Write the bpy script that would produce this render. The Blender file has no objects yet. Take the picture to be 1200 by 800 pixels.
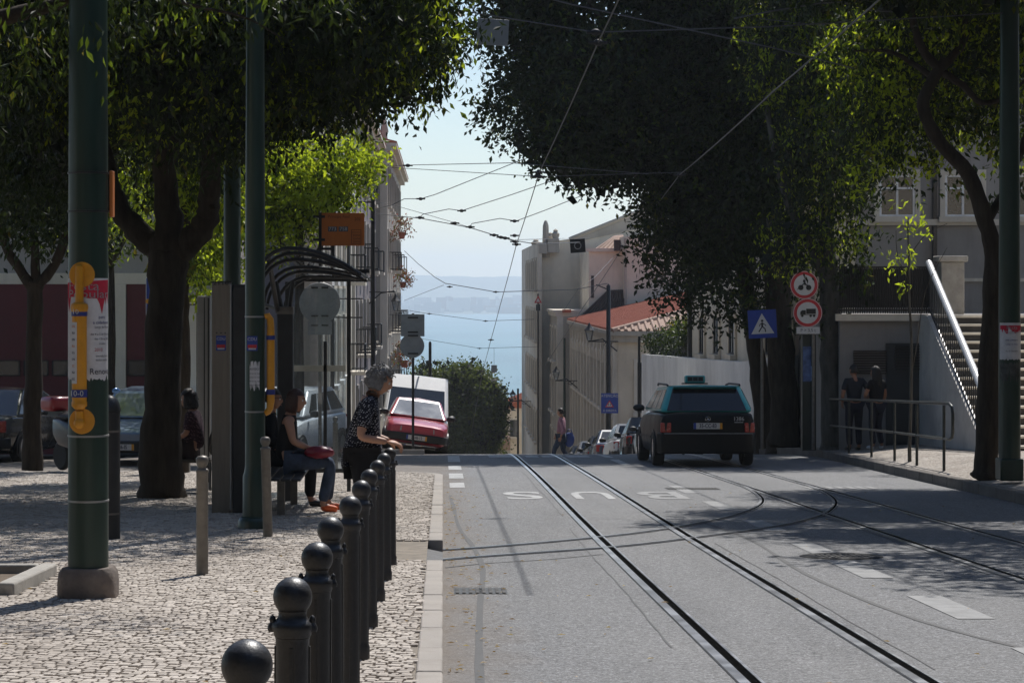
import bpy, bmesh, math, random
import numpy as np
from mathutils import Vector, Matrix, Euler, noise
random.seed(7); np.random.seed(7)
SC = bpy.context.scene
COL = SC.collection
R = math.radians
PI = math.pi
F = 2700.0; VX = 519.0; VY = 338.0; EYE = 1.48

# ---------------------------------------------------------------- ground profile (street falls away, then over a crest)
_ys = np.concatenate([np.arange(-60, 40, 2.0), np.arange(40, 70, 0.5), np.arange(70, 200, 2.0), np.arange(200, 1001, 20.0)])
def _slope(y):
    if y < 47: return .042
    if y < 57: return .042 + (.10 - .042) * (y - 47) / 10
    if y < 115: return .10
    return .13
def gz(y):
    if y <= 47: return -.042 * y
    z = -.042 * 47
    a = min(y, 57) - 47
    z -= .042 * a + .058 * a * a / 20
    if y > 57: z -= .10 * (min(y, 115) - 57)
    if y > 115: z -= .13 * (y - 115)
    return max(z, -76.0)
def at(px, py, Y):
    return Vector(((px - VX) / F * Y, Y, EYE + (VY - py) / F * Y))
def X_(px, Y): return (px - VX) / F * Y
def Z_(py, Y): return EYE + (VY - py) / F * Y

# ---------------------------------------------------------------- object helpers
def tag(o, label=None, cat=None, group=None, kind=None):
    if label: o['label'] = label
    if cat: o['category'] = cat
    if group: o['group'] = group
    if kind: o['kind'] = kind
    return o
def empty(name, loc, label=None, cat=None, group=None, rz=0, rx=0, ry=0):
    o = bpy.data.objects.new(name, None); COL.objects.link(o)
    o.empty_display_size = .2
    o.location = loc; o.rotation_euler = (rx, ry, rz)
    return tag(o, label, cat, group)
def copy_tree(o, parent=None):
    c = o.copy(); COL.objects.link(c)
    if parent: c.parent = parent
    for ch in list(o.children): copy_tree(ch, c)
    return c

class MB:
    """collects faces and links them as one mesh object"""
    def __init__(self): self.v = []; self.f = []; self.m = []; self.s = []
    def add(self, vs, fs, mi=0, smooth=False):
        b = len(self.v); self.v.extend([tuple(p) for p in vs])
        for f in fs:
            self.f.append(tuple(b + i for i in f)); self.m.append(mi); self.s.append(smooth)
    def box(self, c, s, rz=0, mi=0, rx=0, ry=0):
        hx, hy, hz = s[0] / 2, s[1] / 2, s[2] / 2
        M_ = Euler((rx, ry, rz)).to_matrix(); c = Vector(c)
        vs = [c + M_ @ Vector((x, y, z)) for x in (-hx, hx) for y in (-hy, hy) for z in (-hz, hz)]
        self.add(vs, [(0, 1, 3, 2), (4, 6, 7, 5), (0, 4, 5, 1), (2, 3, 7, 6), (0, 2, 6, 4), (1, 5, 7, 3)], mi)
    def bb(self, x0, x1, y0, y1, z0, z1, mi=0):
        self.box(((x0 + x1) / 2, (y0 + y1) / 2, (z0 + z1) / 2), (abs(x1 - x0), abs(y1 - y0), abs(z1 - z0)), 0, mi)
    def tube(self, pts, rad, seg=8, mi=0, caps=True, smooth=True):
        pts = [Vector(p) for p in pts]; n = len(pts)
        if not hasattr(rad, '__len__'): rad = [rad] * n
        rings = []; up = None
        for i, p in enumerate(pts):
            t = (pts[min(i + 1, n - 1)] - pts[max(i - 1, 0)])
            if t.length < 1e-9: t = Vector((0, 0, 1))
            t.normalize()
            if up is None:
                up = Vector((0, 0, 1)) if abs(t.z) < .9 else Vector((0, 1, 0))
            a = t.cross(up)
            if a.length < 1e-6: a = t.cross(Vector((1, 0, 0)))
            a.normalize(); b = a.cross(t).normalized(); up = b
            rings.append([p + (a * math.cos(2 * PI * k / seg) + b * math.sin(2 * PI * k / seg)) * rad[i] for k in range(seg)])
        vs = [q for r in rings for q in r]; fs = []
        for i in range(n - 1):
            for k in range(seg):
                k2 = (k + 1) % seg
                fs.append((i * seg + k, i * seg + k2, (i + 1) * seg + k2, (i + 1) * seg + k))
        self.add(vs, fs, mi, smooth)
        if caps:
            self.add(rings[0], [tuple(range(seg))[::-1]], mi); self.add(rings[-1], [tuple(range(seg))], mi)
    def lathe(self, prof, o=(0, 0, 0), seg=20, mi=0, smooth=True, axis='Z', caps=True):
        vs = []; fs = []; n = len(prof)
        for r, z in prof:
            for k in range(seg):
                a = 2 * PI * k / seg
                p = (r * math.cos(a), r * math.sin(a), z)
                if axis == 'X': p = (z, p[0], p[1])
                if axis == 'Y': p = (p[0], z, p[1])
                vs.append((o[0] + p[0], o[1] + p[1], o[2] + p[2]))
        for i in range(n - 1):
            for k in range(seg):
                k2 = (k + 1) % seg
                fs.append((i * seg + k, i * seg + k2, (i + 1) * seg + k2, (i + 1) * seg + k))
        if caps and prof[0][0] > 1e-5: fs.append(tuple(range(seg))[::-1])
        if caps and prof[-1][0] > 1e-5: fs.append(tuple((n - 1) * seg + k for k in range(seg)))
        self.add(vs, fs, mi, smooth)
    def ball(self, c, r, seg=16, rings=10, mi=0, sc=(1, 1, 1), jit=0, rot=None):
        vs = []; fs = []
        for i in range(rings + 1):
            th = PI * i / rings
            for k in range(seg):
                ph = 2 * PI * k / seg
                d = Vector((math.sin(th) * math.cos(ph), math.sin(th) * math.sin(ph), math.cos(th)))
                q = 1 + (jit * noise.noise(d * 3 + Vector(c) * 7) if jit else 0)
                p = Vector((d.x * sc[0], d.y * sc[1], d.z * sc[2])) * r * q
                if rot: p = rot @ p
                vs.append(Vector(c) + p)
        for i in range(rings):
            for k in range(seg):
                k2 = (k + 1) % seg
                fs.append((i * seg + k, (i + 1) * seg + k, (i + 1) * seg + k2, i * seg + k2))
        self.add(vs, fs, mi, True)
    def prism(self, poly, d, mi=0):
        """poly: list of 3D points (planar), extruded along vector d"""
        n = len(poly); d = Vector(d)
        a = [Vector(p) for p in poly]; b = [p + d for p in a]
        fs = [tuple(range(n)), tuple(range(2 * n - 1, n - 1, -1))]
        for i in range(n):
            j = (i + 1) % n
            fs.append((i, n + i, n + j, j))
        self.add(a + b, fs, mi)
    def quad(self, a, b, c, d, mi=0): self.add([a, b, c, d], [(0, 1, 2, 3)], mi)
    def build(self, name, mats, parent=None, world=True, bevel=0, origin=None, seg=2, fixn=True, subsurf=0):
        me = bpy.data.meshes.new(name)
        vs = self.v
        o = bpy.data.objects.new(name, me); COL.objects.link(o)
        off = None
        if parent is not None:
            o.parent = parent
            if world:
                off = Vector((0, 0, 0)); q = parent
                while q is not None: off = off + Vector(q.location); q = q.parent
        elif world and vs:
            if origin is None:
                a = np.array(vs); origin = ((a[:, 0].min() + a[:, 0].max()) / 2, (a[:, 1].min() + a[:, 1].max()) / 2, a[:, 2].min())
            off = Vector(origin); o.location = off
        if off is not None: vs = [(p[0] - off[0], p[1] - off[1], p[2] - off[2]) for p in vs]
        me.from_pydata(vs, [], self.f)
        if not isinstance(mats, (list, tuple)): mats = [mats]
        for m_ in mats: me.materials.append(m_)
        me.polygons.foreach_set('material_index', self.m)
        me.polygons.foreach_set('use_smooth', self.s)
        if fixn:
            bm = bmesh.new(); bm.from_mesh(me)
            bmesh.ops.recalc_face_normals(bm, faces=bm.faces); bm.to_mesh(me); bm.free()
        try: me.set_sharp_from_angle(angle=R(42))
        except Exception: pass
        me.update()
        if bevel:
            b = o.modifiers.new('bevel', 'BEVEL'); b.width = bevel; b.segments = seg; b.limit_method = 'ANGLE'; b.angle_limit = R(40)
        if subsurf:
            b = o.modifiers.new('sub', 'SUBSURF'); b.levels = subsurf; b.render_levels = subsurf
        return o

def raw_mesh(name, verts, faces_n, mats, mi=None, parent=None, loc=None, smooth=False):
    """verts (N,3) array, faces (M,k) int array, fast"""
    verts = np.asarray(verts, dtype=np.float32); faces_n = np.asarray(faces_n, dtype=np.int32)
    M_, k = faces_n.shape
    me = bpy.data.meshes.new(name)
    me.vertices.add(len(verts)); me.vertices.foreach_set('co', verts.ravel())
    me.loops.add(M_ * k); me.loops.foreach_set('vertex_index', faces_n.ravel())
    me.polygons.add(M_); me.polygons.foreach_set('loop_start', np.arange(0, M_ * k, k, dtype=np.int32))
    me.polygons.foreach_set('loop_total', np.full(M_, k, dtype=np.int32))
    if not isinstance(mats, (list, tuple)): mats = [mats]
    for m_ in mats: me.materials.append(m_)
    if mi is not None: me.polygons.foreach_set('material_index', np.asarray(mi, dtype=np.int32))
    me.polygons.foreach_set('use_smooth', np.full(M_, smooth))
    me.update(calc_edges=True); me.validate()
    o = bpy.data.objects.new(name, me); COL.objects.link(o)
    if parent: o.parent = parent
    if loc is not None: o.location = loc
    return o

def lettering(body, size, mtx, mat, parent, name='lettering', align='CENTER', depth=.002, sx=1.0, bold=0.0):
    """raised letters; mtx places the text plane (x right, y up) in the parent's space"""
    cu = bpy.data.curves.new('txt', 'FONT'); cu.body = body; cu.size = size; cu.align_x = align; cu.align_y = 'CENTER'
    cu.extrude = depth / 2; cu.offset = bold; cu.resolution_u = 3
    tmp = bpy.data.objects.new('txt', cu); COL.objects.link(tmp)
    dg = bpy.context.evaluated_depsgraph_get()
    me = bpy.data.meshes.new_from_object(tmp.evaluated_get(dg)); me.name = name
    bpy.data.objects.remove(tmp); bpy.data.curves.remove(cu)
    me.transform(Matrix.Diagonal((sx, 1, 1, 1))); me.transform(mtx)
    me.materials.clear(); me.materials.append(mat)
    o = bpy.data.objects.new(name, me); COL.objects.link(o)
    if parent: o.parent = parent
    return o
def facing(loc, ang=0):
    """text plane facing -Y (towards the camera), rotated ang about Z"""
    return Matrix.Translation(loc) @ Matrix.Rotation(ang, 4, 'Z') @ Matrix.Rotation(R(90), 4, 'X')

# ---------------------------------------------------------------- materials
def new_mat(name):
    m = bpy.data.materials.new(name); m.use_nodes = True
    nt = m.node_tree; nt.nodes.clear()
    return m, nt
def nd(nt, typ, **kw):
    n = nt.nodes.new(typ)
    for k, v in kw.items():
        if k in n.inputs: n.inputs[k].default_value = v
        else: setattr(n, k, v)
    return n
def rgba(c): return (c[0], c[1], c[2], 1)
def srgb(r, g, b):
    f = lambda u: (u / 255 / 12.92) if u < 10.3 else ((u / 255 + .055) / 1.055) ** 2.4
    return (f(r), f(g), f(b))
def mixc(nt, fac, a, b, blend='MIX'):
    n = nt.nodes.new('ShaderNodeMix'); n.data_type = 'RGBA'; n.blend_type = blend
    for sock, v in ((n.inputs[0], fac), (n.inputs[6], a), (n.inputs[7], b)):
        if isinstance(v, bpy.types.NodeSocket): nt.links.new(v, sock)
        elif isinstance(v, (int, float)): sock.default_value = v
        else: sock.default_value = rgba(v)
    return n.outputs[2]
def ramp(nt, fac, stops):
    n = nt.nodes.new('ShaderNodeValToRGB'); nt.links.new(fac, n.inputs[0])
    cr = n.color_ramp
    while len(cr.elements) < len(stops): cr.elements.new(.5)
    for e, (p, c) in zip(cr.elements, stops):
        e.position = p; e.color = rgba(c) if hasattr(c, '__len__') else (c, c, c, 1)
    return n.outputs[0]
def noise_tex(nt, scale, detail=4, rough=.55, vec=None, dist=0):
    n = nd(nt, 'ShaderNodeTexNoise', Scale=scale, Detail=detail, Roughness=rough, Distortion=dist)
    if vec is not None: nt.links.new(vec, n.inputs['Vector'])
    return n
def finish(nt, col, rough=.6, metal=0, bump=None, bstr=.3, bdist=.02, spec=.5, coat=0, emit=None):
    out = nd(nt, 'ShaderNodeOutputMaterial'); p = nd(nt, 'ShaderNodeBsdfPrincipled')
    def put(name, v):
        s = p.inputs[name]
        if isinstance(v, bpy.types.NodeSocket): nt.links.new(v, s)
        elif hasattr(v, '__len__'): s.default_value = rgba(v)
        else: s.default_value = v
    put('Base Color', col); put('Roughness', rough); put('Metallic', metal); put('Specular IOR Level', spec)
    if coat: put('Coat Weight', coat); p.inputs['Coat Roughness'].default_value = .06
    if bump is not None:
        b = nd(nt, 'ShaderNodeBump', Strength=bstr, Distance=bdist)
        nt.links.new(bump, b.inputs['Height']); nt.links.new(b.outputs[0], p.inputs['Normal'])
    nt.links.new(p.outputs[0], out.inputs[0])
    return p
_mc = {}
def M(name, col, rough=.6, metal=0, var=.18, vs=3.0, bump=0, bs=40, spec=.5, coat=0, dirt=0, dcol=(.05, .045, .04), stretch=None):
    """everyday surface: base colour with soft tonal variation, some dirt and fine bump, in object space"""
    if name in _mc: return _mc[name]
    m, nt = new_mat(name)
    tc = nd(nt, 'ShaderNodeTexCoord'); vec = tc.outputs['Object']
    if stretch:
        mp = nd(nt, 'ShaderNodeMapping'); mp.inputs['Scale'].default_value = stretch
        nt.links.new(vec, mp.inputs[0]); vec = mp.outputs[0]
    n1 = noise_tex(nt, vs, 5, .6, vec)
    f = ramp(nt, n1.outputs[0], [(.3, 0), (.7, 1)])
    lo = tuple(c * (1 - var) for c in col); hi = tuple(min(1, c * (1 + var)) for c in col)
    c = mixc(nt, f, lo, hi)
    if dirt:
        n2 = noise_tex(nt, vs * 2.7, 8, .7, vec)
        d = ramp(nt, n2.outputs[0], [(.52, 0), (.75, dirt)])
        c = mixc(nt, d, c, dcol)
    rr = ramp(nt, n1.outputs[0], [(.2, max(0, rough - .08)), (.8, min(1, rough + .08))])
    b = None
    if bump:
        b = noise_tex(nt, bs, 4, .6, vec).outputs[0]
    finish(nt, c, rr, metal, b, bump, .01, spec, coat)
    _mc[name] = m
    return m
def glass_mat(name, tint=(.8, .85, .88), amt=.8, rough=.03):
    m, nt = new_mat(name)
    out = nd(nt, 'ShaderNodeOutputMaterial')
    t = nd(nt, 'ShaderNodeBsdfTransparent', Color=rgba(tint)); g = nd(nt, 'ShaderNodeBsdfGlossy', Color=(.8, .82, .85, 1), Roughness=rough)
    d = nd(nt, 'ShaderNodeBsdfDiffuse', Color=(.5, .5, .48, 1))
    tc = nd(nt, 'ShaderNodeTexCoord'); n = noise_tex(nt, 3, 6, .7, tc.outputs['Object'])
    a = nd(nt, 'ShaderNodeMixShader'); a.inputs[0].default_value = .07; nt.links.new(t.outputs[0], a.inputs[1]); nt.links.new(g.outputs[0], a.inputs[2])
    b = nd(nt, 'ShaderNodeMixShader'); nt.links.new(ramp(nt, n.outputs[0], [(.4, (1 - amt) * .3), (.8, 1 - amt)]), b.inputs[0])
    nt.links.new(a.outputs[0], b.inputs[1]); nt.links.new(d.outputs[0], b.inputs[2]); nt.links.new(b.outputs[0], out.inputs[0])
    return m
def leaf_mat(name, cols, trans=.45):
    m, nt = new_mat(name)
    out = nd(nt, 'ShaderNodeOutputMaterial'); geo = nd(nt, 'ShaderNodeNewGeometry')
    c = ramp(nt, geo.outputs['Random Per Island'], [(i / (len(cols) - 1), k) for i, k in enumerate(cols)])
    d = nd(nt, 'ShaderNodeBsdfPrincipled', Roughness=.5); d.inputs['Specular IOR Level'].default_value = .3
    nt.links.new(c, d.inputs['Base Color'])
    t = nd(nt, 'ShaderNodeBsdfTranslucent')
    tcol = mixc(nt, 1.0, c, (2.6, 2.3, .9), 'MULTIPLY'); nt.links.new(tcol, t.inputs[0])
    x = nd(nt, 'ShaderNodeMixShader', Fac=trans)
    nt.links.new(d.outputs[0], x.inputs[1]); nt.links.new(t.outputs[0], x.inputs[2]); nt.links.new(x.outputs[0], out.inputs[0])
    return m

# surfaces used all over
IRON = M('cast_iron', (.022, .022, .024), .42, 0, .25, 20, .15, 120, .6, dirt=.35, dcol=(.09, .08, .07))
GREEN = M('green_pole_paint', (.011, .034, .024), .36, 0, .25, 6, .08, 60, .5, dirt=.3, dcol=(.05, .05, .045), stretch=(1, 1, .25))
STEEL = M('steel', (.3, .3, .3), .45, .6, .15, 8, .05, 90)
DARKSTEEL = M('dark_steel', (.03, .031, .033), .4, .2, .2, 8, .08, 90)
GREYPAINT = M('grey_post_paint', (.17, .155, .135), .5, .3, .25, 12, .1, 80, dirt=.4, dcol=(.08, .06, .045))
WHITEPAINT = M('white_paint', (.72, .72, .7), .5, 0, .08, 6, dirt=.2, dcol=(.35, .33, .3))
BLACK = M('black_plastic', (.012, .012, .013), .5, 0, .2, 10)
RUBBER = M('rubber', (.013, .013, .013), .8, 0, .2, 20, .2, 100)
YELLOW = M('yellow_plastic', (.62, .27, .012), .4, 0, .12, 8, dirt=.25, dcol=(.25, .13, .03))
ORANGE = M('orange_sign', (.5, .15, .025), .5, 0, .12, 4, dirt=.2, dcol=(.15, .05, .02))
BLUE = M('blue_band', (.02, .035, .2), .5, 0, .15, 10)
SIGNBLUE = M('sign_blue', (.015, .045, .26), .45, 0, .12, 6)
RED = M('sign_red', (.42, .02, .03), .45, 0, .12, 6)
PAPER = M('paper', (.6, .59, .6), .8, 0, .1, 9, .1, 30, dirt=.25, dcol=(.35, .34, .33))
INK = M('ink', (.03, .035, .06), .8, 0, .1, 9)
REDINK = M('red_ink', (.5, .02, .05), .8, 0, .15, 12)
GREYSIGN = M('sign_back_grey', (.3, .31, .31), .5, .2, .12, 5, dirt=.3, dcol=(.18, .17, .15))
STONE = M('pale_stone', (.33, .31, .28), .85, 0, .2, 4, .35, 50, dirt=.4, dcol=(.13, .12, .1))
ROUGHSTONE = M('rough_stone', (.16, .13, .11), .9, 0, .35, 7, .8, 24, dirt=.5, dcol=(.05, .045, .04))
BARK = M('bark', (.045, .036, .027), .95, 0, .45, 5, 1.0, 22, .2, stretch=(2.2, 2.2, .5))
BARKGREY = M('grey_bark', (.085, .08, .07), .95, 0, .4, 5, .8, 18, .2, stretch=(2, 2, .6))
GLASSDARK = M('dark_window_glass', (.02, .025, .03), .08, 0, .3, 1.5, spec=.8)
GLASS = glass_mat('clear_glass')
CARGLASS = M('car_glass', (.012, .016, .02), .05, 0, .3, 1.5, spec=.9)
CARGLASSLIGHT = M('car_windscreen_glass', (.10, .12, .14), .07, 0, .3, 1.5, spec=1.0, coat=.6)
CHROME = M('chrome', (.6, .6, .62), .2, 1, .05, 5)
TAIL = M('tail_light', (.3, .012, .012), .25, 0, .15, 20, spec=.6)
HEADL = M('headlamp_glass', (.45, .46, .46), .15, .3, .2, 14, spec=.7)
SIGNWHITE = M('sign_white', (.5, .5, .5), .5, 0, .06, 8, dirt=.15, dcol=(.4, .38, .35))
# ================================================================ SETTING
def asphalt():
    m, nt = new_mat('worn_asphalt')
    tc = nd(nt, 'ShaderNodeTexCoord'); vec = tc.outputs['Object']
    sep = nd(nt, 'ShaderNodeSeparateXYZ'); nt.links.new(vec, sep.inputs[0])
    fine = noise_tex(nt, 95, 3, .7, vec); mid = noise_tex(nt, 1.1, 7, .6, vec); big = noise_tex(nt, .22, 3, .5, vec)
    vor = nd(nt, 'ShaderNodeTexVoronoi', Scale=130.0); nt.links.new(vec, vor.inputs['Vector'])
    mp = nd(nt, 'ShaderNodeMapping'); mp.inputs['Scale'].default_value = (2.2, .12, 1); nt.links.new(vec, mp.inputs[0])
    streak = noise_tex(nt, 1.0, 6, .6, mp.outputs[0])
    c = mixc(nt, ramp(nt, mid.outputs[0], [(.3, 0), (.72, 1)]), (.112, .113, .117), (.166, .167, .172))
    c = mixc(nt, ramp(nt, big.outputs[0], [(.35, 0), (.65, .55)]), c, (.158, .156, .155))
    c = mixc(nt, ramp(nt, streak.outputs[0], [(.45, 0), (.75, .6)]), c, (.092, .093, .095))
    sp = ramp(nt, vor.outputs['Color'], [(0, .35), (.5, .9), (1, 1.7)])
    mu = nd(nt, 'ShaderNodeMix'); mu.data_type = 'RGBA'; mu.blend_type = 'MULTIPLY'; mu.inputs[0].default_value = .75
    nt.links.new(c, mu.inputs[6]); nt.links.new(sp, mu.inputs[7]); c = mu.outputs[2]
    gr_ = noise_tex(nt, 26, 2, .8, vec); c = mixc(nt, .8, c, ramp(nt, gr_.outputs[0], [(.3, .45), (.5, 1.0), (.7, 1.5)]), 'MULTIPLY'); gs_ = noise_tex(nt, 55, 1, .9, vec); c = mixc(nt, .7, c, ramp(nt, gs_.outputs[0], [(.32, .4), (.5, 1.0), (.68, 1.6)]), 'MULTIPLY')
    # dusty brown gutter along the kerb (x = 0 .. .5)
    wob = nd(nt, 'ShaderNodeMath', operation='MULTIPLY_ADD'); nt.links.new(mid.outputs[0], wob.inputs[0]); wob.inputs[1].default_value = -.75; nt.links.new(sep.outputs[0], wob.inputs[2])
    gut = nd(nt, 'ShaderNodeMapRange'); nt.links.new(wob.outputs[0], gut.inputs[0])
    gut.inputs[1].default_value = -.40; gut.inputs[2].default_value = .12; gut.inputs[3].default_value = .62; gut.inputs[4].default_value = 0
    c = mixc(nt, gut.outputs[0], c, (.125, .092, .062))
    # tar seams and small cracks
    cr = nd(nt, 'ShaderNodeTexVoronoi', Scale=.42); cr.feature = 'DISTANCE_TO_EDGE'
    dm = noise_tex(nt, 1.7, 5, .6, vec)
    va = nd(nt, 'ShaderNodeVectorMath', operation='MULTIPLY_ADD'); nt.links.new(dm.outputs['Color'], va.inputs[0]); va.inputs[1].default_value = (.5, .5, 0); nt.links.new(vec, va.inputs[2])
    nt.links.new(va.outputs[0], cr.inputs['Vector'])
    c = mixc(nt, ramp(nt, cr.outputs['Distance'], [(0, .22), (.005, .1), (.01, 0)]), c, (.05, .05, .05))
    h = nd(nt, 'ShaderNodeMath', operation='ADD'); nt.links.new(fine.outputs[0], h.inputs[0]); nt.links.new(vor.outputs['Distance'], h.inputs[1])
    finish(nt, c, ramp(nt, mid.outputs[0], [(.3, .62), (.7, .8)]), 0, h.outputs[0], .55, .006, .42)
    return m
ASPHALT = asphalt()
DARKLINE = M('dark_line', (.055, .055, .056), .7, 0, .3, 3, .4, 90)
SEAM = M('asphalt_patch', (.132, .132, .134), .8, 0, .3, 9, .5, 110, dirt=.35, dcol=(.075, .075, .075), spec=.35)
EARTH = M('earth', (.13, .095, .065), .95, 0, .3, 2, .6, 30, dirt=.4, dcol=(.05, .04, .03))

def worn_paint():
    m, nt = new_mat('worn_road_paint')
    tc = nd(nt, 'ShaderNodeTexCoord'); vec = tc.outputs['Object']
    n = noise_tex(nt, 6, 8, .75, vec); f = noise_tex(nt, 70, 3, .7, vec)
    ad = nd(nt, 'ShaderNodeMath', operation='MULTIPLY_ADD'); nt.links.new(f.outputs[0], ad.inputs[0]); ad.inputs[1].default_value = .5; nt.links.new(n.outputs[0], ad.inputs[2])
    c = mixc(nt, ramp(nt, ad.outputs[0], [(.62, 0), (.95, 1)]), (.43, .43, .425), (.18, .18, .178))
    finish(nt, c, .7, 0, f.outputs[0], .5, .005)
    return m
PAINT = worn_paint()
def faint_paint():
    m, nt = new_mat('faded_road_paint')
    tc = nd(nt, 'ShaderNodeTexCoord'); vec = tc.outputs['Object']
    n = noise_tex(nt, 5, 8, .75, vec); f = noise_tex(nt, 80, 3, .7, vec)
    c = mixc(nt, ramp(nt, n.outputs[0], [(.35, 0), (.65, 1)]), (.27, .27, .268), (.175, .175, .175))
    finish(nt, c, .7, 0, f.outputs[0], .5, .005)
    return m
FAINT = faint_paint()

# ---- terrain: one sheet, down the hill to below the river
def sheet(name, rows, mat, kind='structure', dz=0, zfun=None):
    """rows: list of (Y, [x...]) with equal counts"""
    k = len(rows[0][1]); vs = []; fs = []
    for y, xs in rows:
        for x in xs: vs.append((x, y, (zfun(x, y) if zfun else gz(y)) + dz))
    for i in range(len(rows) - 1):
        for j in range(k - 1):
            fs.append((i * k + j, i * k + j + 1, (i + 1) * k + j + 1, (i + 1) * k + j))
    o = raw_mesh(name, vs, fs, mat)
    return tag(o, kind=kind)
sheet('ground', [(y, [-220, -60, -20, 0, 20, 60, 220]) for y in _ys], EARTH, dz=-.05)

KERB_R = [(-60, 7.0), (8, 7.1), (28, 7.2), (38, 7.45), (47, 7.75), (54, 7.6), (60, 7.0), (66, 6.75), (400, 6.75)]
def kr(y):
    for (a, xa), (b, xb) in zip(KERB_R, KERB_R[1:]):
        if y <= b: return xa + (xb - xa) * (y - a) / (b - a)
    return 6.75
yr = [y for y in _ys if y <= 200]
rows = []
SIDE0, SIDE1 = 36.6, 50.8
for y in yr: rows.append((y, [0 if y < 49 else (-2.3 if y > 51 else 0)] + list(np.linspace(0.4, 1, 5) * (kr(y) + .05))))
main = sheet('road', [(y, [-.02, .5, 2, 4, 6, kr(y) + .05]) for y in yr], ASPHALT)
sheet('side_street', [(y, [-60, -30, -10, -3, -.02]) for y in np.arange(35.0, 52.6, .5)], ASPHALT)
sheet('downhill_lane', [(y, [-3.4, -1, -.02]) for y in _ys if 52 <= y <= 200], ASPHALT, dz=.0)

# ---- left pavement: base block, kerb, and real cobbles
CORN = 1.3
def left_edge(y):
    """outer edge (x) of the left pavement with its rounded corner"""
    if y < 36.6 - CORN: return 0.0
    d = y - (36.6 - CORN)
    return -CORN + math.sqrt(max(0, CORN * CORN - d * d))
PAVE_B = M('cobble_joint_sand', (.21, .18, .145), .95, 0, .3, 6, .5, 60)
rows = []
for y in list(np.arange(-20, 35.3, .75)) + list(np.linspace(35.3, 36.6, 9)):
    e = left_edge(y) - .13
    rows.append((y, [-60, -12, -6, -3, -1.5, min(e, -.13)]))
sheet('pavement_bed', rows, PAVE_B, dz=.105)

def cobble_mat(name, cols):
    m, nt = new_mat(name)
    tc = nd(nt, 'ShaderNodeTexCoord'); vec = tc.outputs['Object']; geo = nd(nt, 'ShaderNodeNewGeometry')
    c = ramp(nt, geo.outputs['Random Per Island'], [(i / (len(cols) - 1), k) for i, k in enumerate(cols)])
    n = noise_tex(nt, .7, 6, .65, vec); f = noise_tex(nt, 60, 4, .7, vec)
    c = mixc(nt, ramp(nt, n.outputs[0], [(.42, 0), (.72, .6)]), c, (.25, .21, .175))
    c = mixc(nt, ramp(nt, f.outputs[0], [(.5, 0), (.8, .45)]), c, (.2, .18, .15))
    finish(nt, c, .75, 0, f.outputs[0], .5, .004, .35)
    return m
COBBLE = cobble_mat('limestone_cobbles', [(.34, .295, .25), (.47, .42, .365), (.56, .5, .44), (.42, .37, .32), (.6, .54, .475)])

def cobbles(name, inside, x0, x1, y0, y1, ang, size, ztop, seed, kind='structure', holes=()):
    rng = np.random.default_rng(seed); ca, sa = math.cos(ang), math.sin(ang)
    cx, cy = (x0 + x1) / 2, (y0 + y1) / 2; rad = math.hypot(x1 - x0, y1 - y0) / 2 + .3
    V = []; Fs = []; n = 0
    v = -rad
    while v < rad:
        sv = size * rng.uniform(.85, 1.15); u = -rad + rng.uniform(0, size)
        while u < rad:
            su = size * rng.uniform(.75, 1.3)
            wv = v + .05 * math.sin(u * .9 + 1.3 * math.sin(v * .23)) + .02 * math.sin(u * 3.1)
            px = cx + (u + su / 2) * ca - (wv + sv / 2) * sa; py = cy + (u + su / 2) * sa + (wv + sv / 2) * ca
            if x0 < px < x1 and y0 < py < y1 and inside(px, py):
                h = rng.normal(0, .0022); tx, ty = rng.normal(0, .02, 2); g = .0045 * rng.uniform(.5, 1.9); ins = .004
                z = gz(py) + ztop + h
                hu, hv = su / 2 - g, sv / 2 - g
                for (k, zz) in ((0, -.025), (0, -.003), (ins, 0)):
                    for (a, b) in ((-1, -1), (1, -1), (1, 1), (-1, 1)):
                        du = a * (hu - k) * rng.uniform(.9, 1.0); dv = b * (hv - k) * rng.uniform(.9, 1.0)
                        dx = du * ca - dv * sa; dy = du * sa + dv * ca
                        V.append((px + dx, py + dy, z + zz + (dx * tx + dy * ty if zz > -.02 else 0) - .042 * dy))
                b0 = n * 12
                for r_ in (0, 4):
                    for q in range(4):
                        q2 = (q + 1) % 4
                        Fs.append((b0 + r_ + q, b0 + r_ + q2, b0 + r_ + 4 + q2, b0 + r_ + 4 + q))
                Fs.append((b0 + 8, b0 + 9, b0 + 10, b0 + 11)); n += 1
            u += su
        v += sv
    o = raw_mesh(name, V, Fs, COBBLE)
    return tag(o, kind=kind)
PIT = (-6.2, -2.78, 14.95, 16.6)    # planting bed beside the big pole
def in_left(x, y):
    if x > left_edge(y) - .14: return False
    if PIT[0] - .2 < x < PIT[1] + .02 and PIT[2] - .02 < y < PIT[3] + .02: return False
    if -1.9 < x and 18.0 < y < 20.3 and x > -.9 + .1 * math.sin(y * 5): return False
    px = VX + F * x / y
    return px > -70
cobbles('cobbled_pavement', in_left, -7.6, -.13, 9.2, 36.6, R(-9), .06, .12, 3)
# patched trench across the pavement
rows = [(y, [-1.0 + .08 * math.sin(y * 6), -.5, .0]) for y in np.linspace(18.05, 20.25, 12)]
sheet('trench_patch', rows, SEAM, zfun=lambda x, y: gz(y) + .122 - .105 * max(0, min(1, (x + .45) / .42)))
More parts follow.
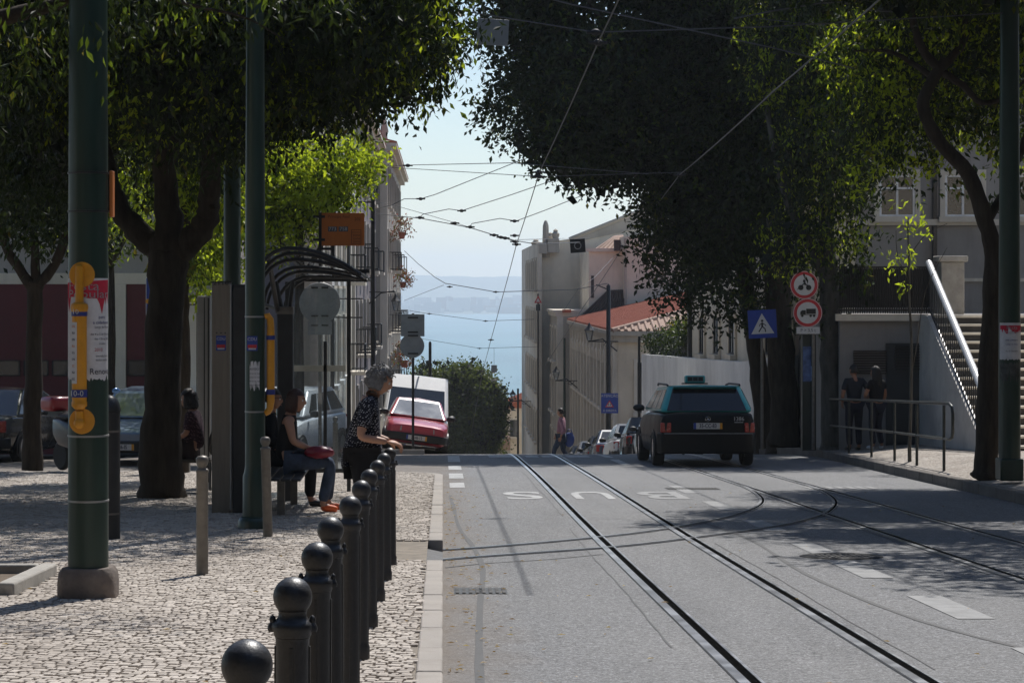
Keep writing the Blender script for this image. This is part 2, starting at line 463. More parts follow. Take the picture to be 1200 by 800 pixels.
# kerb: separate stones
mbk = MB()
KST = M('kerb_limestone', (.32, .29, .26), .85, 0, .15, 1.3, .4, 60, dirt=.45, dcol=(.2, .17, .14))
def kerb_run(mb, pts, w, h, gap=.008, length=1.0, side=-1):
    """stones along a polyline of (x,y); width w to the left(side=-1)/right, top at gz+h"""
    for (xa, ya), (xb, yb) in zip(pts, pts[1:]):
        d = math.hypot(xb - xa, yb - ya); n = max(1, round(d / length))
        for i in range(n):
            t0, t1 = i / n, (i + 1) / n
            ux, uy = (xb - xa) / d, (yb - ya) / d
            p0 = (xa + (xb - xa) * t0 + ux * gap, ya + (yb - ya) * t0 + uy * gap); p1 = (xa + (xb - xa) * t1 - ux * gap, ya + (yb - ya) * t1 - uy * gap)
            nx, ny = uy * side, -ux * side
            j = random.uniform(-.004, .004)
            A = [(p0[0], p0[1]), (p1[0], p1[1]), (p1[0] + nx * w, p1[1] + ny * w), (p0[0] + nx * w, p0[1] + ny * w)]
            vs = [(x, y, gz(y) - .1) for x, y in A] + [(x, y, gz(y) + h + j) for x, y in A]
            mb.add(vs, [(0, 1, 5, 4), (1, 2, 6, 5), (2, 3, 7, 6), (3, 0, 4, 7), (4, 5, 6, 7)])
kerb_run(mbk, [(0, 2), (0, 18.0)], .13, .12, side=-1)
kerb_run(mbk, [(0, 20.3), (0, 35.3)], .13, .12, side=-1)
arc = [(-CORN + CORN * math.cos(a), 35.3 + CORN * math.sin(a)) for a in np.linspace(0, PI / 2, 6)]
kerb_run(mbk, arc, .13, .12, length=.6, side=-1)
kerb_run(mbk, [(-CORN, 36.6), (-40, 36.6)], .13, .12, side=-1)
tag(mbk.build('kerb', KST, bevel=.012), kind='structure')

# ---- right pavement
def zr(x, y):
    e = kr(y); return gz(y) + .13 + max(0, min(.16, (x - e - .3) * .1)) if y < 57 else gz(y) + .13
CALC = cobble_mat('calcada_fine', [(.3, .27, .23), (.36, .32, .28)])
def calcada_sheet():
    m, nt = new_mat('calcada_sheet')
    tc = nd(nt, 'ShaderNodeTexCoord'); vec = tc.outputs['Object']
    v = nd(nt, 'ShaderNodeTexVoronoi', Scale=9.5, Randomness=.65); v.feature = 'DISTANCE_TO_EDGE'; nt.links.new(vec, v.inputs['Vector'])
    w = nd(nt, 'ShaderNodeTexVoronoi', Scale=9.5, Randomness=.65); nt.links.new(vec, w.inputs['Vector'])
    n = noise_tex(nt, .8, 6, .6, vec)
    c = ramp(nt, w.outputs['Color'], [(0, (.29, .25, .21)), (1, (.45, .41, .36))])
    c = mixc(nt, ramp(nt, n.outputs[0], [(.4, 0), (.7, .5)]), c, (.2, .16, .13))
    c = mixc(nt, ramp(nt, v.outputs[0], [(0, .9), (.09, 0)]), c, (.1, .085, .07))
    finish(nt, c, .8, 0, ramp(nt, v.outputs[0], [(0, 0), (.12, 1)]), .7, .015, .3)
    return m
CALCS = calcada_sheet()
sheet('right_pavement', [(y, [kr(y) + .14, kr(y) + .5, kr(y) + 1.5, 11, 16, 40]) for y in yr if y < 57], CALCS, zfun=zr)
sheet('lower_right_pavement', [(y, [kr(y) + .14, 7.2, 8.5]) for y in yr if y >= 56], CALCS, zfun=lambda x, y: gz(y) + .13)
mbk = MB()
KSTD = M('granite_kerb', (.13, .115, .1), .9, 0, .3, 2.0, .6, 40, dirt=.5, dcol=(.06, .05, .045))
kerb_run(mbk, [(x, y) for y, x in KERB_R if y < 150] + [(6.75, 150)], .15, .15, side=1, length=1.1)
tag(mbk.build('granite_kerb', KSTD, bevel=.015), kind='structure')

# ---- far left corner pavement (raised, cobbled), with the sloping parking strip behind
LB = -3.3
sheet('corner_pavement', [(y, [-3.4, -2.6, -1.2, -.42 - .02 * (y - 51)]) for y in np.arange(51, 54.6, .4)], CALCS, zfun=lambda x, y: gz(y) + .06 + .05 * (-x) )
mbk = MB(); kerb_run(mbk, [(-3.4, 50.95), (-.4, 50.95)], .14, .11, side=1, length=.7)
tag(mbk.build('corner_kerb', KST, bevel=.012), kind='structure')
def zpark(x, y): return gz(y) + .03 + max(0, min(.42, (-x + .35) * .145))
sheet('parking_strip', [(y, [-2.5, -1.5, -.6, .15, .55]) for y in np.arange(54.6, 78, .8)], CALCS, zfun=zpark)
sheet('left_downhill_pavement', [(y, [-3.4, -2.8, -2.2]) for y in yr if 54 < y < 190], CALCS, zfun=lambda x, y: gz(y) + .28)

# ---- planting bed beside the pole
bx0, bx1, by0, by1 = PIT
rows = [(y, [bx0, bx0 / 2 + bx1 / 2, bx1 - .1]) for y in np.linspace(by0 + .1, by1 - .1, 6)]
sheet('planting_bed_soil', rows, EARTH, dz=.135)
mb = MB()
for x0, x1, y0, y1 in ((bx1 - .12, bx1, by0, by1), (bx0, bx1 - .125, by0, by0 + .12), (bx0, bx1 - .125, by1 - .12, by1)):
    vs = [(x, y, gz(y) + z) for z in (0, .2) for x, y in ((x0, y0), (x1, y0), (x1, y1), (x0, y1))]
    mb.add(vs, [(0, 1, 5, 4), (1, 2, 6, 5), (2, 3, 7, 6), (3, 0, 4, 7), (4, 5, 6, 7)])
tag(mb.build('bed_edging', STONE, bevel=.015), 'pale stone edging of a planting bed beside the big green pole', 'edging')

# ---- tram rails (each running rail is one thing)
RAILHEAD = M('rail_head', (.3, .31, .33), .33, .85, .2, 3, .05, 60, dirt=.4, dcol=(.12, .09, .07))
GROOVE = M('groove_shade', (.006, .006, .006), 1.0, 0, .3, 10, spec=0.0)  # black strip painted as the shade inside the groove
def rail(pts, label, w=.055, g=.056, k=.018, seam=True):
    """grooved rail along (x,y) points: head, groove floor, keeper; smooth polyline"""
    P = [Vector((x, y, 0)) for x, y in pts]
    def strip(mb, a, b, z, mi, wall=False):
        vs = []; fs = []
        for i, p in enumerate(P):
            t = (P[min(i + 1, len(P) - 1)] - P[max(i - 1, 0)]).normalized(); n = Vector((t.y, -t.x, 0))
            q0 = p + n * a; q1 = p + n * b
            vs += [(q0.x, q0.y, gz(q0.y) + z), (q1.x, q1.y, gz(q1.y) + z)]
            if wall: vs += [(q0.x, q0.y, gz(q0.y) + .001), (q1.x, q1.y, gz(q1.y) + .001)]
        s = 4 if wall else 2
        for i in range(len(P) - 1):
            a0 = i * s; b0 = a0 + s
            fs.append((a0, a0 + 1, b0 + 1, b0))
            if wall: fs += [(a0, b0, b0 + 2, a0 + 2), (a0 + 1, a0 + 3, b0 + 3, b0 + 1)]
        mb.add(vs, fs, mi)
    mb = MB()
    strip(mb, -g / 2 - w, -g / 2, .013, 0, True)
    strip(mb, g / 2, g / 2 + k, .011, 0, True)
    strip(mb, -g / 2, g / 2, .0045, 1)
    o = mb.build('tram_rail', [RAILHEAD, GROOVE], fixn=False)
    return tag(o, label, 'rail', 'grooved tram rails in the road')
def dens(pts, n=8):
    """Catmull-Rom through points"""
    P = [Vector((x, y, 0)) for x, y in pts]; out = []
    for i in range(len(P) - 1):
        p0 = P[max(i - 1, 0)]; p1 = P[i]; p2 = P[i + 1]; p3 = P[min(i + 2, len(P) - 1)]
        for k in range(n):
            t = k / n
            q = .5 * ((2 * p1) + (p2 - p0) * t + (2 * p0 - 5 * p1 + 4 * p2 - p3) * t * t + (3 * p1 - p0 - 3 * p2 + p3) * t ** 3)
            out.append((q.x, q.y))
    out.append((P[-1].x, P[-1].y)); return out
Yl = [2, 6, 10, 14, 18, 22, 26, 30, 34, 38, 42, 45] + list(np.arange(46, 60, 1.0)) + list(np.arange(60, 130, 4.0))
def wig(x, y): return x + .015 * math.sin(y * .21)
for x, lab in ((1.54, 'straight tram rail nearest the bollards, passing between the white road letters'), (2.42, 'straight tram rail between the faded lane dashes and the rail nearest the bollards'),
               (4.42, 'tram rail running under the left wheels of the taxi'), (5.42, 'tram rail farthest right, running through the tree shadow')):
    rail([(wig(x, y), y) for y in Yl], lab)
c1 = [(-.6, 18.6), (.19, 19.7), (1.57, 21.05), (2.49, 22.4), (3.49, 24.1), (4.15, 25.7), (4.65, 27.5), (5.07, 29.8), (5.36, 33.0), (5.45, 37.5)]
c2 = [(-.6, 20.3), (.3, 20.9), (1.6, 22.5), (2.5, 24.1), (3.36, 26.3), (3.99, 28.8), (4.3, 31.5), (4.42, 34.5), (4.43, 38.5)]
rail(dens(c1), 'curved tram rail of the turn-off, the outer one sweeping across the road', w=.035, g=.03, k=.012)
rail(dens(c2), 'inner curved tram rail of the turn-off, meeting the left rail of the far track', w=.035, g=.03, k=.012)
# ---- dark lines: one down the lane, rail cracks, trench seam across the road
def ribbon(mb, pts, w, dz, mi=0):
    vs = []; fs = []
    P = [Vector((x, y, 0)) for x, y in pts]
    for i, p in enumerate(P):
        t = (P[min(i + 1, len(P) - 1)] - P[max(i - 1, 0)]).normalized(); n = Vector((t.y, -t.x, 0))
        ww = w * random.uniform(.7, 1.2)
        for s in (-1, 1):
            q = p + n * ww * s; vs.append((q.x, q.y, gz(q.y) + dz))
    for i in range(len(P) - 1): fs.append((2 * i, 2 * i + 1, 2 * i + 3, 2 * i + 2))
    mb.add(vs, fs, mi)
mb = MB()
ribbon(mb, dens([(.19, 8), (.185, 11.5), (.25, 15.5), (.32, 18.5), (.28, 21), (.17, 24), (.13, 28), (.1, 31)], 5), .022, .003)
for x0, ya, yb_ in ((1.30, 13, 24), (1.36, 26, 40), (2.56, 12, 22), (4.28, 18, 30)):
    ribbon(mb, [(x0 + .008 * math.sin(y * .9 + x0 * 9) + .004 * math.sin(y * 5.1), y) for y in np.arange(ya, yb_, .4)], .006, .003)
ribbon(mb, dens([(.02, 18.7), (.35, 19.15), (.9, 19.6), (1.4, 20.2)], 5), .02, .0035)
ribbon(mb, dens([(3.4, 12.4), (3.0, 14.5), (2.85, 18), (2.95, 22), (2.8, 25)], 6), .02, .003)
tag(mb.build('dark_road_line', DARKLINE, fixn=False), kind='structure')

# ---- painted markings
def patch(mb, x0, x1, y0, y1, dz=.004, skew=0, mi=0):
    n = max(1, int((y1 - y0) / .5)); vs = []; fs = []
    for i in range(n + 1):
        y = y0 + (y1 - y0) * i / n; s = skew * (y - y0)
        vs += [(x0 + s, y, gz(y) + dz), (x1 + s, y, gz(y) + dz)]
    for i in range(n): fs.append((2 * i, 2 * i + 1, 2 * i + 3, 2 * i + 2))
    mb.add(vs, fs, mi)
def marking(name, rects, mat, label=None):
    mb = MB()
    for r_ in rects: patch(mb, *r_)
    return tag(mb.build(name, mat, fixn=False), kind='structure')
marking('edge_dashes', [(.1, .32, 33.3, 35.0), (.1, .33, 36.6, 38.7), (.1, .33, 40.4, 42.4), (.1, .34, 44.5, 48.4), (.08, .3, 50.0, 51.0)], PAINT)
marking('lane_dashes', [(3.26, 3.5, 14.6, 16.2), (3.2, 3.45, 11.0, 13.0), (3.23, 3.46, 17.7, 19.4), (3.25, 3.48, 20.2, 21.6)], FAINT)
marking('lane_dashes', [(3.28, 3.5, 23.4, 25.3), (3.3, 3.52, 27.2, 29.4), (3.32, 3.52, 31.6, 34)], FAINT)
marking('centre_line', [(3.33, 3.5, 42.8, 46.0), (3.33, 3.5, 47.2, 54.5)], PAINT)
marking('crossing_squares', [(.95, 1.5, 47.4, 49.4), (1.72, 1.98, 47.4, 48.8), (2.06, 2.32, 47.4, 48.8), (2.58, 3.05, 47.4, 48.8), (.9, 1.9, 52.4, 53.4)], PAINT)
marking('stop_bar', [(5.25 + .15 * i, 5.34 + .15 * i, 33.0, 33.7) for i in range(7)], FAINT)
# lane letters painted for traffic coming the other way: they read upside down from here
def road_text(ch, cx, cy, w, h):
    cu = bpy.data.curves.new('txt', 'FONT'); cu.body = ch; cu.size = 1; cu.align_x = 'CENTER'; cu.align_y = 'CENTER'; cu.offset = .012
    tmp = bpy.data.objects.new('txt', cu); COL.objects.link(tmp)
    me = bpy.data.meshes.new_from_object(tmp.evaluated_get(bpy.context.evaluated_depsgraph_get()))
    bpy.data.objects.remove(tmp)
    a = np.array([v.co[:] for v in me.vertices]); lo = a.min(0); hi = a.max(0); c = (lo + hi) / 2
    for v in me.vertices:
        x = -(v.co.x - c[0]) / (hi[0] - lo[0]) * w + cx; y = -(v.co.y - c[1]) / (hi[1] - lo[1]) * h + cy
        v.co = (x, y, gz(y) + .0045)
    o = bpy.data.objects.new('road_letter', me); COL.objects.link(o); me.materials.clear(); me.materials.append(PAINT if ch != 'B' else FAINT)
    tag(o, kind='structure')
road_text('S', 1.07, 31.0, .5, 2.1); road_text('U', 2.0, 31.0, .52, 2.1); road_text('B', 2.94, 31.0, .58, 2.1)
# ---- gutter grate, manhole, drain slot
GR = M('grate_iron', (.05, .048, .046), .6, .5, .3, 9, .3, 60)
def grate(x0, x1, y0, y1, label):
    r0 = empty('drain_grate', ((x0 + x1) / 2, (y0 + y1) / 2, gz((y0 + y1) / 2)), label, 'drain grate', 'iron drain grates in the road')
    mb = MB(); patch(mb, x0, x1, y0, y1, .003); mb.build('frame', BLACK, r0, fixn=False)
    mb = MB(); n = int((x1 - x0) / .045)
    for i in range(n):
        xx = x0 + (i + .5) * (x1 - x0) / n
        for yy0, yy1 in ((y0 + .03, (y0 + y1) / 2 - .015), ((y0 + y1) / 2 + .015, y1 - .03)):
            vs = [(xx - .012, yy0, gz(yy0) + .009), (xx + .012, yy0, gz(yy0) + .009), (xx + .012, yy1, gz(yy1) + .009), (xx - .012, yy1, gz(yy1) + .009)]
            mb.add(vs, [(0, 1, 2, 3)])
    mb.build('grate_bars', GR, r0, fixn=False)
grate(.08, .46, 16.35, 16.85, 'iron drain grate in the dusty gutter near the kerb')
grate(3.2, 3.95, 32.7, 33.3, 'dark drain grate across the track in front of the taxi')
mb = MB()
cx, cy = 3.45, 19.95
ring = lambda r_, dz, n=28: [(cx + r_ * math.cos(2 * PI * k / n), cy + r_ * 1.0 * math.sin(2 * PI * k / n), gz(cy + r_ * math.sin(2 * PI * k / n)) + dz) for k in range(n)]
mb.add(ring(.36, .006), [tuple(range(28))], 0)
a = ring(.33, .009); b = ring(.3, .009); mb.add(a + b, [(k, (k + 1) % 28, 28 + (k + 1) % 28, 28 + k) for k in range(28)], 1)
for i in range(-5, 6):
    for j in range(-5, 6):
        if i * i + j * j < 25: mb.box((cx + i * .05, cy + j * .05, gz(cy + j * .05) + .008), (.028, .028, .006), 0, 1)
tag(mb.build('manhole_cover', [GR, GR]), 'round iron manhole cover on a faded lane dash', 'manhole cover')

# ---- fallen leaves in the gutter and on the cobbles
rl = np.random.default_rng(77); V = []; Fs = []
for i in range(420):
    if i < 260: x = abs(rl.normal(0, .22)) + .02; y = rl.uniform(8.5, 32); z = gz(y) + .012
    elif i < 340: x = rl.uniform(-6, -.2); y = rl.uniform(9.5, 34); z = gz(y) + .13
    else: x = rl.uniform(.4, 7); y = rl.uniform(9, 34); z = gz(y) + .012
    a = rl.uniform(0, 6.28); L_ = rl.uniform(.025, .06); w_ = L_ * rl.uniform(.3, .5); ca, sa = math.cos(a), math.sin(a); b0 = len(V)
    for du, dv, dz in ((-L_ / 2, 0, 0), (0, -w_ / 2, .006), (L_ / 2, 0, .002), (0, w_ / 2, .008)): V.append((x + du * ca - dv * sa, y + du * sa + dv * ca, z + dz))
    Fs.append((b0, b0 + 1, b0 + 2, b0 + 3))
DRYLEAF = leaf_mat('dry_leaf', [(.2, .13, .05), (.3, .22, .09), (.16, .09, .04), (.36, .3, .14)], .2)
tag(raw_mesh('fallen_leaves', V, Fs, DRYLEAF), 'small dry fallen leaves scattered along the gutter and cobbles', 'fallen leaves', kind='stuff')
# ---- river, far shore, hills
def sea_mat():
    m, nt = new_mat('river_water')
    tc = nd(nt, 'ShaderNodeTexCoord'); mp = nd(nt, 'ShaderNodeMapping'); mp.inputs['Scale'].default_value = (.02, .02, .02); nt.links.new(tc.outputs['Object'], mp.inputs[0])
    n = noise_tex(nt, 12, 6, .65, mp.outputs[0]); k = noise_tex(nt, .12, 5, .6, mp.outputs[0])
    c = mixc(nt, ramp(nt, k.outputs[0], [(.35, 0), (.65, 1)]), (.02, .125, .17), (.04, .17, .215))
    finish(nt, c, .42, 0, n.outputs[0], .6, 3.0, .35)
    return m
sheet('river', [(y, [-2400, -600, 0, 600, 2400]) for y in (300, 1000, 3000, 5000, 7000)], sea_mat(), zfun=lambda x, y: -70.0)
HILLM = M('hill_scrub', (.07, .085, .06), .9, 0, .5, .012)
def hz(x, y):
    a = max(0, min(1, (y - 6440) / 260)); b = max(0, min(1, (y - 7400) / 1500)); b = b * b * (3 - 2 * b)
    n1 = noise.noise((x * .0022, y * .0012, 0)); n2 = noise.noise((x * .0071, y * .005, 3))
    return -71 + a * (9 + 4 * n2) + b * (108 + 26 * n1 + 8 * n2 - .012 * x)
rows = [(y, list(np.linspace(-2300, 2300, 93))) for y in np.linspace(6400, 9400, 46)]
sheet('far_hills', rows, HILLM, zfun=hz)
rng = np.random.default_rng(5); mb = MB()
for i in range(520):
    x = rng.uniform(-700, 700); y = rng.uniform(6480, 7700); z = hz(x, y); w = rng.uniform(10, 55); h = rng.uniform(5, 22) if rng.random() < .8 else rng.uniform(22, 40)
    mb.bb(x, x + w, y, y + 20, z - 3, z + h, int(rng.integers(0, 3)))
tag(mb.build('far_shore_town', [M('town_pale', (.36, .36, .34), .9), M('town_grey', (.2, .2, .2), .9), M('town_red', (.22, .16, .13), .9)]), 'pale hazy town along the far shore of the river', 'town', kind='stuff')

# ---- air
def haze_mat(dens_):
    m, nt = new_mat('haze_air'); out = nd(nt, 'ShaderNodeOutputMaterial')
    v = nd(nt, 'ShaderNodeVolumePrincipled'); v.inputs['Color'].default_value = (.82, .9, 1.0, 1); v.inputs['Density'].default_value = dens_; v.inputs['Anisotropy'].default_value = .35
    nt.links.new(v.outputs[0], out.inputs['Volume']); return m
HAZE_D = 1.65e-4
mb = MB(); mb.bb(-2600, 2600, -90, 9700, -78, 135)
hz_o = mb.build('haze', haze_mat(HAZE_D)); tag(hz_o, 'thin pale blue summer haze over the river and far hills', 'haze', kind='stuff')

# ---- light
SUN_EL, SUN_AZ = R(55), R(20)          # azimuth measured from the view direction towards the right
w = bpy.data.worlds.new('World'); SC.world = w; w.use_nodes = True
nt = w.node_tree; nt.nodes.clear()
out = nd(nt, 'ShaderNodeOutputWorld'); bg = nd(nt, 'ShaderNodeBackground', Strength=.105)
sky = nd(nt, 'ShaderNodeTexSky'); sky.sky_type = 'NISHITA'; sky.sun_disc = False
sky.sun_elevation = SUN_EL; sky.sun_rotation = SUN_AZ; sky.air_density = 1.0; sky.dust_density = .5; sky.ozone_density = 2.2; sky.altitude = 60
nt.links.new(sky.outputs[0], bg.inputs[0]); nt.links.new(bg.outputs[0], out.inputs[0])
sd = bpy.data.lights.new('sun', 'SUN'); sd.energy = 4.8; sd.angle = R(.53); sd.color = (1, .965, .915)
so = bpy.data.objects.new('sun', sd); COL.objects.link(so)
sv = Vector((math.sin(SUN_AZ) * math.cos(SUN_EL), math.cos(SUN_AZ) * math.cos(SUN_EL), math.sin(SUN_EL)))
so.rotation_euler = sv.to_track_quat('Z', 'Y').to_euler(); so.location = (10, 20, 60)

# ---- camera
cd = bpy.data.cameras.new('camera'); cam = bpy.data.objects.new('camera', cd); COL.objects.link(cam); SC.camera = cam
cd.sensor_width = 36; cd.lens = F / 1200 * 36; cd.clip_start = .1; cd.clip_end = 30000
cam.location = (0, 0, EYE); cam.rotation_euler = (R(90), 0, 0)
cd.shift_x = (600 - VX) / 1200; cd.shift_y = -(400 - VY) / 1200
cd.dof.use_dof = False
vs_ = SC.view_settings; vs_.view_transform = 'Standard'; vs_.look = 'None'; vs_.gamma = 1; vs_.exposure = .10; vs_.use_curve_mapping = False
SC.render.engine = 'CYCLES'
cy = SC.cycles
cy.use_denoising = True
try: cy.denoiser = 'OPENIMAGEDENOISE'
except Exception: pass
cy.max_bounces = 7; cy.diffuse_bounces = 3; cy.glossy_bounces = 3; cy.transmission_bounces = 5; cy.transparent_max_bounces = 12; cy.volume_bounces = 1
cy.use_adaptive_sampling = True; cy.adaptive_threshold = .02; cy.sample_clamp_indirect = 6
# ================================================================ TREES
LEAF_DARK = leaf_mat('leaf_dark', [(.007, .014, .005), (.014, .026, .008), (.024, .04, .010), (.010, .019, .006)], .25)
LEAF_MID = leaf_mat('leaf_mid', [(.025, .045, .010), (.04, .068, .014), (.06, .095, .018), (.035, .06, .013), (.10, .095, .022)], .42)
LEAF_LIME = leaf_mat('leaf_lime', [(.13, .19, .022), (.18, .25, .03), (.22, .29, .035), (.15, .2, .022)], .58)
LEAF_FAR = leaf_mat('leaf_far', [(.04, .065, .022), (.055, .08, .026), (.075, .10, .03)], .3)
LEAF_CORE = leaf_mat('leaf_core', [(.005, .009, .004), (.01, .016, .006)], .03)  # oversized near-black inner leaves added to block light through crowns

def leaves(lobes, clumps, per, leaf, rad, seed, shell=.55, droop=.5, aspect=.42):
    """lobes: (cx,cy,cz, rx,ry,rz, weight). returns verts, faces of diamond shaped leaves gathered in twig clumps"""
    rng = np.random.default_rng(seed)
    wts = np.array([l[6] if len(l) > 6 else l[3] * l[4] * l[5] for l in lobes], float); wts /= wts.sum()
    idx = rng.choice(len(lobes), clumps, p=wts); L = np.array([l[:6] for l in lobes], float)[idx]
    d = rng.normal(size=(clumps, 3)); d /= np.linalg.norm(d, axis=1)[:, None]
    r = np.where(rng.random(clumps) < shell, rng.uniform(.82, 1.06, clumps), rng.uniform(0, 1, clumps) ** (1 / 3))
    c = L[:, :3] + d * r[:, None] * L[:, 3:6]
    c += rng.normal(size=c.shape) * rad * .5
    # each clump is a little twig with its own hanging direction
    tw = rng.normal(size=(clumps, 3)); tw[:, 2] -= droop * 1.5; tw /= np.linalg.norm(tw, axis=1)[:, None]
    k = rng.integers(max(1, int(per * .5)), int(per * 1.5) + 1, clumps)
    ci = np.repeat(np.arange(clumps), k); N = len(ci)
    t = rng.uniform(-1, 1, N)[:, None]
    pos = c[ci] + tw[ci] * t * rad + rng.normal(size=(N, 3)) * rad * .33
    ax = tw[ci] * .7 + rng.normal(size=(N, 3)) * .8; ax[:, 2] -= droop; ax /= np.linalg.norm(ax, axis=1)[:, None]
    o = rng.normal(size=(N, 3)); sd = np.cross(ax, o); sd /= np.linalg.norm(sd, axis=1)[:, None] + 1e-9
    nn = np.cross(ax, sd)
    ln = leaf * rng.uniform(.6, 1.3, N)[:, None]; wd = ln * aspect
    V = np.empty((N, 4, 3)); V[:, 0] = pos; V[:, 1] = pos + ax * ln * .45 + sd * wd * .5 + nn * ln * .08; V[:, 2] = pos + ax * ln; V[:, 3] = pos + ax * ln * .45 - sd * wd * .5 + nn * ln * .08
    return V.reshape(-1, 3), np.arange(N * 4).reshape(-1, 4)
def crown(name, root, parts):
    """parts: list of (verts, faces, material) in world space"""
    off = np.array(root.location[:]); vs = []; fs = []; mi = []; mats = []; b = 0
    for v, f, m_ in parts:
        if m_ not in mats: mats.append(m_)
        vs.append(v - off); fs.append(f + b); mi += [mats.index(m_)] * len(f); b += len(v)
    return raw_mesh(name, np.concatenate(vs), np.concatenate(fs), mats, mi, root)
def wob(pts, rad, amp=.05, seed=0, n=4):
    """subdivide a limb and bend it a little"""
    rnd = random.Random(seed); P = [Vector(p) for p in pts]; out = []; rr = []
    for i in range(len(P) - 1):
        p0 = P[max(i - 1, 0)]; p1 = P[i]; p2 = P[i + 1]; p3 = P[min(i + 2, len(P) - 1)]
        for k in range(n):
            t = k / n
            q = .5 * ((2 * p1) + (p2 - p0) * t + (2 * p0 - 5 * p1 + 4 * p2 - p3) * t * t + (3 * p1 - p0 - 3 * p2 + p3) * t ** 3)
            a = rad[i] + (rad[i + 1] - rad[i]) * t
            if i + k > 0: q = q + Vector((rnd.uniform(-1, 1), rnd.uniform(-1, 1), 0)) * amp * a * 4
            out.append(q); rr.append(a * rnd.uniform(.93, 1.07))
    out.append(P[-1]); rr.append(rad[-1]); return out, rr
def limb(mb, pts, rad, seed=0, seg=10, amp=.05):
    p, r_ = wob(pts, rad, amp, seed); mb.tube(p, r_, seg)
def twigs(mb, starts, n, length, r0, seed, up=.3):
    rnd = random.Random(seed)
    for s in starts:
        for i in range(n):
            d = Vector((rnd.uniform(-1, 1), rnd.uniform(-1, 1), rnd.uniform(-.3, 1) + up)).normalized() * length * rnd.uniform(.6, 1.3)
            m = Vector(s) + d * .5 + Vector((rnd.uniform(-.15, .15), rnd.uniform(-.15, .15), .1)) * length
            limb(mb, [s, m, Vector(s) + d], [r0, r0 * .6, r0 * .2], rnd.random(), 5)

# ---- A: thick forked tree on the left pavement
Y = 28.0; gA = gz(Y) + .12
A = empty('street_tree', (X_(189, Y), Y, gA), 'thick dark forked street tree on the cobbles, between the green pole and the bus shelter', 'tree', 'street trees on the left pavement')
mb = MB()
limb(mb, [at(189, 584, Y), at(189, 560, Y), at(190, 480, Y), at(193, 380, Y), at(196, 310, Y), at(197, 285, Y)], [.33, .27, .235, .225, .24, .25], 1, 14, .02)
f0 = at(196, 300, Y)
limb(mb, [f0, at(165, 275, Y + .1), at(140, 245, Y + .2), at(125, 200, Y + .4), at(105, 120, Y + .8), at(70, 0, Y + 1.2), at(40, -120, Y + 1.4)], [.17, .15, .135, .12, .1, .07, .03], 2)
limb(mb, [f0, at(196, 255, Y), at(193, 215, Y), at(198, 130, Y - .3), at(185, 0, Y - 1), at(200, -150, Y - 1.2)], [.2, .17, .15, .13, .1, .04], 3)
limb(mb, [f0, at(222, 285, Y - .1), at(243, 255, Y - .2), at(246, 225, Y - .3), at(252, 150, Y - .6), at(300, 60, Y - 1.0), at(350, -40, Y - 1.5), at(400, -120, Y - 2)], [.19, .165, .14, .125, .11, .09, .06, .03], 4)
limb(mb, [at(300, 60, Y - 1), at(350, 30, Y - 1.6), at(420, 20, Y - 2.2), at(480, 30, Y - 2.5)], [.07, .06, .04, .02], 6)
limb(mb, [at(252, 150, Y - .6), at(300, 110, Y + .6), at(360, 70, Y + 1.2), at(410, 60, Y + 1.6)], [.07, .055, .035, .015], 7)
mb.build('trunk', BARK, A)
lobA = []
for px, py, dy, rx, ry, rz in ((130, 60, 1.0, 1.7, 2.0, 1.05), (235, 70, -1.2, 1.5, 2.0, 1.05), (330, 40, 0, 1.5, 2.2, .95), (420, 35, -1.5, .95, 1.6, .75), (470, 50, -2.0, .62, 1.2, .62), (395, 95, -.8, .55, 1.1, .42), (500, 75, -2.2, .36, .8, .46), (505, 20, -2.2, .42, .9, .5), (335, 140, -.6, .3, .6, .25), (372, 150, -.8, .25, .5, .22), (412, 140, -1.0, .22, .4, .2), (440, 118, -1.6, .25, .5, .2), (488, 122, -2.2, .16, .4, .2), (528, 88, -2.3, .13, .3, .24), (500, 132, -2.2, .09, .2, .14), (300, 165, -.5, .3, .5, .2), (300, 110, -.5, 1.0, 1.5, .62),
                            (60, 120, 2, 1.1, 1.8, 1.2), (30, 210, 2.4, .8, 1.5, .8), (150, 170, 1.4, .75, 1.3, .7), (240, 150, -1.6, .8, 1.3, .55), (70, 215, 2.4, .5, 1, .4)):
    c = at(px, py, Y + dy); lobA.append((c.x, c.y, c.z, rx, ry, rz))
for px, dy, zz, rx, ry, rz in ((150, 0, 3.6, 2.4, 3.0, 1.6), (330, -1, 3.5, 2.2, 3.0, 1.5), (20, 1, 3.4, 2, 2.5, 1.4), (430, -1.8, 3.0, 1.0, 1.8, .9)):
    lobA.append((X_(px, Y), Y + dy, EYE + zz, rx, ry, rz, 5.5))
lv, lf = leaves(lobA, 5600, 11, .105, .24, 11, .5, .9)
lm, lmf = leaves(lobA[:14], 1100, 9, .105, .26, 12, .7, .9)
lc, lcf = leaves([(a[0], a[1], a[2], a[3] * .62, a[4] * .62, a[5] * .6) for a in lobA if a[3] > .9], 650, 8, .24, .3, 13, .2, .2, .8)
lu, luf = leaves([(x, y, z, r_, r_, .7, r_ * r_) for x, y, z, r_ in ((-5.2, 23, 5.9, 1.5), (-3.2, 22.8, 5.9, 1.4), (-1.2, 23.5, 6.0, 1.4), (-.2, 26, 6.2, 1.2), (-2.2, 26, 6.2, 1.6), (-4.6, 26.5, 6.3, 1.7), (-6.8, 27, 6.3, 1.6), (-1.0, 29.5, 6.4, 1.5), (-3.4, 30, 6.5, 1.7), (-6, 31, 6.5, 1.8), (-2.0, 33.5, 6.9, 1.6), (-4.6, 34.5, 7.0, 1.8), (-7.5, 35, 7.0, 1.8), (-.2, 32, 6.8, 1.2))], 2300, 11, .17, .32, 16, .3, .6)
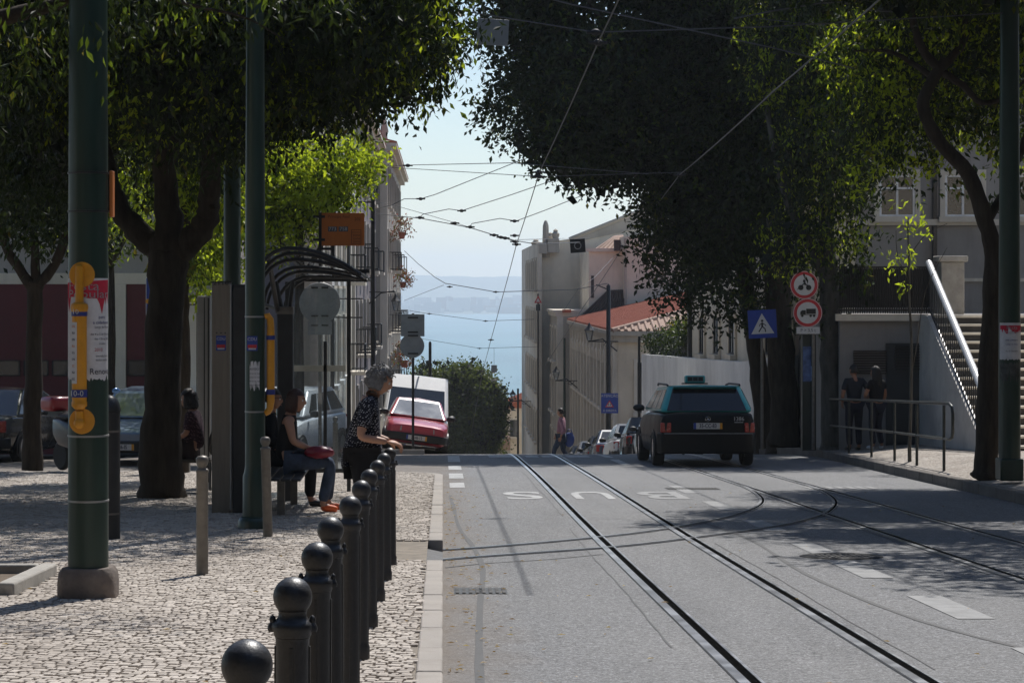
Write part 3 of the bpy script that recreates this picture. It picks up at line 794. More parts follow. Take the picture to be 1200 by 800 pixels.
ll, llf = leaves(lobA[:14], 900, 8, .105, .22, 14, .7, .9)  # lime leaves among the dark ones paint backlit spots
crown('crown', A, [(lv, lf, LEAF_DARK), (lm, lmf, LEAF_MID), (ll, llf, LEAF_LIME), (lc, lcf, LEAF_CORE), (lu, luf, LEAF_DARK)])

# ---- B: smaller tree far left
Y = 38.0
Bt = empty('street_tree', (X_(39, Y), Y, gz(Y) - .05), 'slender street tree at far left, in front of the burgundy garage doors and black car', 'tree', 'street trees on the left pavement')
mb = MB()
limb(mb, [at(38, 551, Y), at(38, 500, Y), at(40, 430, Y), at(41, 345, Y), at(42, 330, Y)], [.19, .155, .14, .135, .14], 21, 12, .02)
f0 = at(41, 338, Y)
limb(mb, [f0, at(22, 315, Y), at(5, 285, Y), at(-10, 230, Y), at(-25, 120, Y)], [.1, .085, .075, .06, .03], 22)
limb(mb, [f0, at(42, 300, Y), at(38, 240, Y), at(45, 120, Y)], [.09, .075, .06, .03], 23)
limb(mb, [f0, at(58, 318, Y), at(75, 285, Y), at(92, 220, Y), at(120, 120, Y)], [.1, .085, .075, .06, .03], 24)
mb.build('trunk', BARK, Bt)
lobB = []
for px, py, dy, rx, ry, rz in ((0, 190, 0, 1.2, 1.4, 1.0), (70, 200, .2, 1.1, 1.4, 1.0), (40, 120, 0, 1.6, 1.8, 1.2), (95, 270, -.3, .55, .8, .3), (25, 255, .2, .55, .8, .45), (140, 285, -.2, .4, .6, .25)):
    c = at(px, py, Y + dy); lobB.append((c.x, c.y, c.z, rx, ry, rz))
lobB.append((X_(40, Y), Y, 5.2, 2, 2.2, 1.6, 3))
lv, lf = leaves(lobB, 2200, 10, .13, .26, 31, .5, .6)
lm, lmf = leaves(lobB[3:6] + lobB[:2], 420, 9, .13, .24, 32, .6, .6)
lc, lcf = leaves([(a[0], a[1], a[2], a[3] * .6, a[4] * .6, a[5] * .6) for a in lobB if a[3] > .9], 300, 8, .22, .3, 33, .2, .2, .8)
crown('crown', Bt, [(lv, lf, LEAF_DARK), (lm, lmf, LEAF_MID), (lc, lcf, LEAF_CORE)])

# ---- C: thin tree beside the shelter
Y = 34.0
Ct = empty('street_tree', (X_(216, Y), Y, gz(Y) + .12), 'thin street tree just behind the thick forked one, in front of the pale poster panel', 'tree', 'street trees on the left pavement')
mb = MB()
limb(mb, [at(214, 553, Y), at(216, 480, Y), at(217, 400, Y), at(215, 345, Y), at(219, 280, Y), at(214, 180, Y), at(216, 60, Y)], [.1, .085, .08, .08, .07, .055, .02], 41, 9, .03)
limb(mb, [at(217, 330, Y), at(230, 300, Y), at(238, 240, Y), at(250, 150, Y)], [.05, .045, .035, .012], 42)
mb.build('trunk', BARK, Ct)
lobC = []
for px, py, dy, rx, ry, rz in ((225, 260, 0, .55, .8, .8), (205, 190, .2, .7, .9, .8), (240, 330, 0, .3, .4, .28), (255, 200, 0, .6, .8, .8), (225, 90, 0, 1.1, 1.2, 1.1)):
    c = at(px, py, Y + dy); lobC.append((c.x, c.y, c.z, rx, ry, rz))
lv, lf = leaves(lobC, 620, 9, .13, .22, 51, .5, .6)
lm, lmf = leaves(lobC, 620, 9, .13, .22, 52, .6, .6)
crown('crown', Ct, [(lv, lf, LEAF_MID), (lm, lmf, LEAF_LIME)])

# ---- D: sunlit lime tree behind the shelter
Y = 44.5
Dt = empty('street_tree', (X_(352, Y), Y, gz(Y)), 'lime green sunlit tree rising behind the roof of the bus shelter', 'tree', 'street trees on the left pavement')
mb = MB()
limb(mb, [at(352, 541, Y), at(351, 460, Y), at(350, 380, Y), at(352, 330, Y), at(350, 250, Y), at(345, 190, Y)], [.13, .1, .095, .09, .07, .03], 61, 9, .03)
limb(mb, [at(352, 330, Y), at(375, 290, Y), at(395, 240, Y), at(415, 195, Y)], [.06, .05, .035, .012], 62)
limb(mb, [at(351, 310, Y), at(325, 280, Y), at(300, 240, Y), at(290, 200, Y)], [.06, .05, .035, .012], 63)
mb.build('trunk', BARK, Dt)
lobD = []
for px, py, dy, rx, ry, rz in ((345, 210, 0, 1.0, 1.2, .75), (390, 205, .2, .8, 1.0, .62), (420, 190, 0, .5, .7, .4), (330, 262, 0, .55, .8, .45), (375, 255, .2, .55, .8, .32), (300, 230, 0, .7, .9, .8), (265, 285, 0, .6, .8, .75), (235, 300, .3, .45, .7, .6), (318, 170, 0, .5, .7, .35), (438, 185, 0, .25, .4, .25)):
    c = at(px, py, Y + dy); lobD.append((c.x, c.y, c.z, rx, ry, rz))
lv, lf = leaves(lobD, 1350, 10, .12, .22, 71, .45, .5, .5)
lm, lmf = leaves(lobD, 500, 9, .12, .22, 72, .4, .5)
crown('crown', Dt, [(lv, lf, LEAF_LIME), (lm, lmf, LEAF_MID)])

# ---- pale sunlit tree in the side street, seen through the gaps of the dark crowns
Y = 47.5
Bg = empty('street_tree', (X_(125, Y), Y, gz(Y)), 'yellow green sunlit tree in front of the garage, seen between the dark trunks at left', 'tree', 'street trees on the left pavement')
mb = MB(); limb(mb, [at(132, 548, Y), at(131, 480, Y), at(131, 400, Y), at(130, 300, Y), at(120, 200, Y)], [.1, .085, .075, .06, .02], 71, 8, .02); limb(mb, [at(130, 310, Y), at(150, 270, Y), at(160, 220, Y)], [.05, .04, .015], 72); mb.build('trunk', BARK, Bg)
lobZ = []
for px, py, rx, rz in ((125, 262, .75, .5), (80, 250, .7, .5), (150, 230, .7, .6), (60, 180, 1.0, .8), (120, 150, 1.1, .9), (160, 130, .9, .9), (20, 130, .9, .8), (90, 70, 1.2, .9), (215, 140, .8, .9), (200, 60, .9, .9), (290, 120, .8, .8)):
    c = at(px, py, Y); lobZ.append((c.x, c.y, c.z, rx, .8, rz))
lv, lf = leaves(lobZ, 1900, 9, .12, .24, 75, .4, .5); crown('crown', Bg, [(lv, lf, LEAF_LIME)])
# ---- near branch hanging in at top left
Y = 15.5
Nt = empty('overhanging_tree', (-4.6, 13.2, gz(13.2) + .1), 'near tree at left edge whose leafy branch hangs in front of the big green pole', 'tree')
mb = MB()
limb(mb, [(-4.75, 13.2, gz(13.2) + .1), (-4.7, 13.3, 1.5), (-4.6, 13.6, 3.4), (-4.4, 14.2, 5.2)], [.24, .2, .17, .09], 81, 12, .02)
limb(mb, [(-4.6, 13.6, 2.9), at(-60, 45, Y), at(0, 22, Y), at(65, 5, Y), at(130, -25, Y), at(260, -40, Y)], [.1, .075, .06, .045, .035, .015], 82, 9)
limb(mb, [at(130, -25, Y), at(220, 5, Y), at(285, 20, Y), at(330, 45, Y)], [.022, .014, .009, .004], 83, 6)
mb.build('trunk', BARK, Nt)
lobN = []
for px, py, dy, rx, ry, rz in ((40, 30, 0, .45, .9, .25), (110, 20, .3, .4, .7, .25), (200, -15, .2, .55, .7, .26), (320, -25, .2, .5, .7, .25), (0, 110, .3, .25, .6, .3), (100, 70, -.6, .2, .3, .2)):
    c = at(px, py, Y + dy); lobN.append((c.x, c.y, c.z, rx, ry, rz))
for x, y, z, r_, h in ((-4.2, 15, 4.6, 1.6, .8), (-5.6, 17, 5.0, 1.8, .9), (-3.2, 18.2, 5.2, 1.5, .8), (-6.5, 20, 5.4, 2, 1), (-4.6, 20.5, 5.6, 1.8, .9), (-3.0, 21.5, 5.6, 1.4, .8)): lobN.append((x, y, z, r_, r_, h, 2.2))
lv, lf = leaves(lobN, 4200, 10, .085, .17, 91, .3, 1.0, .34)
lm, lmf = leaves(lobN[:6], 70, 7, .085, .17, 92, .5, 1.0, .34)
crown('crown', Nt, [(lv, lf, LEAF_DARK), (lm, lmf, LEAF_MID)])

# ---- E: the huge dark tree on the right (three trunks side by side are three trees)
Y = 53.0
E = empty('large_tree', (X_(920, Y), Y, gz(Y) + .2), 'huge dense dark tree whose crown overhangs the street above the taxi', 'tree', 'big trees on the right pavement')
mb = MB()
limb(mb, [at(921, 540, Y), at(920, 522, Y), at(919, 495, Y), at(917, 430, Y), at(913, 350, Y), at(905, 280, Y)], [.5, .42, .34, .31, .29, .27], 101, 14, .03)
limb(mb, [at(905, 290, Y), at(860, 220, Y), at(800, 150, Y - 1), at(740, 80, Y - 2), at(690, 0, Y - 2)], [.2, .17, .13, .1, .05], 102)
limb(mb, [at(905, 290, Y), at(930, 200, Y), at(960, 80, Y - 1), at(970, -60, Y - 1)], [.2, .16, .12, .06], 103)
limb(mb, [at(905, 290, Y), at(880, 180, Y + 2), at(860, 60, Y + 3)], [.18, .14, .06], 104)
mb.build('trunk', BARK, E)
lobE = []
for px, py, dy, rx, ry, rz in ((640, 30, 0, .85, 2.0, .85), (610, 120, .5, .95, 2.2, .62), (595, 150, .5, .6, 1.3, .36), (660, 165, -.5, 1.1, 2.4, .85), (700, 90, -1, 1.8, 2.8, 1.6), (760, 160, 0, 1.8, 3, 1.35), (700, 190, .4, 1.1, 2, .6), (820, 60, .5, 2.4, 3.2, 2.2), (830, 230, 0, 1.6, 2.6, 1.5), (800, 290, .2, 1.0, 1.8, .95), (835, 345, 0, .85, 1.6, .65), (785, 335, .2, .5, 1.1, .5), (890, 180, 1, 1.7, 2.6, 2.2), (900, 320, 1.0, 1.0, 1.6, .9), (790, 245, 0, .8, 1.6, .6), (870, 365, .5, .5, 1, .28), (640, 80, 0, 1, 2, .8)):
    c = at(px, py, Y + dy); lobE.append((c.x, c.y, c.z, rx, ry, rz))
for x, y, z, r_, h, wt in ((2.8, 52, 9.0, 2.0, 1.5, 5), (4.5, 53, 10.2, 3.0, 1.9, 10), (7, 54, 10.0, 2.8, 2.2, 9), (1.8, 52.5, 7.6, 1.2, 1.1, 3), (1.2, 55, 10.6, 2.0, 1.2, 8), (3.6, 56, 10.8, 2.2, 1.3, 8), (-.4, 57, 11, 1.5, .9, 4)):
    lobE.append((x, y, z, r_, r_, h, wt))
for px, py, dy, rx, ry, rz in ((960, 330, 1, .6, .8, .5), (955, 300, .5, .7, .9, .5)):
    c = at(px, py, Y + dy); lobE.append((c.x, c.y, c.z, rx, ry, rz))
lv, lf = leaves(lobE, 11500, 11, .15, .3, 111, .55, .35, .5)
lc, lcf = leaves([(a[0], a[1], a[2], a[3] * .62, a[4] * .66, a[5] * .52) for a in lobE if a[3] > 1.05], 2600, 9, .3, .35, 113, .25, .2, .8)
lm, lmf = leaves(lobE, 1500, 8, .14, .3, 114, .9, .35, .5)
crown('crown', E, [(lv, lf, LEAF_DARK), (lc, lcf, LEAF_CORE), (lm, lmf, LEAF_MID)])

Y = 55.0
G = empty('large_tree', (X_(897, Y), Y, gz(54) + .2), 'leaning dark trunk of the tree behind the blue pedestrian crossing sign', 'tree', 'big trees on the right pavement')
mb = MB()
limb(mb, [at(900, 545, Y), at(899, 520, Y), at(896, 490, Y), at(888, 430, Y), at(881, 385, Y), at(872, 320, Y), at(850, 240, Y), at(830, 120, Y)], [.36, .3, .25, .22, .2, .18, .13, .05], 121, 12, .02)
mb.build('trunk', BARK, G)
lobG = [(at(px, py, Y + 2)[0], Y + 2, at(px, py, Y)[2], rx, 2, rz) for px, py, rx, rz in ((850, 130, 1.8, 1.6), (880, 250, 1.3, 1.3), (900, 60, 1.9, 1.7), (845, 290, .9, .8))] + [(8, 58, 9, 2.6, 2.6, 2, 6)]
lv, lf = leaves(lobG, 1800, 10, .16, .3, 131, .5, .35, .5)
lc, lcf = leaves([(a[0], a[1], a[2], a[3] * .7, a[4] * .7, a[5] * .7) for a in lobG], 420, 9, .3, .35, 132, .2, .2, .8)
crown('crown', G, [(lv, lf, LEAF_DARK), (lc, lcf, LEAF_CORE)])

Y = 48.0
H = empty('large_tree', (X_(977, Y), Y, gz(Y) + .18), 'tall tree with pale upper trunk standing right of the no trucks sign', 'tree', 'big trees on the right pavement')
mb = MB()
limb(mb, [at(978, 545, Y), at(978, 528, Y), at(977, 500, Y), at(975, 420, Y), at(972, 330, Y), at(968, 270, Y), at(970, 200, Y), at(973, 120, Y), at(960, 20, Y), at(955, -80, Y)], [.4, .33, .27, .25, .2, .15, .14, .13, .1, .04], 141, 12, .03)
limb(mb, [at(972, 330, Y), at(950, 290, Y), at(925, 240, Y), at(905, 160, Y), at(890, 60, Y)], [.14, .11, .09, .07, .03], 142)
limb(mb, [at(973, 150, Y), at(1000, 80, Y - .5), at(1030, 10, Y - 1)], [.08, .06, .03], 143)
mb.build('trunk', BARKGREY, H)
lobH = []
for px, py, dy, rx, ry, rz in ((940, 60, 0, 1.3, 1.8, 1.3), (960, 180, -.6, .9, 1.4, 1.2), (1000, 110, 0, 1.0, 1.5, 1.3), (930, 280, .2, .7, 1, .8), (985, 270, -.3, .6, .9, .6), (946, 317, -1.6, .3, .2, .16), (1000, 200, 0, .6, 1, .7), (995, 320, -.4, .45, .6, .45), (950, 360, .2, .45, .7, .4)):
    c = at(px, py, Y + dy); lobH.append((c.x, c.y, c.z, rx, ry, rz))
lobH.append((8, 48, 8.2, 2.2, 2.2, 1.8, 4))
lv, lf = leaves(lobH, 2500, 10, .14, .28, 151, .5, .8, .42)
lm, lmf = leaves(lobH, 800, 9, .13, .26, 152, .6, .8, .42)
lc, lcf = leaves([(a[0], a[1], a[2], a[3] * .6, a[4] * .6, a[5] * .6) for a in lobH if a[3] > .65], 220, 8, .26, .25, 153, .2, .2, .8)
ll, llf = leaves(lobH[:6], 700, 8, .12, .24, 154, .8, .8)  # bright lime leaves mixed in as painted backlight
crown('crown', H, [(lv, lf, LEAF_DARK), (lm, lmf, LEAF_MID), (ll, llf, LEAF_LIME), (lc, lcf, LEAF_CORE)])

# ---- K: the crooked tree by the right pole
Y = 32.6
K = empty('street_tree', (X_(1156, Y), Y, gz(Y) + .2), 'crooked tree leaning left beside the right hand green pole', 'tree')
mb = MB()
limb(mb, [at(1154, 560, Y), at(1156, 540, Y), at(1158, 450, Y), at(1162, 360, Y), at(1164, 300, Y), at(1155, 260, Y), at(1135, 205, Y), at(1100, 165, Y), at(1082, 125, Y), at(1094, 92, Y), at(1108, 70, Y)], [.22, .17, .155, .14, .13, .125, .11, .1, .09, .085, .08], 161, 12, .015)
f0 = at(1100, 82, Y)
limb(mb, [f0, at(1080, 55, Y), at(1068, 15, Y), at(1060, -60, Y)], [.07, .06, .05, .02], 162)
limb(mb, [f0, at(1120, 62, Y), at(1132, 40, Y), at(1128, -10, Y), at(1150, -90, Y)], [.07, .06, .05, .04, .02], 163)
limb(mb, [f0, at(1128, 100, Y), at(1150, 120, Y), at(1185, 110, Y), at(1230, 60, Y)], [.06, .05, .04, .03, .015], 164)
limb(mb, [at(1094, 92, Y), at(1070, 75, Y + .3), at(1040, 60, Y + .4), at(1000, 60, Y + .5)], [.05, .04, .03, .01], 165)
limb(mb, [at(1155, 262, Y), at(1180, 220, Y + .2), at(1205, 150, Y + .2), at(1225, 60, Y + .3)], [.07, .06, .045, .02], 166)
mb.build('trunk', BARK, K)
lobK = []
for px, py, dy, rx, ry, rz in ((1040, 50, .3, .85, 1.2, .7), (1110, 30, 0, .9, 1.3, .65), (1180, 60, .2, .7, 1.1, .7), (1050, 140, .5, .55, .9, .5), (1020, 190, .5, .4, .7, .38), (1090, 190, .5, .4, .8, .3), (1070, 100, 2, .8, 1, .55), (1125, 120, 2, .7, 1, .5), (1160, 60, 2, .8, 1, .6), (1180, 150, 1.5, .5, .8, .5), (1020, 60, 2, .7, 1, .6), (1040, 180, 2, .45, .8, .3), (1115, 150, .6, .5, .8, .45), (1190, 160, .4, .4, .8, .6), (1150, 215, .6, .2, .4, .25), (1000, 130, .6, .5, .9, .5)):
    c = at(px, py, Y + dy + 1.0); lobK.append((c.x, c.y, c.z, rx, ry, rz))
for x, y, z, r_, h, wt in ((7.2, 31.5, 6.6, 2.4, 1.3, 4.5), (9, 33, 7.4, 2.4, 1.5, 3.5), (5.6, 31.0, 6.0, 1.3, .7, 1.6), (6.4, 27.5, 6.4, 1.9, .9, 2.6), (5.0, 29.5, 6.6, 1.1, .6, 1.2), (8.2, 36, 7.0, 2.2, 1.2, 3)):
    lobK.append((x, y, z, r_, r_, h, wt))
lv, lf = leaves(lobK, 3900, 10, .115, .24, 171, .45, .8, .42)
lm, lmf = leaves(lobK, 2400, 9, .115, .24, 172, .5, .8, .42)
ll, llf = leaves(lobK[:11], 900, 8, .11, .22, 173, .6, .8, .42)  # sun shining through the crown, put into lime leaf colour
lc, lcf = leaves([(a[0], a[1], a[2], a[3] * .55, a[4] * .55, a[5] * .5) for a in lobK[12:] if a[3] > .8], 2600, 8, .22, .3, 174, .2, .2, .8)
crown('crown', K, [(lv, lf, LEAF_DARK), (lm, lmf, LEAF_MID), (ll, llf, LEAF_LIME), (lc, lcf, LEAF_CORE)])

# ---- sapling by the railing
Y = 40.0
S = empty('sapling', (X_(1066, Y), Y, gz(Y) + .19), 'thin young sapling with a few leaves behind the metal railing', 'tree')
mb = MB()
limb(mb, [at(1066, 541, Y), at(1068, 440, Y), at(1066, 350, Y), at(1064, 255, Y)], [.035, .028, .02, .01], 181, 6, .1)
limb(mb, [at(1066, 300, Y), at(1085, 275, Y), at(1110, 262, Y)], [.01, .008, .004], 182, 5)
limb(mb, [at(1065, 330, Y), at(1052, 300, Y), at(1050, 270, Y)], [.01, .008, .004], 183, 5)
limb(mb, [at(1068, 440, Y), at(1075, 400, Y), at(1085, 340, Y), at(1110, 290, Y)], [.012, .01, .008, .004], 184, 5)
mb.build('trunk', BARKGREY, S)
lob = [(*at(px, py, Y), .22, .22, .22) for px, py in ((1083, 262), (1055, 288), (1090, 275), (1070, 250), (1052, 325), (1062, 300))]
lv, lf = leaves(lob, 26, 6, .11, .14, 191, .5, .6); crown('crown', S, [(lv, lf, LEAF_LIME)])

# ---- round tree down the hill
Y = 165.0
T = empty('round_tree', (X_(545, Y), Y, gz(Y)), 'rounded green tree down the hill behind the red car and white van', 'tree')
mb = MB(); z0 = gz(Y)
limb(mb, [(X_(545, Y), Y, z0), (X_(545, Y), Y, z0 + 2.5), (X_(543, Y), Y, z0 + 5)], [.4, .3, .2], 201)
for dx in (-1.6, -.7, .8, 1.6): limb(mb, [(X_(545, Y), Y, z0 + 2.3), (X_(545, Y) + dx * .6, Y, z0 + 4.5), (X_(545, Y) + dx, Y, z0 + 7)], [.2, .13, .05], 202 + dx)
mb.build('trunk', BARK, T)
lob = []
for px, py, rx, rz in ((545, 450, 2.0, 1.3), (520, 455, 1.6, 1.4), (510, 480, 1.6, 1.6), (565, 465, 1.4, 1.2), (540, 490, 2.6, 2.0), (570, 495, 1.3, 1.4), (555, 515, 1.9, 1.6), (575, 470, 1.0, .9), (525, 520, 2.0, 1.6), (500, 450, 1.0, 1.0)):
    c = at(px, py, Y); lob.append((c.x, c.y + random.uniform(-1, 1), c.z, rx, max(1.5, rx), rz))
lv, lf = leaves(lob, 9000, 9, .22, .5, 211, .6, .2, .6)
lc, lcf = leaves([(a[0], a[1], a[2], a[3] * .75, a[4] * .75, a[5] * .75) for a in lob], 1500, 8, .45, .5, 212, .3, .1, .8)
crown('crown', T, [(lv, lf, LEAF_FAR), (lc, lcf, LEAF_CORE)])
# ================================================================ STREET FURNITURE
# ---- black ball-topped bollards along the kerb
def bollard_proto():
    r0 = empty('kerb_bollard', (0, 0, 0))
    mb = MB()
    mb.lathe([(.05, 0), (.05, .06), (.0445, .075), (.042, .09), (.0415, .735), (.0435, .742)], seg=20)
    for k in range(4):      # slim raised edges on the shaft
        a = k * PI / 2
        mb.box((.0405 * math.cos(a), .0405 * math.sin(a), .40), (.008, .008, .64), a)
    mb.build('shaft', IRON, r0, world=False)
    mb = MB()
    mb.lathe([(.0435, .743), (.046, .747), (.047, .755), (.0515, .762), (.0525, .770), (.050, .778), (.042, .784), (.036, .792), (.034, .802), (.036, .808)], seg=22)
    for s in (-1, 1):       # chain lugs
        mb.lathe([(.0, -.001), (.011, 0), (.0135, .008), (.011, .016), (.007, .022), (.0085, .03), (.006, .037), (0, .041)], (s * .049, 0, .756), 10)
    mb.build('collar', IRON, r0, world=False)
    mb = MB(); mb.ball((0, 0, .842), .0485, 24, 16); mb.build('ball_top', IRON, r0, world=False)
    return r0
ords = ['nearest black ball-topped bollard, cut by the bottom of the photo', 'second nearest black bollard, just behind the one cut by the bottom edge', 'third nearest black bollard of the kerb row', 'fourth black bollard of the kerb row, counted from the camera',
        'fifth black bollard of the kerb row, counted from the camera', 'black bollard midway along the kerb row, sixth from the camera', 'fourth black bollard from the woman\'s end of the kerb row', 'third black bollard from the woman\'s end of the kerb row',
        'black bollard next to the one the grey haired woman touches', 'farthest black bollard of the row, under the hand of the grey haired woman']
bx = [-.364, -.375, -.382, -.40, -.40, -.415, -.415, -.415, -.405, -.40]
by = [4.29, 5.69, 6.95, 8.3, 9.85, 11.5, 13.0, 14.6, 16.1, 17.5]
pr = bollard_proto()
for i in range(10):
    o = pr if i == 0 else copy_tree(pr)
    o.location = (bx[i], by[i], gz(by[i]) + .118); o.rotation_euler = (R(random.uniform(-.6, .6)), R(random.uniform(-.6, .6)), R(random.uniform(-4, 4)))
    tag(o, ords[i], 'bollard', 'black ball-topped bollards along the kerb')

# ---- grey-brown slimmer bollards on the cobbles
def grey_bollard(px, base_y, top_y, label, tilt=0):
    Y = 2700 * 1.36 / (base_y - 451); h = (base_y - top_y) / F * Y
    r0 = empty('grey_bollard', (X_(px, Y), Y, gz(Y) + .115), label, 'bollard', 'slim grey bollards on the cobbles', ry=R(tilt))
    mb = MB(); mb.lathe([(.043, 0), (.043, h - .125), (.047, h - .12), (.048, h - .108), (.043, h - .10)], seg=18); mb.build('shaft', GREYPAINT, r0, world=False)
    mb = MB(); mb.lathe([(.043, h - .1), (.03, h - .092), (.029, h - .082), (.040, h - .065), (.0465, h - .042), (.044, h - .02), (.032, h - .006), (0, h)], seg=18); mb.build('ball_top', GREYPAINT, r0, world=False)
    return r0
grey_bollard(237, 672, 532, 'slim grey bollard on the open cobbles right of the thick forked tree')
grey_bollard(314, 628, 510, 'slim grey bollard leaning beside the dark pole with the yellow tube', -1.6)
grey_bollard(393, 548, 487, 'slim grey bollard seen through the glass of the bus shelter')

# ---- the big green pole with poster and yellow cable guard
Y = 14.9; cx = X_(103.5, Y); g = gz(Y) + .115
P1 = empty('green_pole', (cx, Y, g), 'thick green pole on a stone block with a torn poster and straps', 'pole')
mb = MB(); mb.lathe([(.13, .1), (.128, 2.0), (.122, 4.0), (.11, 8.6), (0, 8.65)], seg=32); mb.build('shaft', GREEN, P1, world=False)
mb = MB()
ringp = []
for z, s in ((0, .19), (.10, .19), (.165, .182), (.195, .16)):
    ringp.append([( (abs(math.cos(a)) ** .55) * math.copysign(1, math.cos(a)) * s, (abs(math.sin(a)) ** .55) * math.copysign(1, math.sin(a)) * s, z) for a in np.linspace(0, 2 * PI, 28, endpoint=False)])
n = 28; vs = [q for r_ in ringp for q in r_]; fs = []
for i in range(3):
    for k in range(n): fs.append((i * n + k, i * n + (k + 1) % n, (i + 1) * n + (k + 1) % n, (i + 1) * n + k))
fs.append(tuple(3 * n + k for k in range(n))); mb.add(vs, fs, 0, True)
mb.build('stone_base', ROUGHSTONE, P1, world=False)
for py in (203, 248, 510, 586):
    mb = MB(); z = Z_(py, Y) - g; mb.lathe([(.1275, z - .007), (.1335, z - .006), (.1335, z + .006), (.1275, z + .007)], seg=32); mb.build('strap', STEEL if py > 300 else DARKSTEEL, P1, world=False)
def curved_sheet(mb, rad, a0, a1, z0, z1, ragged=0, n=26, seed=0, mi=0, top_r=0):
    rnd = random.Random(seed); vs = []; fs = []
    for i in range(n + 1):
        a = a0 + (a1 - a0) * i / n
        zb = z0 + ragged * abs(rnd.gauss(0, 1)); zt = z1 - top_r * abs(rnd.gauss(0, 1))
        vs += [(rad * math.cos(a), rad * math.sin(a), zb), (rad * math.cos(a), rad * math.sin(a), zt)]
    for i in range(n): fs.append((2 * i, 2 * i + 2, 2 * i + 3, 2 * i + 1))
    mb.add(vs, fs, mi)
# poster (local frame: angle -90deg faces the camera)
zt, zb = Z_(326, Y) - g, Z_(446, Y) - g
def wrap_mesh(o, rad):
    """bend a flat text mesh (x right, z up, facing -y) round the pole"""
    for v in o.data.vertices:
        a = v.co.x / rad; d = v.co.y
        v.co.x = (rad + .0) * math.sin(a); v.co.y = -(rad) * math.cos(a)
mb = MB(); curved_sheet(mb, .1300, R(-172), R(-8), zb, zt, .02, 40, 4)
po = mb.build('poster', PAPER, P1, world=False)
mb = MB()   # red zigzag banner of the poster
zz = [(-.17, zt - .03), (.185, zt - .01), (.178, zt - .17), (.165, zt - .11), (.152, zt - .17), (.142, zt - .12), (.115, zt - .23), (.085, zt - .13), (.03, zt - .13), (-.03, zt - .12), (-.11, zt - .12), (-.135, zt - .22), (-.165, zt - .12)]
poly = []
for (xa, za), (xb, zb_) in zip(zz, zz[1:] + zz[:1]):
    for k in range(6): poly.append((xa + (xb - xa) * k / 6, 0, za + (zb_ - za) * k / 6))
bm = bmesh.new(); fv = [bm.verts.new(p) for p in poly]; bm.faces.new(fv); bmesh.ops.triangulate(bm, faces=bm.faces); 
me = bpy.data.meshes.new('red_banner'); bm.to_mesh(me); bm.free(); me.materials.append(REDINK)
ob = bpy.data.objects.new('red_banner', me); COL.objects.link(ob); ob.parent = po
# (vertices only on the outline: bend with extra cuts)
bm = bmesh.new(); bm.from_mesh(me); bmesh.ops.subdivide_edges(bm, edges=bm.edges, cuts=3, use_grid_fill=True); bm.to_mesh(me); bm.free(); wrap_mesh(ob, .1318)
for body, sz, x, z, m_ in (('Festa', .082, -.02, zt - .052, SIGNWHITE), ('Popular', .075, .02, zt - .104, SIGNWHITE), ('para', .03, .115, zt - .25, BLUE), ('a cidadania', .03, .115, zt - .285, BLUE), ('Largo do Rato', .02, .12, zt - .315, INK), ('dia 4 e 5 de Outubro', .02, .12, zt - .36, INK), ('das 12h as 24h', .02, .12, zt - .39, INK), ('musica', .02, .12, zt - .42, INK), ('2010', .03, .09, zt - .46, REDINK), ('entrada livre', .02, .12, zt - .50, INK), ('todos juntos', .02, .12, zt - .525, INK), ('Renovar', .055, .12, zt - .60, INK)):
    t = lettering(body, sz, facing((x, 0, z)), m_, po, 'lettering', depth=.0001, sx=1.35 if z > zt - .15 else 1.0); wrap_mesh(t, .1325)
for s in ((-.12, .38, .5), (.1, .42, .6)): pass
# yellow cable guard
yc = -.148
YG = empty('yellow_tube', (cx - .035, Y - .145, g + Z_(503, Y) - g), 'yellow warning tube with blue bands strapped to the big green pole', 'cable guard', 'yellow tubes strapped to poles')
def yz(py): return Z_(py, Y) - YG.location.z
mb = MB()
mb.lathe([(.012, yz(352)), (.052, yz(356)), (.058, yz(360)), (.05, yz(366)), (.048, yz(372)), (.048, yz(466)), (.046, yz(468)), (.05, yz(470)), (.05, yz(474)), (.03, yz(478))], (0, 0, 0), 20)
mb.lathe([(.027, yz(480)), (.027, yz(495))], (0, 0, 0), 16)
mb.lathe([(.03, yz(355)), (.027, yz(350)), (.027, yz(318)), (.024, yz(312)), (0, yz(309))], (0, 0, 0), 16)
YT = mb.build('tube', YELLOW, YG, world=False)
mb = MB()
for py, s in ((322, -1), (492, 1)):     # rounded end flanges wrapped on the pole
    mb = MB(); mb.lathe([(0, .0), (.08, 0), (.083, .006), (.08, .012), (.05, .016), (0, .018)], (.014, .012, yz(py)), 24, axis='Y')
    if s > 0: mb.ball((0, -.005, yz(494)), .036, 14, 10)
    mb.build('end_flange', YELLOW, YG, world=False)
for p0, p1 in ((360.5, 370), (455, 464)):
    mb = MB(); mb.lathe([(.0465, yz(p1)), (.0515, yz(p1)), (.0515, yz(p0)), (.0465, yz(p0))], seg=20); b_ = mb.build('blue_band', BLUE, YG, world=False)
lettering('10-0', .05, facing((-.01, -.0535, yz(459.5))), SIGNWHITE, b_, depth=.001)
lettering('10', .045, facing((-.018, -.0535, yz(365))), SIGNWHITE, b_, depth=.001)
mb = MB(); curved_sheet(mb, .0492, R(-165), R(-100), yz(448), yz(377), 0, 10); st = mb.build('instruction_sticker', PAPER, YG, world=False)
for i in range(9): lettering(random.choice(['EN', 'SC', 'EG', 'RA', 'HL']), .022, facing((-.032, -.0415, yz(382 + i * 7.6)), R(-40)), INK if i % 3 else ORANGE, st, depth=.0008)
# edge-on orange sign fixed behind the pole
mb = MB(); mb.box((cx + .145, Y + .06, Z_(227, Y)), (.022, .10, .30)); s_ = mb.build('orange_plate', ORANGE, bevel=.006)
tag(s_, 'narrow orange plate fixed edge-on to the back of the big green pole', 'sign')

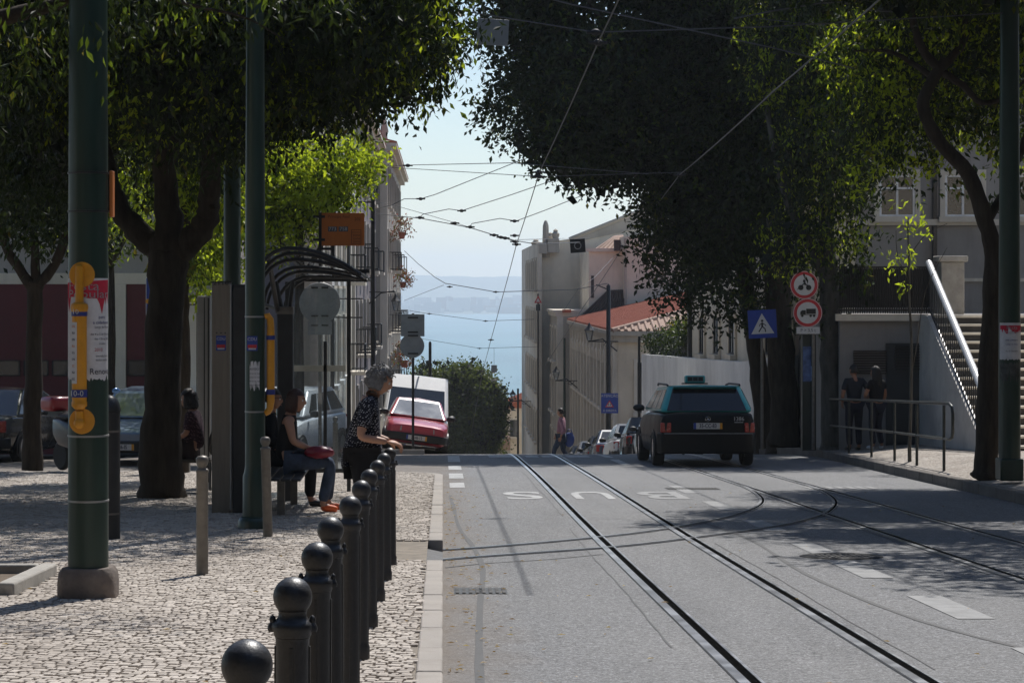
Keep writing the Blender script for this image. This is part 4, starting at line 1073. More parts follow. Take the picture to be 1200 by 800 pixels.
# ---- dark round-topped litter post behind the pole
Y = 20.5; cx2 = X_(127, Y)
r0 = empty('litter_bin', (cx2, Y, gz(Y) + .115), 'tall dark cylindrical bin with domed top half hidden behind the big green pole', 'litter bin')
mb = MB(); mb.lathe([(.105, 0), (.105, 1.13), (.11, 1.135), (.11, 1.16), (.1, 1.2), (.075, 1.25), (.04, 1.275), (0, 1.285)], seg=24); mb.build('body', DARKSTEEL, r0, world=False)
for z in (.22, .95): 
    mb = MB(); mb.lathe([(.105, z), (.109, z), (.109, z + .018), (.105, z + .018)], seg=24); mb.build('ring', GREYPAINT, r0, world=False)

# ---- dark pole with yellow tube by the shelter
Y = 22.0; g = gz(Y) + .115; cx3 = X_(299, Y)
P2 = empty('dark_pole', (cx3, Y, g), 'dark green pole on a stepped base with a torn white notice beside the shelter', 'pole')
mb = MB(); mb.lathe([(.12, .0), (.12, .05), (.118, .5), (.105, .54), (.096, .6), (.094, 3.0), (.085, 5.2), (.07, 8.5), (0, 8.52)], seg=24); mb.build('shaft', GREEN, P2, world=False)
mb = MB(); mb.lathe([(.165, 0), (.165, .07), (.15, .1), (.12, .12)], seg=24); mb.build('base', GREEN, P2, world=False)
for py in (371, 482):
    z = Z_(py, Y) - g; mb = MB(); mb.lathe([(.0955, z - .008), (.1, z - .007), (.1, z + .007), (.0955, z + .008)], seg=24); mb.build('strap', STEEL, P2, world=False)
mb = MB(); curved_sheet(mb, .0965, R(-118), R(-60), Z_(458, Y) - g, Z_(422, Y) - g, .05, 22, 5, 0, .025); nt_ = mb.build('torn_notice', PAPER, P2, world=False)
lettering('AVISO', .032, facing((.0, -.0985, Z_(432, Y) - g)), INK, nt_, depth=.001)
for i in range(4): lettering('obras na rua', .02, facing((.0, -.0985, Z_(437 + i * 4.5, Y) - g)), INK, nt_, depth=.001)
def sticker(parent, loc, w, h, ang=0, nm='sticker'):
    M_ = Matrix.Translation(loc) @ Matrix.Rotation(ang, 4, 'Z')
    mb = MB(); mb.box((0, 0, 0), (w, .002, h)); o = mb.build(nm, SIGNBLUE, parent, world=False); o.matrix_local = M_
    mb = MB(); mb.box((0, -.0018, -h * .2), (w * .86, .001, h * .22)); mb.build('red_stripe', RED, o, world=False)
    mb = MB(); mb.box((0, -.0018, -h * .37), (w * .7, .001, h * .1)); mb.build('white_stripe', SIGNWHITE, o, world=False)
    lettering('CDU', w * .42, facing((0, -.0019, h * .28)), SIGNWHITE, o, depth=.001)
    return o
sticker(P2, (-.02, -.0975, Z_(402, Y) - g), .1, .14)
YG2 = empty('yellow_tube', (cx3 + .145, Y - .02, Z_(485, Y)), 'orange yellow tube with two blue bands strapped beside the dark pole', 'cable guard', 'yellow tubes strapped to poles')
def yz2(py): return Z_(py, Y) - Z_(485, Y)
mb = MB()
mb.tube([(-.05, 0, yz2(371)), (-.02, 0, yz2(370)), (0, 0, yz2(374)), (.005, 0, yz2(382)), (.005, 0, yz2(392)), (.005, 0, yz2(470)), (-.002, 0, yz2(478)), (-.02, 0, yz2(482)), (-.05, 0, yz2(484))], [.028, .032, .034, .034, .038, .038, .033, .032, .028], 14)
mb.build('tube', YELLOW, YG2, world=False)
for p0, p1 in ((393, 398), (456, 462)):
    mb = MB(); mb.lathe([(.037, yz2(p1)), (.0425, yz2(p1)), (.0425, yz2(p0)), (.037, yz2(p0))], (.005, 0, 0), 16); mb.build('blue_band', BLUE, YG2, world=False)

# third pole, green, behind the column
Y = 31.0
mb = MB(); mb.lathe([(.125, 0), (.115, .5), (.115, 4.0), (.1, 8), (0, 8.02)], (X_(272, Y), Y, gz(Y) + .115), 20)
tag(mb.build('green_pole', GREEN), 'green pole rising behind the shelter\'s steel column into the leaves', 'pole')

# ---- bus shelter
Y0, Y1 = 24.6, 29.7
gs = gz(27) + .115
SH = empty('bus_shelter', (-1.9, 27, gs), 'dark metal bus shelter with curved glass roof on the cobbled pavement', 'bus shelter')
BRUSH = M('brushed_steel_panel', (.21, .185, .155), .42, .6, .15, 3, .05, 200, dirt=.25, dcol=(.1, .085, .07), stretch=(6, 6, .5))
# steel advert column at the near end
x0, x1 = X_(248, Y0), X_(270, Y0)
mb = MB(); zb, zt = gz(Y0) + .1, Z_(331, Y0)
mb.bb(x0, x1, Y0, Y0 + .14, zb, zt); colm = mb.build('end_column', BRUSH, SH, bevel=.008)
mb = MB(); mb.bb(x1 - .006, x1 + .012, Y0 - .012, Y0 + .15, zb + .05, zt - .02); mb.build('edge_trim', STEEL, SH, bevel=.002)
mb = MB(); mb.bb(x1 + .02, X_(290, Y0), Y0 + .05, Y0 + 1.25, zb + .12, zt - .28); mb.bb(x1 + .02, X_(290, Y0), Y0 + .04, Y0 + 1.3, zt - .27, zt - .02); mb.bb(x1 + .02, X_(290, Y0), Y0 + .02, Y0 + .05, zb, zt - .05)
mb.build('advert_panel', DARKSTEEL, SH, bevel=.006)
mb = MB(); mb.bb(X_(285, Y0), X_(289, Y0), Y0 + .03, Y0 + .049, zb + .35, zt - .5); mb.build('side_strip', GREYPAINT, SH)
mb = MB(); mb.bb(x0 - .01, x1 + .01, Y0 + .02, Y0 + .1, zt - .0, zt + .012); cap = mb.build('cap', BLACK, SH)
lettering('2110', .085, facing(((x0 + x1) / 2 - SH.location.x - cap.location.x, Y0 - SH.location.y - .012, zt + .0 - SH.location.z)), BLACK, colm, depth=.008)
so_ = sticker(colm, ((x0 + x1) / 2 - SH.location.x, Y0 - SH.location.y - .002, Z_(402, Y0) - SH.location.z), .105, .16)
mb = MB()
for i in range(3): mb.lathe([(0, -.003), (.008, -.003), (.008, .002)], ((x0 + x1) / 2 + (i - 1) * .045, Y0 - .001, Z_(390, Y0)), 8, axis='Y')
mb.build('bolts', BLACK, colm)
# posts and back wall
XB = -1.97
def sgz(y): return gz(y) + .11
mb = MB(); mb.bb(X_(325, 27.2), X_(343.5, 27.2), 27.15, 27.35, sgz(27.2), Z_(364, 27.2)); post = mb.build('support_post', DARKSTEEL, SH, bevel=.01)
mb = MB(); mb.bb(X_(325, 27.2) - .004, X_(343.5, 27.2) + .004, 27.145, 27.355, Z_(366, 27.2) - .02, Z_(364, 27.2) + .05); mb.build('post_cap', GREYPAINT, SH, bevel=.006)
mb = MB(); mb.bb(XB - .06, XB + .02, 29.62, 29.7, sgz(29.7), Z_(330, 29.7)); mb.build('back_post', DARKSTEEL, SH, bevel=.008)
mb = MB(); mb.bb(X_(406.5, 29.6), X_(411, 29.6), 29.6, 29.65, sgz(29.6), Z_(322, 29.6)); mb.build('front_post', BLACK, SH)
# roof ribs: arcs in the x-z plane
def rib_pts(y, xl, zl, top, xe, ze, n=18):
    pts = []
    for i in range(n + 1):
        t = i / n
        # quarter-like rise from (xl,zl) to the crest, then a long gentle fall to (xe,ze)
        tc_ = .38
        if t < tc_:
            a = t / tc_ * PI / 2; x = xl + (xl * .0 + .42) * (1 - math.cos(a)); z = zl + (top - zl) * math.sin(a)
        else:
            u = (t - tc_) / (1 - tc_); x = (xl + .42) + (xe - xl - .42) * u; z = top + (ze - top) * (u ** 2.0)
        pts.append((x, y, z))
    return pts
for y, (ppx, pzl, ptop, pex, pez) in ((24.9, (293, 352, 291, 421, 321)), (26.1, (300, 356, 304, 424, 322)), (27.3, (309, 358, 313, 427, 324)), (28.5, (324, 362, 324, 430, 326)), (29.65, (333, 364, 325, 433, 328))):
    mb = MB(); p = rib_pts(y, X_(ppx, y), Z_(pzl, y), Z_(ptop, y), X_(pex, y), Z_(pez, y)); mb.tube(p, .022 if y < 29 else .018, 8)
    if y in (24.9, 27.3):
        q = [(a + .03, b + .12, c - .05) for a, b, c in p]; mb.tube(q, .02, 8)
    mb.build('roof_rib', BLACK, SH)
P_near = rib_pts(24.9, X_(293, 24.9), Z_(352, 24.9), Z_(291, 24.9), X_(421, 24.9), Z_(321, 24.9)); P_far = rib_pts(29.65, X_(333, 29.65), Z_(364, 29.65), Z_(325, 29.65), X_(433, 29.65), Z_(328, 29.65))
for i in (0, 6, 12, 15, 18):
    mb = MB(); mb.tube([P_near[i], P_far[i]], .016 if i not in (0, 18) else .024, 8); mb.build('purlin', BLACK, SH)
mb = MB(); vs = []; fs = []
for a, b in zip(P_near[4:], P_far[4:]): vs += [(a[0], a[1], a[2] + .045), (b[0], b[1], b[2] + .04)]
for i in range(len(vs) // 2 - 1): fs.append((2 * i, 2 * i + 1, 2 * i + 3, 2 * i + 2))
mb.add(vs, fs); mb.build('roof_glass', GLASS, SH, fixn=False)
mb = MB(); mb.tube([(XB, 26.0, Z_(300, 26)), (XB + .02, 27.2, Z_(365, 27.2))], .03, 8); mb.tube([(X_(322, 27.2), 27.25, Z_(330, 27.2)), (X_(330, 27.2), 27.25, Z_(368, 27.2))], .035, 8); mb.tube([(X_(343, 27.2), 27.25, Z_(330, 27.2)), (X_(338, 27.2), 27.25, Z_(368, 27.2))], .025, 8); mb.build('bracket', BLACK, SH)
mb = MB(); mb.bb(X_(366, 28), X_(433, 28), 28.0, 28.05, Z_(320, 28), Z_(315.5, 28)); mb.bb(X_(352, 29.6), X_(434, 29.6), 29.66, 29.72, Z_(330, 29.7), Z_(325, 29.7)); mb.build('fascia_beam', BLACK, SH)
# glass: far end panel and back panel
mb = MB(); mb.bb(XB + .03, X_(405, 29.6), 29.615, 29.63, sgz(29.6) + .3, Z_(338, 29.6)); pg = mb.build('end_glass', GLASS, SH)
mb = MB(); mb.bb(XB + .03, X_(405, 29.6), 29.60, 29.612, Z_(435, 29.6), Z_(428, 29.6)); mb.build('white_band', M('band_frost', (.5, .48, .4), .6), SH)
mb = MB(); mb.bb(XB + .03, X_(405, 29.6), 29.6, 29.64, sgz(29.6) + .25, sgz(29.6) + .3); mb.bb(X_(379, 29.6), X_(383, 29.6), 29.6, 29.64, sgz(29.6) + .3, Z_(400, 29.6)); mb.build('glass_frame', DARKSTEEL, SH)
mb = MB(); mb.bb(XB - .01, XB, 27.4, 29.58, sgz(28) + .35, Z_(364, 28)); mb.build('back_glass', GLASS, SH)
# bench of the shelter
mb = MB()
for i in range(4): mb.bb(-1.90 + i * .11, -1.805 + i * .11, 23.9, 26.6, sgz(25.2) + .43, sgz(25.2) + .455)
BN = empty('bench', (-1.7, 25.2, sgz(25.2)), 'dark slatted bench the seated couple sit on, inside the bus shelter', 'bench')
mb.build('seat', DARKSTEEL, BN, bevel=.006)
for y in (24.2, 26.3):
    mb = MB(); mb.bb(-1.74, -1.66, y - .03, y + .03, sgz(y) - .02, sgz(25.2) + .428); mb.build('leg', GREYPAINT, BN)

# ---- orange bus stop plate above the shelter roof
Y = 27.8
SG = empty('bus_stop_sign', (X_(375, Y), Y, Z_(330, Y)), 'orange bus stop plate with route numbers on a black pole above the shelter', 'sign')
mb = MB(); mb.bb(X_(377, Y), X_(427, Y), Y - .015, Y + .015, Z_(288, Y), Z_(249.5, Y)); pl = mb.build('plate', ORANGE, SG, bevel=.004)
mb = MB(); mb.bb(X_(373.5, Y), X_(377, Y), Y - .02, Y + .02, Z_(320, Y), Z_(249, Y)); mb.bb(X_(389, Y), X_(392, Y), Y - .02, Y + .02, Z_(326, Y), Z_(288, Y)); mb.bb(X_(377, Y), X_(389, Y), Y - .012, Y + .012, Z_(293, Y), Z_(290, Y)); mb.build('pole', BLACK, SG)
mb = MB()
for py in (254, 281): mb.bb(X_(367, Y), X_(381, Y), Y - .03, Y + .03, Z_(py + 1.5, Y), Z_(py - 1.5, Y))
mb.build('clamp', BLACK, SG)
mb = MB(); mb.bb(X_(384.5, Y), X_(395, Y), Y - .019, Y - .0155, Z_(271.5, Y), Z_(265.5, Y)); mb.bb(X_(397, Y), X_(408, Y), Y - .019, Y - .0155, Z_(271.5, Y), Z_(265.5, Y)); nb = mb.build('route_box', M('route_box_grey', (.1, .09, .1), .6), SG)
lo = lambda px, py, d=-.0205: (X_(px, Y) - SG.location.x, d, Z_(py, Y) - SG.location.z)
lettering('773', .062, facing(lo(389.7, 268.5)), SIGNWHITE, nb, depth=.001); lettering('758', .062, facing(lo(402.5, 268.5)), SIGNWHITE, nb, depth=.001)
BRN = M('brown_ink', (.12, .035, .012), .6)
lettering('Príncipe Real', .05, facing(lo(397, 254, -.0165)), BRN, pl, depth=.001)
lettering('202', .05, facing(lo(419, 257, -.0165)), BRN, pl, depth=.001)
mb = MB()
for py in (269, 272, 285.5): mb.bb(X_(412, Y), X_(423, Y), Y - .0175, Y - .0155, Z_(py + .5, Y), Z_(py, Y))
for px in (412, 423): mb.bb(X_(px - .3, Y), X_(px + .3, Y), Y - .0175, Y - .0155, Z_(285.5, Y), Z_(269, Y))
mb.build('table_lines', BRN, pl)
for py in (275.5, 279.5, 283): lettering('zona', .045, facing(lo(418, py, -.0165)), BRN, pl, depth=.001)

# ---- backs of round / square traffic signs
def sign_pole(name, px, Y, base_z, top_py, rad, label, mat=DARKSTEEL, cat='sign post'):
    r0 = empty(name, (X_(px, Y), Y, base_z), label, cat)
    mb = MB(); h = Z_(top_py, Y) - base_z; mb.lathe([(rad, 0), (rad, h), (0, h + .005)], (0, 0, 0), 10); mb.build('post', mat, r0, world=False)
    return r0
Y = 38.6
r0 = sign_pole('traffic_sign', 375, Y, gz(Y), 328, .03, 'grey back of a round traffic sign, seen behind the shelter glass', GREYPAINT, 'sign')
mb = MB(); mb.lathe([(0, 0), (.34, 0), (.345, .006), (.345, .018), (0, .02)], (X_(375, Y), Y - .06, Z_(355, Y)), 36, axis='Y'); mb.build('disc', GREYSIGN, r0)
mb = MB(); mb.bb(X_(361, Y), X_(389, Y), Y - .07, Y - .05, Z_(392, Y), Z_(376, Y)); mb.build('lower_plate', GREYSIGN, r0)
mb = MB()
for py in (337, 370, 381):
    for s in (-1, 1): mb.bb(X_(375 + s * 6 - 4, Y), X_(375 + s * 6 + 4, Y), Y - .085, Y - .07, Z_(py + 1, Y), Z_(py - 1, Y))
mb.build('clip', BLACK, r0)
Y = 51.6
r0 = sign_pole('traffic_sign', 484, Y, gz(Y) + .08, 367, .03, 'grey square and round sign backs on one pole before the red car', DARKSTEEL, 'sign')
mb = MB(); mb.bb(X_(470, Y), X_(497.5, Y), Y - .06, Y - .045, Z_(394, Y), Z_(368, Y)); mb.build('square_plate', GREYSIGN, r0, bevel=.004)
mb = MB(); mb.lathe([(0, 0), (.27, 0), (.275, .006), (.275, .014), (0, .016)], (X_(483, Y), Y - .041, Z_(405, Y)), 30, axis='Y'); mb.build('disc', GREYSIGN, r0)
mb = MB()
for py in (372, 389, 393, 414): mb.bb(X_(478, Y), X_(490, Y), Y - .075, Y - .06, Z_(py + .8, Y), Z_(py - .8, Y))
mb.build('clip', BLACK, r0)

# ---- left lamppost beyond the shelter, and thin downhill post
Y = 54.0
r0 = empty('street_lamp', (X_(437, Y), Y, gz(Y) + .2), 'black lamp post with lantern in front of the left facades', 'street lamp', 'old style street lamps')
mb = MB(); h = Z_(232, Y) - gz(Y) - .2; mb.lathe([(.09, 0), (.09, .6), (.05, .8), (.045, h)], (0, 0, 0), 12); mb.tube([(-.4, 0, h - .1), (.0, 0, h - .1)], .02, 6); mb.build('post', BLACK, r0, world=False)
def lantern(parent, c, s=1.0, nm='lantern'):
    mb = MB()
    mb.lathe([(.05 * s, -.02), (.07 * s, 0), (.1 * s, .0)], c, 8, smooth=False); mb.lathe([(.19 * s, .36 * s), (.2 * s, .38 * s), (.08 * s, .52 * s), (.05 * s, .58 * s), (.02 * s, .66 * s), (0, .68 * s)], c, 8, smooth=False)
    for k in range(4):
        a = PI / 4 + k * PI / 2; mb.tube([(c[0] + .1 * s * math.cos(a), c[1] + .1 * s * math.sin(a), c[2]), (c[0] + .19 * s * math.cos(a), c[1] + .19 * s * math.sin(a), c[2] + .37 * s)], .012, 5)
    o = mb.build(nm, BLACK, parent, world=False)
    mb = MB(); mb.lathe([(.09 * s, .01), (.175 * s, .36 * s)], c, 8, smooth=False); mb.build('lantern_glass', GLASS, o, world=False, fixn=False)
    return o
lantern(r0, (0, 0, h), .9)
Y = 78.0
mb = MB(); mb.lathe([(.07, 0), (.06, 1.2), (.05, Z_(402, Y) - gz(Y)), (.03, Z_(400, Y) - gz(Y))], (X_(504, Y), Y, gz(Y)), 10); mb.build
tag(mb.build('thin_post', BLACK), 'thin black post with pointed top beside the white van', 'post')

# ================================================================ RIGHT SIDE FURNITURE
Y = 31.4; g = gz(Y) + .19
P3 = empty('green_pole', (X_(1183, Y), Y, g), 'thick dark green pole at the right edge carrying a torn red and white poster', 'pole')
mb = MB(); mb.lathe([(.148, .27), (.145, 2.5), (.135, 4.2), (.115, 8.6), (0, 8.62)], seg=28); mb.build('shaft', GREEN, P3, world=False)
mb = MB(); mb.box((0, 0, .15), (.32, .32, .3)); mb.build('base', GREEN, P3, world=False, bevel=.02)
mb = MB(); curved_sheet(mb, .1485, R(-165), R(-15), Z_(422, Y) - g, Z_(378, Y) - g, .015, 30, 8); pp = mb.build('poster', PAPER, P3, world=False)
mb = MB(); curved_sheet(mb, .1495, R(-160), R(-20), Z_(391, Y) - g, Z_(381, Y) - g, .05, 24, 9); mb.build('red_banner', REDINK, pp, world=False)
for body, sz, x, py, m_ in (('Festa', .075, 0, 384, SIGNWHITE), ('Popular', .06, 0, 389, SIGNWHITE), ('pela cidadania', .032, 0, 398, BLUE), ('Largo do Rato', .03, 0, 403, BLUE), ('4 e 5 Outubro', .03, 0, 411, INK)):
    t = lettering(body, sz, facing((x, 0, Z_(py, Y) - g)), m_, pp, depth=.0001); wrap_mesh(t, .151)
mb = MB(); curved_sheet(mb, .1483, R(-160), R(-40), Z_(450, Y) - g, Z_(424, Y) - g, .1, 26, 10, 0, .02); mb.build('torn_paper', M('old_glue', (.07, .075, .07), .9, 0, .5, 12), P3, world=False)

# guard rail
rp = [(36.0, 7.83), (38.4, 7.9), (40.7, 7.98), (43.0, 8.0), (45.5, 8.02), (48.0, 8.03)]
RL = empty('guard_railing', (7.9, 42, gz(42) + .17), 'dark metal pedestrian railing with two bars along the right kerb', 'railing')
def rz(y): return gz(y) + .15
TUBEM = M('worn_rail_paint', (.045, .05, .048), .38, .5, .3, 10, .05, 80, dirt=.4, dcol=(.15, .13, .11))
for y, x in rp:
    mb = MB(); mb.tube([(x, y, rz(y) - .05), (x, y, rz(y) + 1.02)], .024, 8); mb.build('post', TUBEM, RL)
top = [(x, y, rz(y) + 1.05) for y, x in rp[::-1]]
mb = MB(); mb.tube(top + [(7.8, 35.5, rz(35.5) + 1.05), (7.79, 35.25, rz(35.3) + 1.0), (7.79, 35.2, rz(35.2) + .9), (7.79, 35.2, rz(35.2) + .62), (7.79, 35.25, rz(35.3) + .54), (7.8, 35.5, rz(35.5) + .5)] , .026, 10); mb.build('top_bar', TUBEM, RL)
mb = MB(); mb.tube([(x, y, rz(y) + .5) for y, x in rp[::-1]] + [(7.8, 35.5, rz(35.5) + .5)], .022, 8); mb.build('mid_bar', TUBEM, RL)

# no-trucks sign group
Y = 47.0; g = gz(Y) + .17
r0 = sign_pole('traffic_sign', 953, Y, g, 318, .032, 'pole with a red ringed no trucks sign below another round sign', GREYPAINT, 'sign')
def disc_sign(px, py, r_, nm):
    mb = MB(); c = (X_(px, Y), Y - .05, Z_(py, Y))
    mb.lathe([(0, 0), (r_, 0), (r_ + .004, .004), (r_ + .004, .012), (0, .014)], c, 36, axis='Y'); d = mb.build(nm, RED, r0)
    mb = MB(); mb.lathe([(0, -.004), (r_ * .74, -.004), (r_ * .74, .004)], c, 36, axis='Y', caps=False); mb.build('white_field', SIGNWHITE, d)
    mb = MB(); mb.lathe([(r_ * .955, -.002), (r_ * .995, -.002)], c, 36, axis='Y', caps=False); mb.build('white_rim', SIGNWHITE, d)
    return d, c
d, c = disc_sign(946, 366.5, .295, 'no_trucks_disc')
mb = MB(); y_ = c[1] - .008
mb.bb(c[0] - .03, c[0] + .165, y_ - .002, y_, c[2] - .02, c[2] + .085)
mb.prism([(c[0] - .04, y_ - .002, c[2] - .03), (c[0] - .15, y_ - .002, c[2] - .03), (c[0] - .15, y_ - .002, c[2] + .02), (c[0] - .115, y_ - .002, c[2] + .055), (c[0] - .04, y_ - .002, c[2] + .055)], (0, .002, 0))
mb.bb(c[0] - .15, c[0] + .165, y_ - .002, y_, c[2] - .042, c[2] - .031)
for dx in (-.11, .06, .13): mb.lathe([(0, -.002), (.026, -.002), (.026, .001)], (c[0] + dx, y_ - .001, c[2] - .06), 14, axis='Y')
mb.build('truck_symbol', BLACK, d)
d, c = disc_sign(942, 334, .285, 'no_motorcycles_disc')
mb = MB(); y_ = c[1] - .008
for dx in (-.07, .09): mb.lathe([(.03, -.002), (.055, -.002), (.055, .001)], (c[0] + dx, y_, c[2] - .05), 16, axis='Y')
mb.tube([(c[0] - .07, y_, c[2] - .04), (c[0] - .02, y_, c[2] + .02), (c[0] + .06, y_, c[2] + .0), (c[0] + .09, y_, c[2] - .05)], .012, 6); mb.ball((c[0], y_, c[2] + .08), .028, 8, 6, sc=(1, .2, 1)); mb.tube([(c[0], y_, c[2] + .06), (c[0] + .03, y_, c[2] + .01)], .02, 6)
mb.build('rider_symbol', BLACK, d)
mb = MB(); mb.bb(X_(933, Y), X_(960, Y), Y - .055, Y - .04, Z_(391, Y), Z_(383, Y)); d = mb.build('small_plate', SIGNWHITE, r0)
lettering('P > 3,5 t', .09, facing((X_(946.5, Y) - r0.location.x, -.058, Z_(387, Y) - g)), INK, d, depth=.002)
# dark cabinet-like post with blue posters
mb = MB(); mb.bb(X_(941, Y), X_(957, Y), Y + .06, Y + .3, gz(Y) + .15, Z_(392, Y)); cab = mb.build('control_cabinet', M('cabinet_green', (.012, .022, .018), .5), None, bevel=.01)
tag(cab, 'narrow dark cabinet with blue notices behind the no trucks sign pole', 'cabinet')
mb = MB(); mb.bb(X_(941.5, Y), X_(951, Y), Y + .055, Y + .059, Z_(447, Y), Z_(406, Y)); n1 = mb.build('notice', M('blue_notice', (.08, .13, .28), .7, 0, .6, 7), cab)
mb = MB(); mb.bb(X_(950.5, Y), X_(955, Y), Y + .05, Y + .054, Z_(446, Y), Z_(429, Y)); mb.build('notice', M('blue_white_notice', (.3, .4, .62), .7, 0, .3, 9), cab)

# pedestrian crossing sign
Y = 47.4; g = gz(Y) + .15
r0 = sign_pole('traffic_sign', 893, Y, g, 364, .03, 'blue square pedestrian crossing sign turned slightly, in front of the leaning trunk', GREYPAINT, 'sign')
Ms = Matrix.Translation((0, -.05, Z_(379.5, Y) - g)) @ Matrix.Rotation(R(-12), 4, 'Z') @ Matrix.Rotation(R(-3), 4, 'Y')
def sub(mb, nm, mat, par): 
    o = mb.build(nm, mat, par, world=False, fixn=True); return o
mb = MB(); mb.box((0, 0, 0), (.58, .014, .58)); d = mb.build('blue_plate', SIGNBLUE, r0, world=False, bevel=.004); d.matrix_local = Ms
mb = MB(); mb.prism([(-.235, -.009, -.2), (.235, -.009, -.2), (0, -.009, .22)], (0, -.003, 0)); mb.build('white_triangle', SIGNWHITE, d, world=False)
mb = MB(); y_ = -.0135
mb.ball((.0, y_, .065), .026, 10, 8, sc=(1, .1, 1))
for p, r_ in (([(.0, y_, .03), (-.005, y_, -.05)], .02), ([(-.005, y_, -.05), (.05, y_, -.1), (.06, y_, -.165)], .014), ([(-.005, y_, -.05), (-.045, y_, -.11), (-.08, y_, -.16)], .014), ([(0, y_, .02), (.05, y_, -.015), (.075, y_, -.04)], .01), ([(0, y_, .02), (-.05, y_, -.01), (-.06, y_, -.05)], .01)):
    mb.tube([(a, b, c_) for a, b, c_ in p], r_, 6)
o = mb.build('walker_symbol', BLACK, d, world=False); 
for v in o.data.vertices: v.co.y = y_ + (v.co.y - y_) * .1

# right lamp post with blue warning sign
Y = 94.0; g = gz(Y) + .13
r0 = empty('street_lamp', (X_(713, Y), Y, g), 'tall black lamp post carrying the blue triangle sign by the parked cars', 'street lamp', 'old style street lamps')
h = Z_(335, Y) - g
mb = MB(); mb.lathe([(.17, 0), (.17, 1.3), (.12, 1.5), (.10, 2.2), (.085, h), (0, h + .1)], seg=14); mb.tube([(0, 0, h - .15), (-.5, 0, h + .05)], .025, 6); mb.build('post', BLACK, r0, world=False)
Y = 93.6
S2 = empty('warning_sign', (X_(713, Y), Y, Z_(484, Y)), 'blue board with a red triangle and white lettering on the right lamp post', 'sign')
def L2(px, py, d=0): return (X_(px, Y) - S2.location.x, d, Z_(py, Y) - S2.location.z)
a = L2(704.5, 484); b = L2(724.5, 460.5)
mb = MB(); mb.bb(a[0], b[0], -.012, .012, a[2], b[2]); pl = mb.build('board', SIGNBLUE, S2, world=False)
t0, t1, t2 = L2(709, 477, -.014), L2(719.5, 477, -.014), L2(714.2, 468.5, -.014)
mb = MB(); mb.prism([t0, t1, t2], (0, -.004, 0)); tr = mb.build('triangle', RED, pl, world=False)
cc = [(t0[0] + t1[0] + t2[0]) / 3, 0, (t0[2] + t1[2] + t2[2]) / 3]
mb = MB(); mb.prism([(cc[0] + (q[0] - cc[0]) * .62, -.019, cc[2] + (q[2] - cc[2]) * .62) for q in (t0, t1, t2)], (0, -.003, 0)); mb.build('inner_triangle', SIGNWHITE, tr, world=False)
mb = MB()
for s in (-.035, .035): mb.bb(cc[0] + s - .012, cc[0] + s + .012, -.024, -.022, cc[2] - .04, cc[2] + .05)
mb.build('symbol', BLACK, tr, world=False)
lettering('ATENÇÃO', .15, facing(L2(714.5, 463.8, -.014)), SIGNWHITE, pl, depth=.004); lettering('À DIREITA', .12, facing(L2(714.5, 481, -.014)), SIGNWHITE, pl, depth=.004)
# other thin posts in the right hand background
Y = 124.0
mb = MB(); mb.lathe([(.1, 0), (.08, 1.5), (.06, Z_(398, Y) - gz(Y))], (X_(661.5, Y), Y, gz(Y) + .1), 10)
tag(mb.build('green_post', GREEN), 'thin green post against the pale facades, left of the walking man\'s lamp', 'post')
Y = 88.0
mb = MB(); mb.lathe([(.06, 0), (.05, Z_(398, Y) - gz(Y))], (X_(749, Y), Y, gz(Y) + .13), 10)
tag(mb.build('dark_post', BLACK), 'thin dark post at the end of the white wall', 'post')
# ================================================================ BUILDINGS
def stucco(name, col, stain=.4, scol=None, vs=.5):
    m, nt = new_mat(name)
    tc = nd(nt, 'ShaderNodeTexCoord'); vec = tc.outputs['Object']
    mp = nd(nt, 'ShaderNodeMapping'); mp.inputs['Scale'].default_value = (1.6, 1.6, .22); nt.links.new(vec, mp.inputs[0])
    st = noise_tex(nt, 1.3, 7, .65, mp.outputs[0]); b = noise_tex(nt, vs, 6, .6, vec); f = noise_tex(nt, 9, 5, .6, vec)
    c = mixc(nt, ramp(nt, b.outputs[0], [(.35, 0), (.7, 1)]), tuple(k * .86 for k in col), tuple(min(1, k * 1.1) for k in col))
    scol = scol or tuple(k * .45 for k in col)
    c = mixc(nt, ramp(nt, st.outputs[0], [(.5, 0), (.74, stain)]), c, scol)
    c = mixc(nt, ramp(nt, f.outputs[0], [(.55, 0), (.8, stain * .5)]), c, scol)
    finish(nt, c, .88, 0, f.outputs[0], .25, .02, .2)
    return m
CREAM = stucco('cream_render', (.62, .57, .47)); CREAM2 = stucco('pale_cream_render', (.76, .69, .57), .25)
SHADEBLUE = stucco('shade_blue_render', (.2, .215, .26), .3); MAUVE = stucco('mauve_tiles_wall', (.27, .24, .24), .4)  # grey blue is the cream house's end wall shade, painted in
PALEW = stucco('whitewash', (.8, .79, .76), .4, (.4, .38, .34)); BEIGE = stucco('beige_render', (.7, .61, .48), .4)
GREYST = stucco('grey_stone_wall', (.46, .42, .36), .5); DKWALL = stucco('dark_terrace_wall', (.3, .28, .26), .5)  # terrace wall in a plain darker grey
WALLST = stucco('pale_wall_stone', (.7, .64, .54), .35)
BURG = M('burgundy_door_paint', (.10, .018, .024), .55, 0, .2, 1.5, .05, 30, dirt=.25, dcol=(.06, .02, .02))
SHUTTER = M('dark_shutter', (.035, .035, .04), .6, 0, .2, 5)
TIMBER = M('old_timber', (.06, .05, .04), .8, 0, .3, 8)
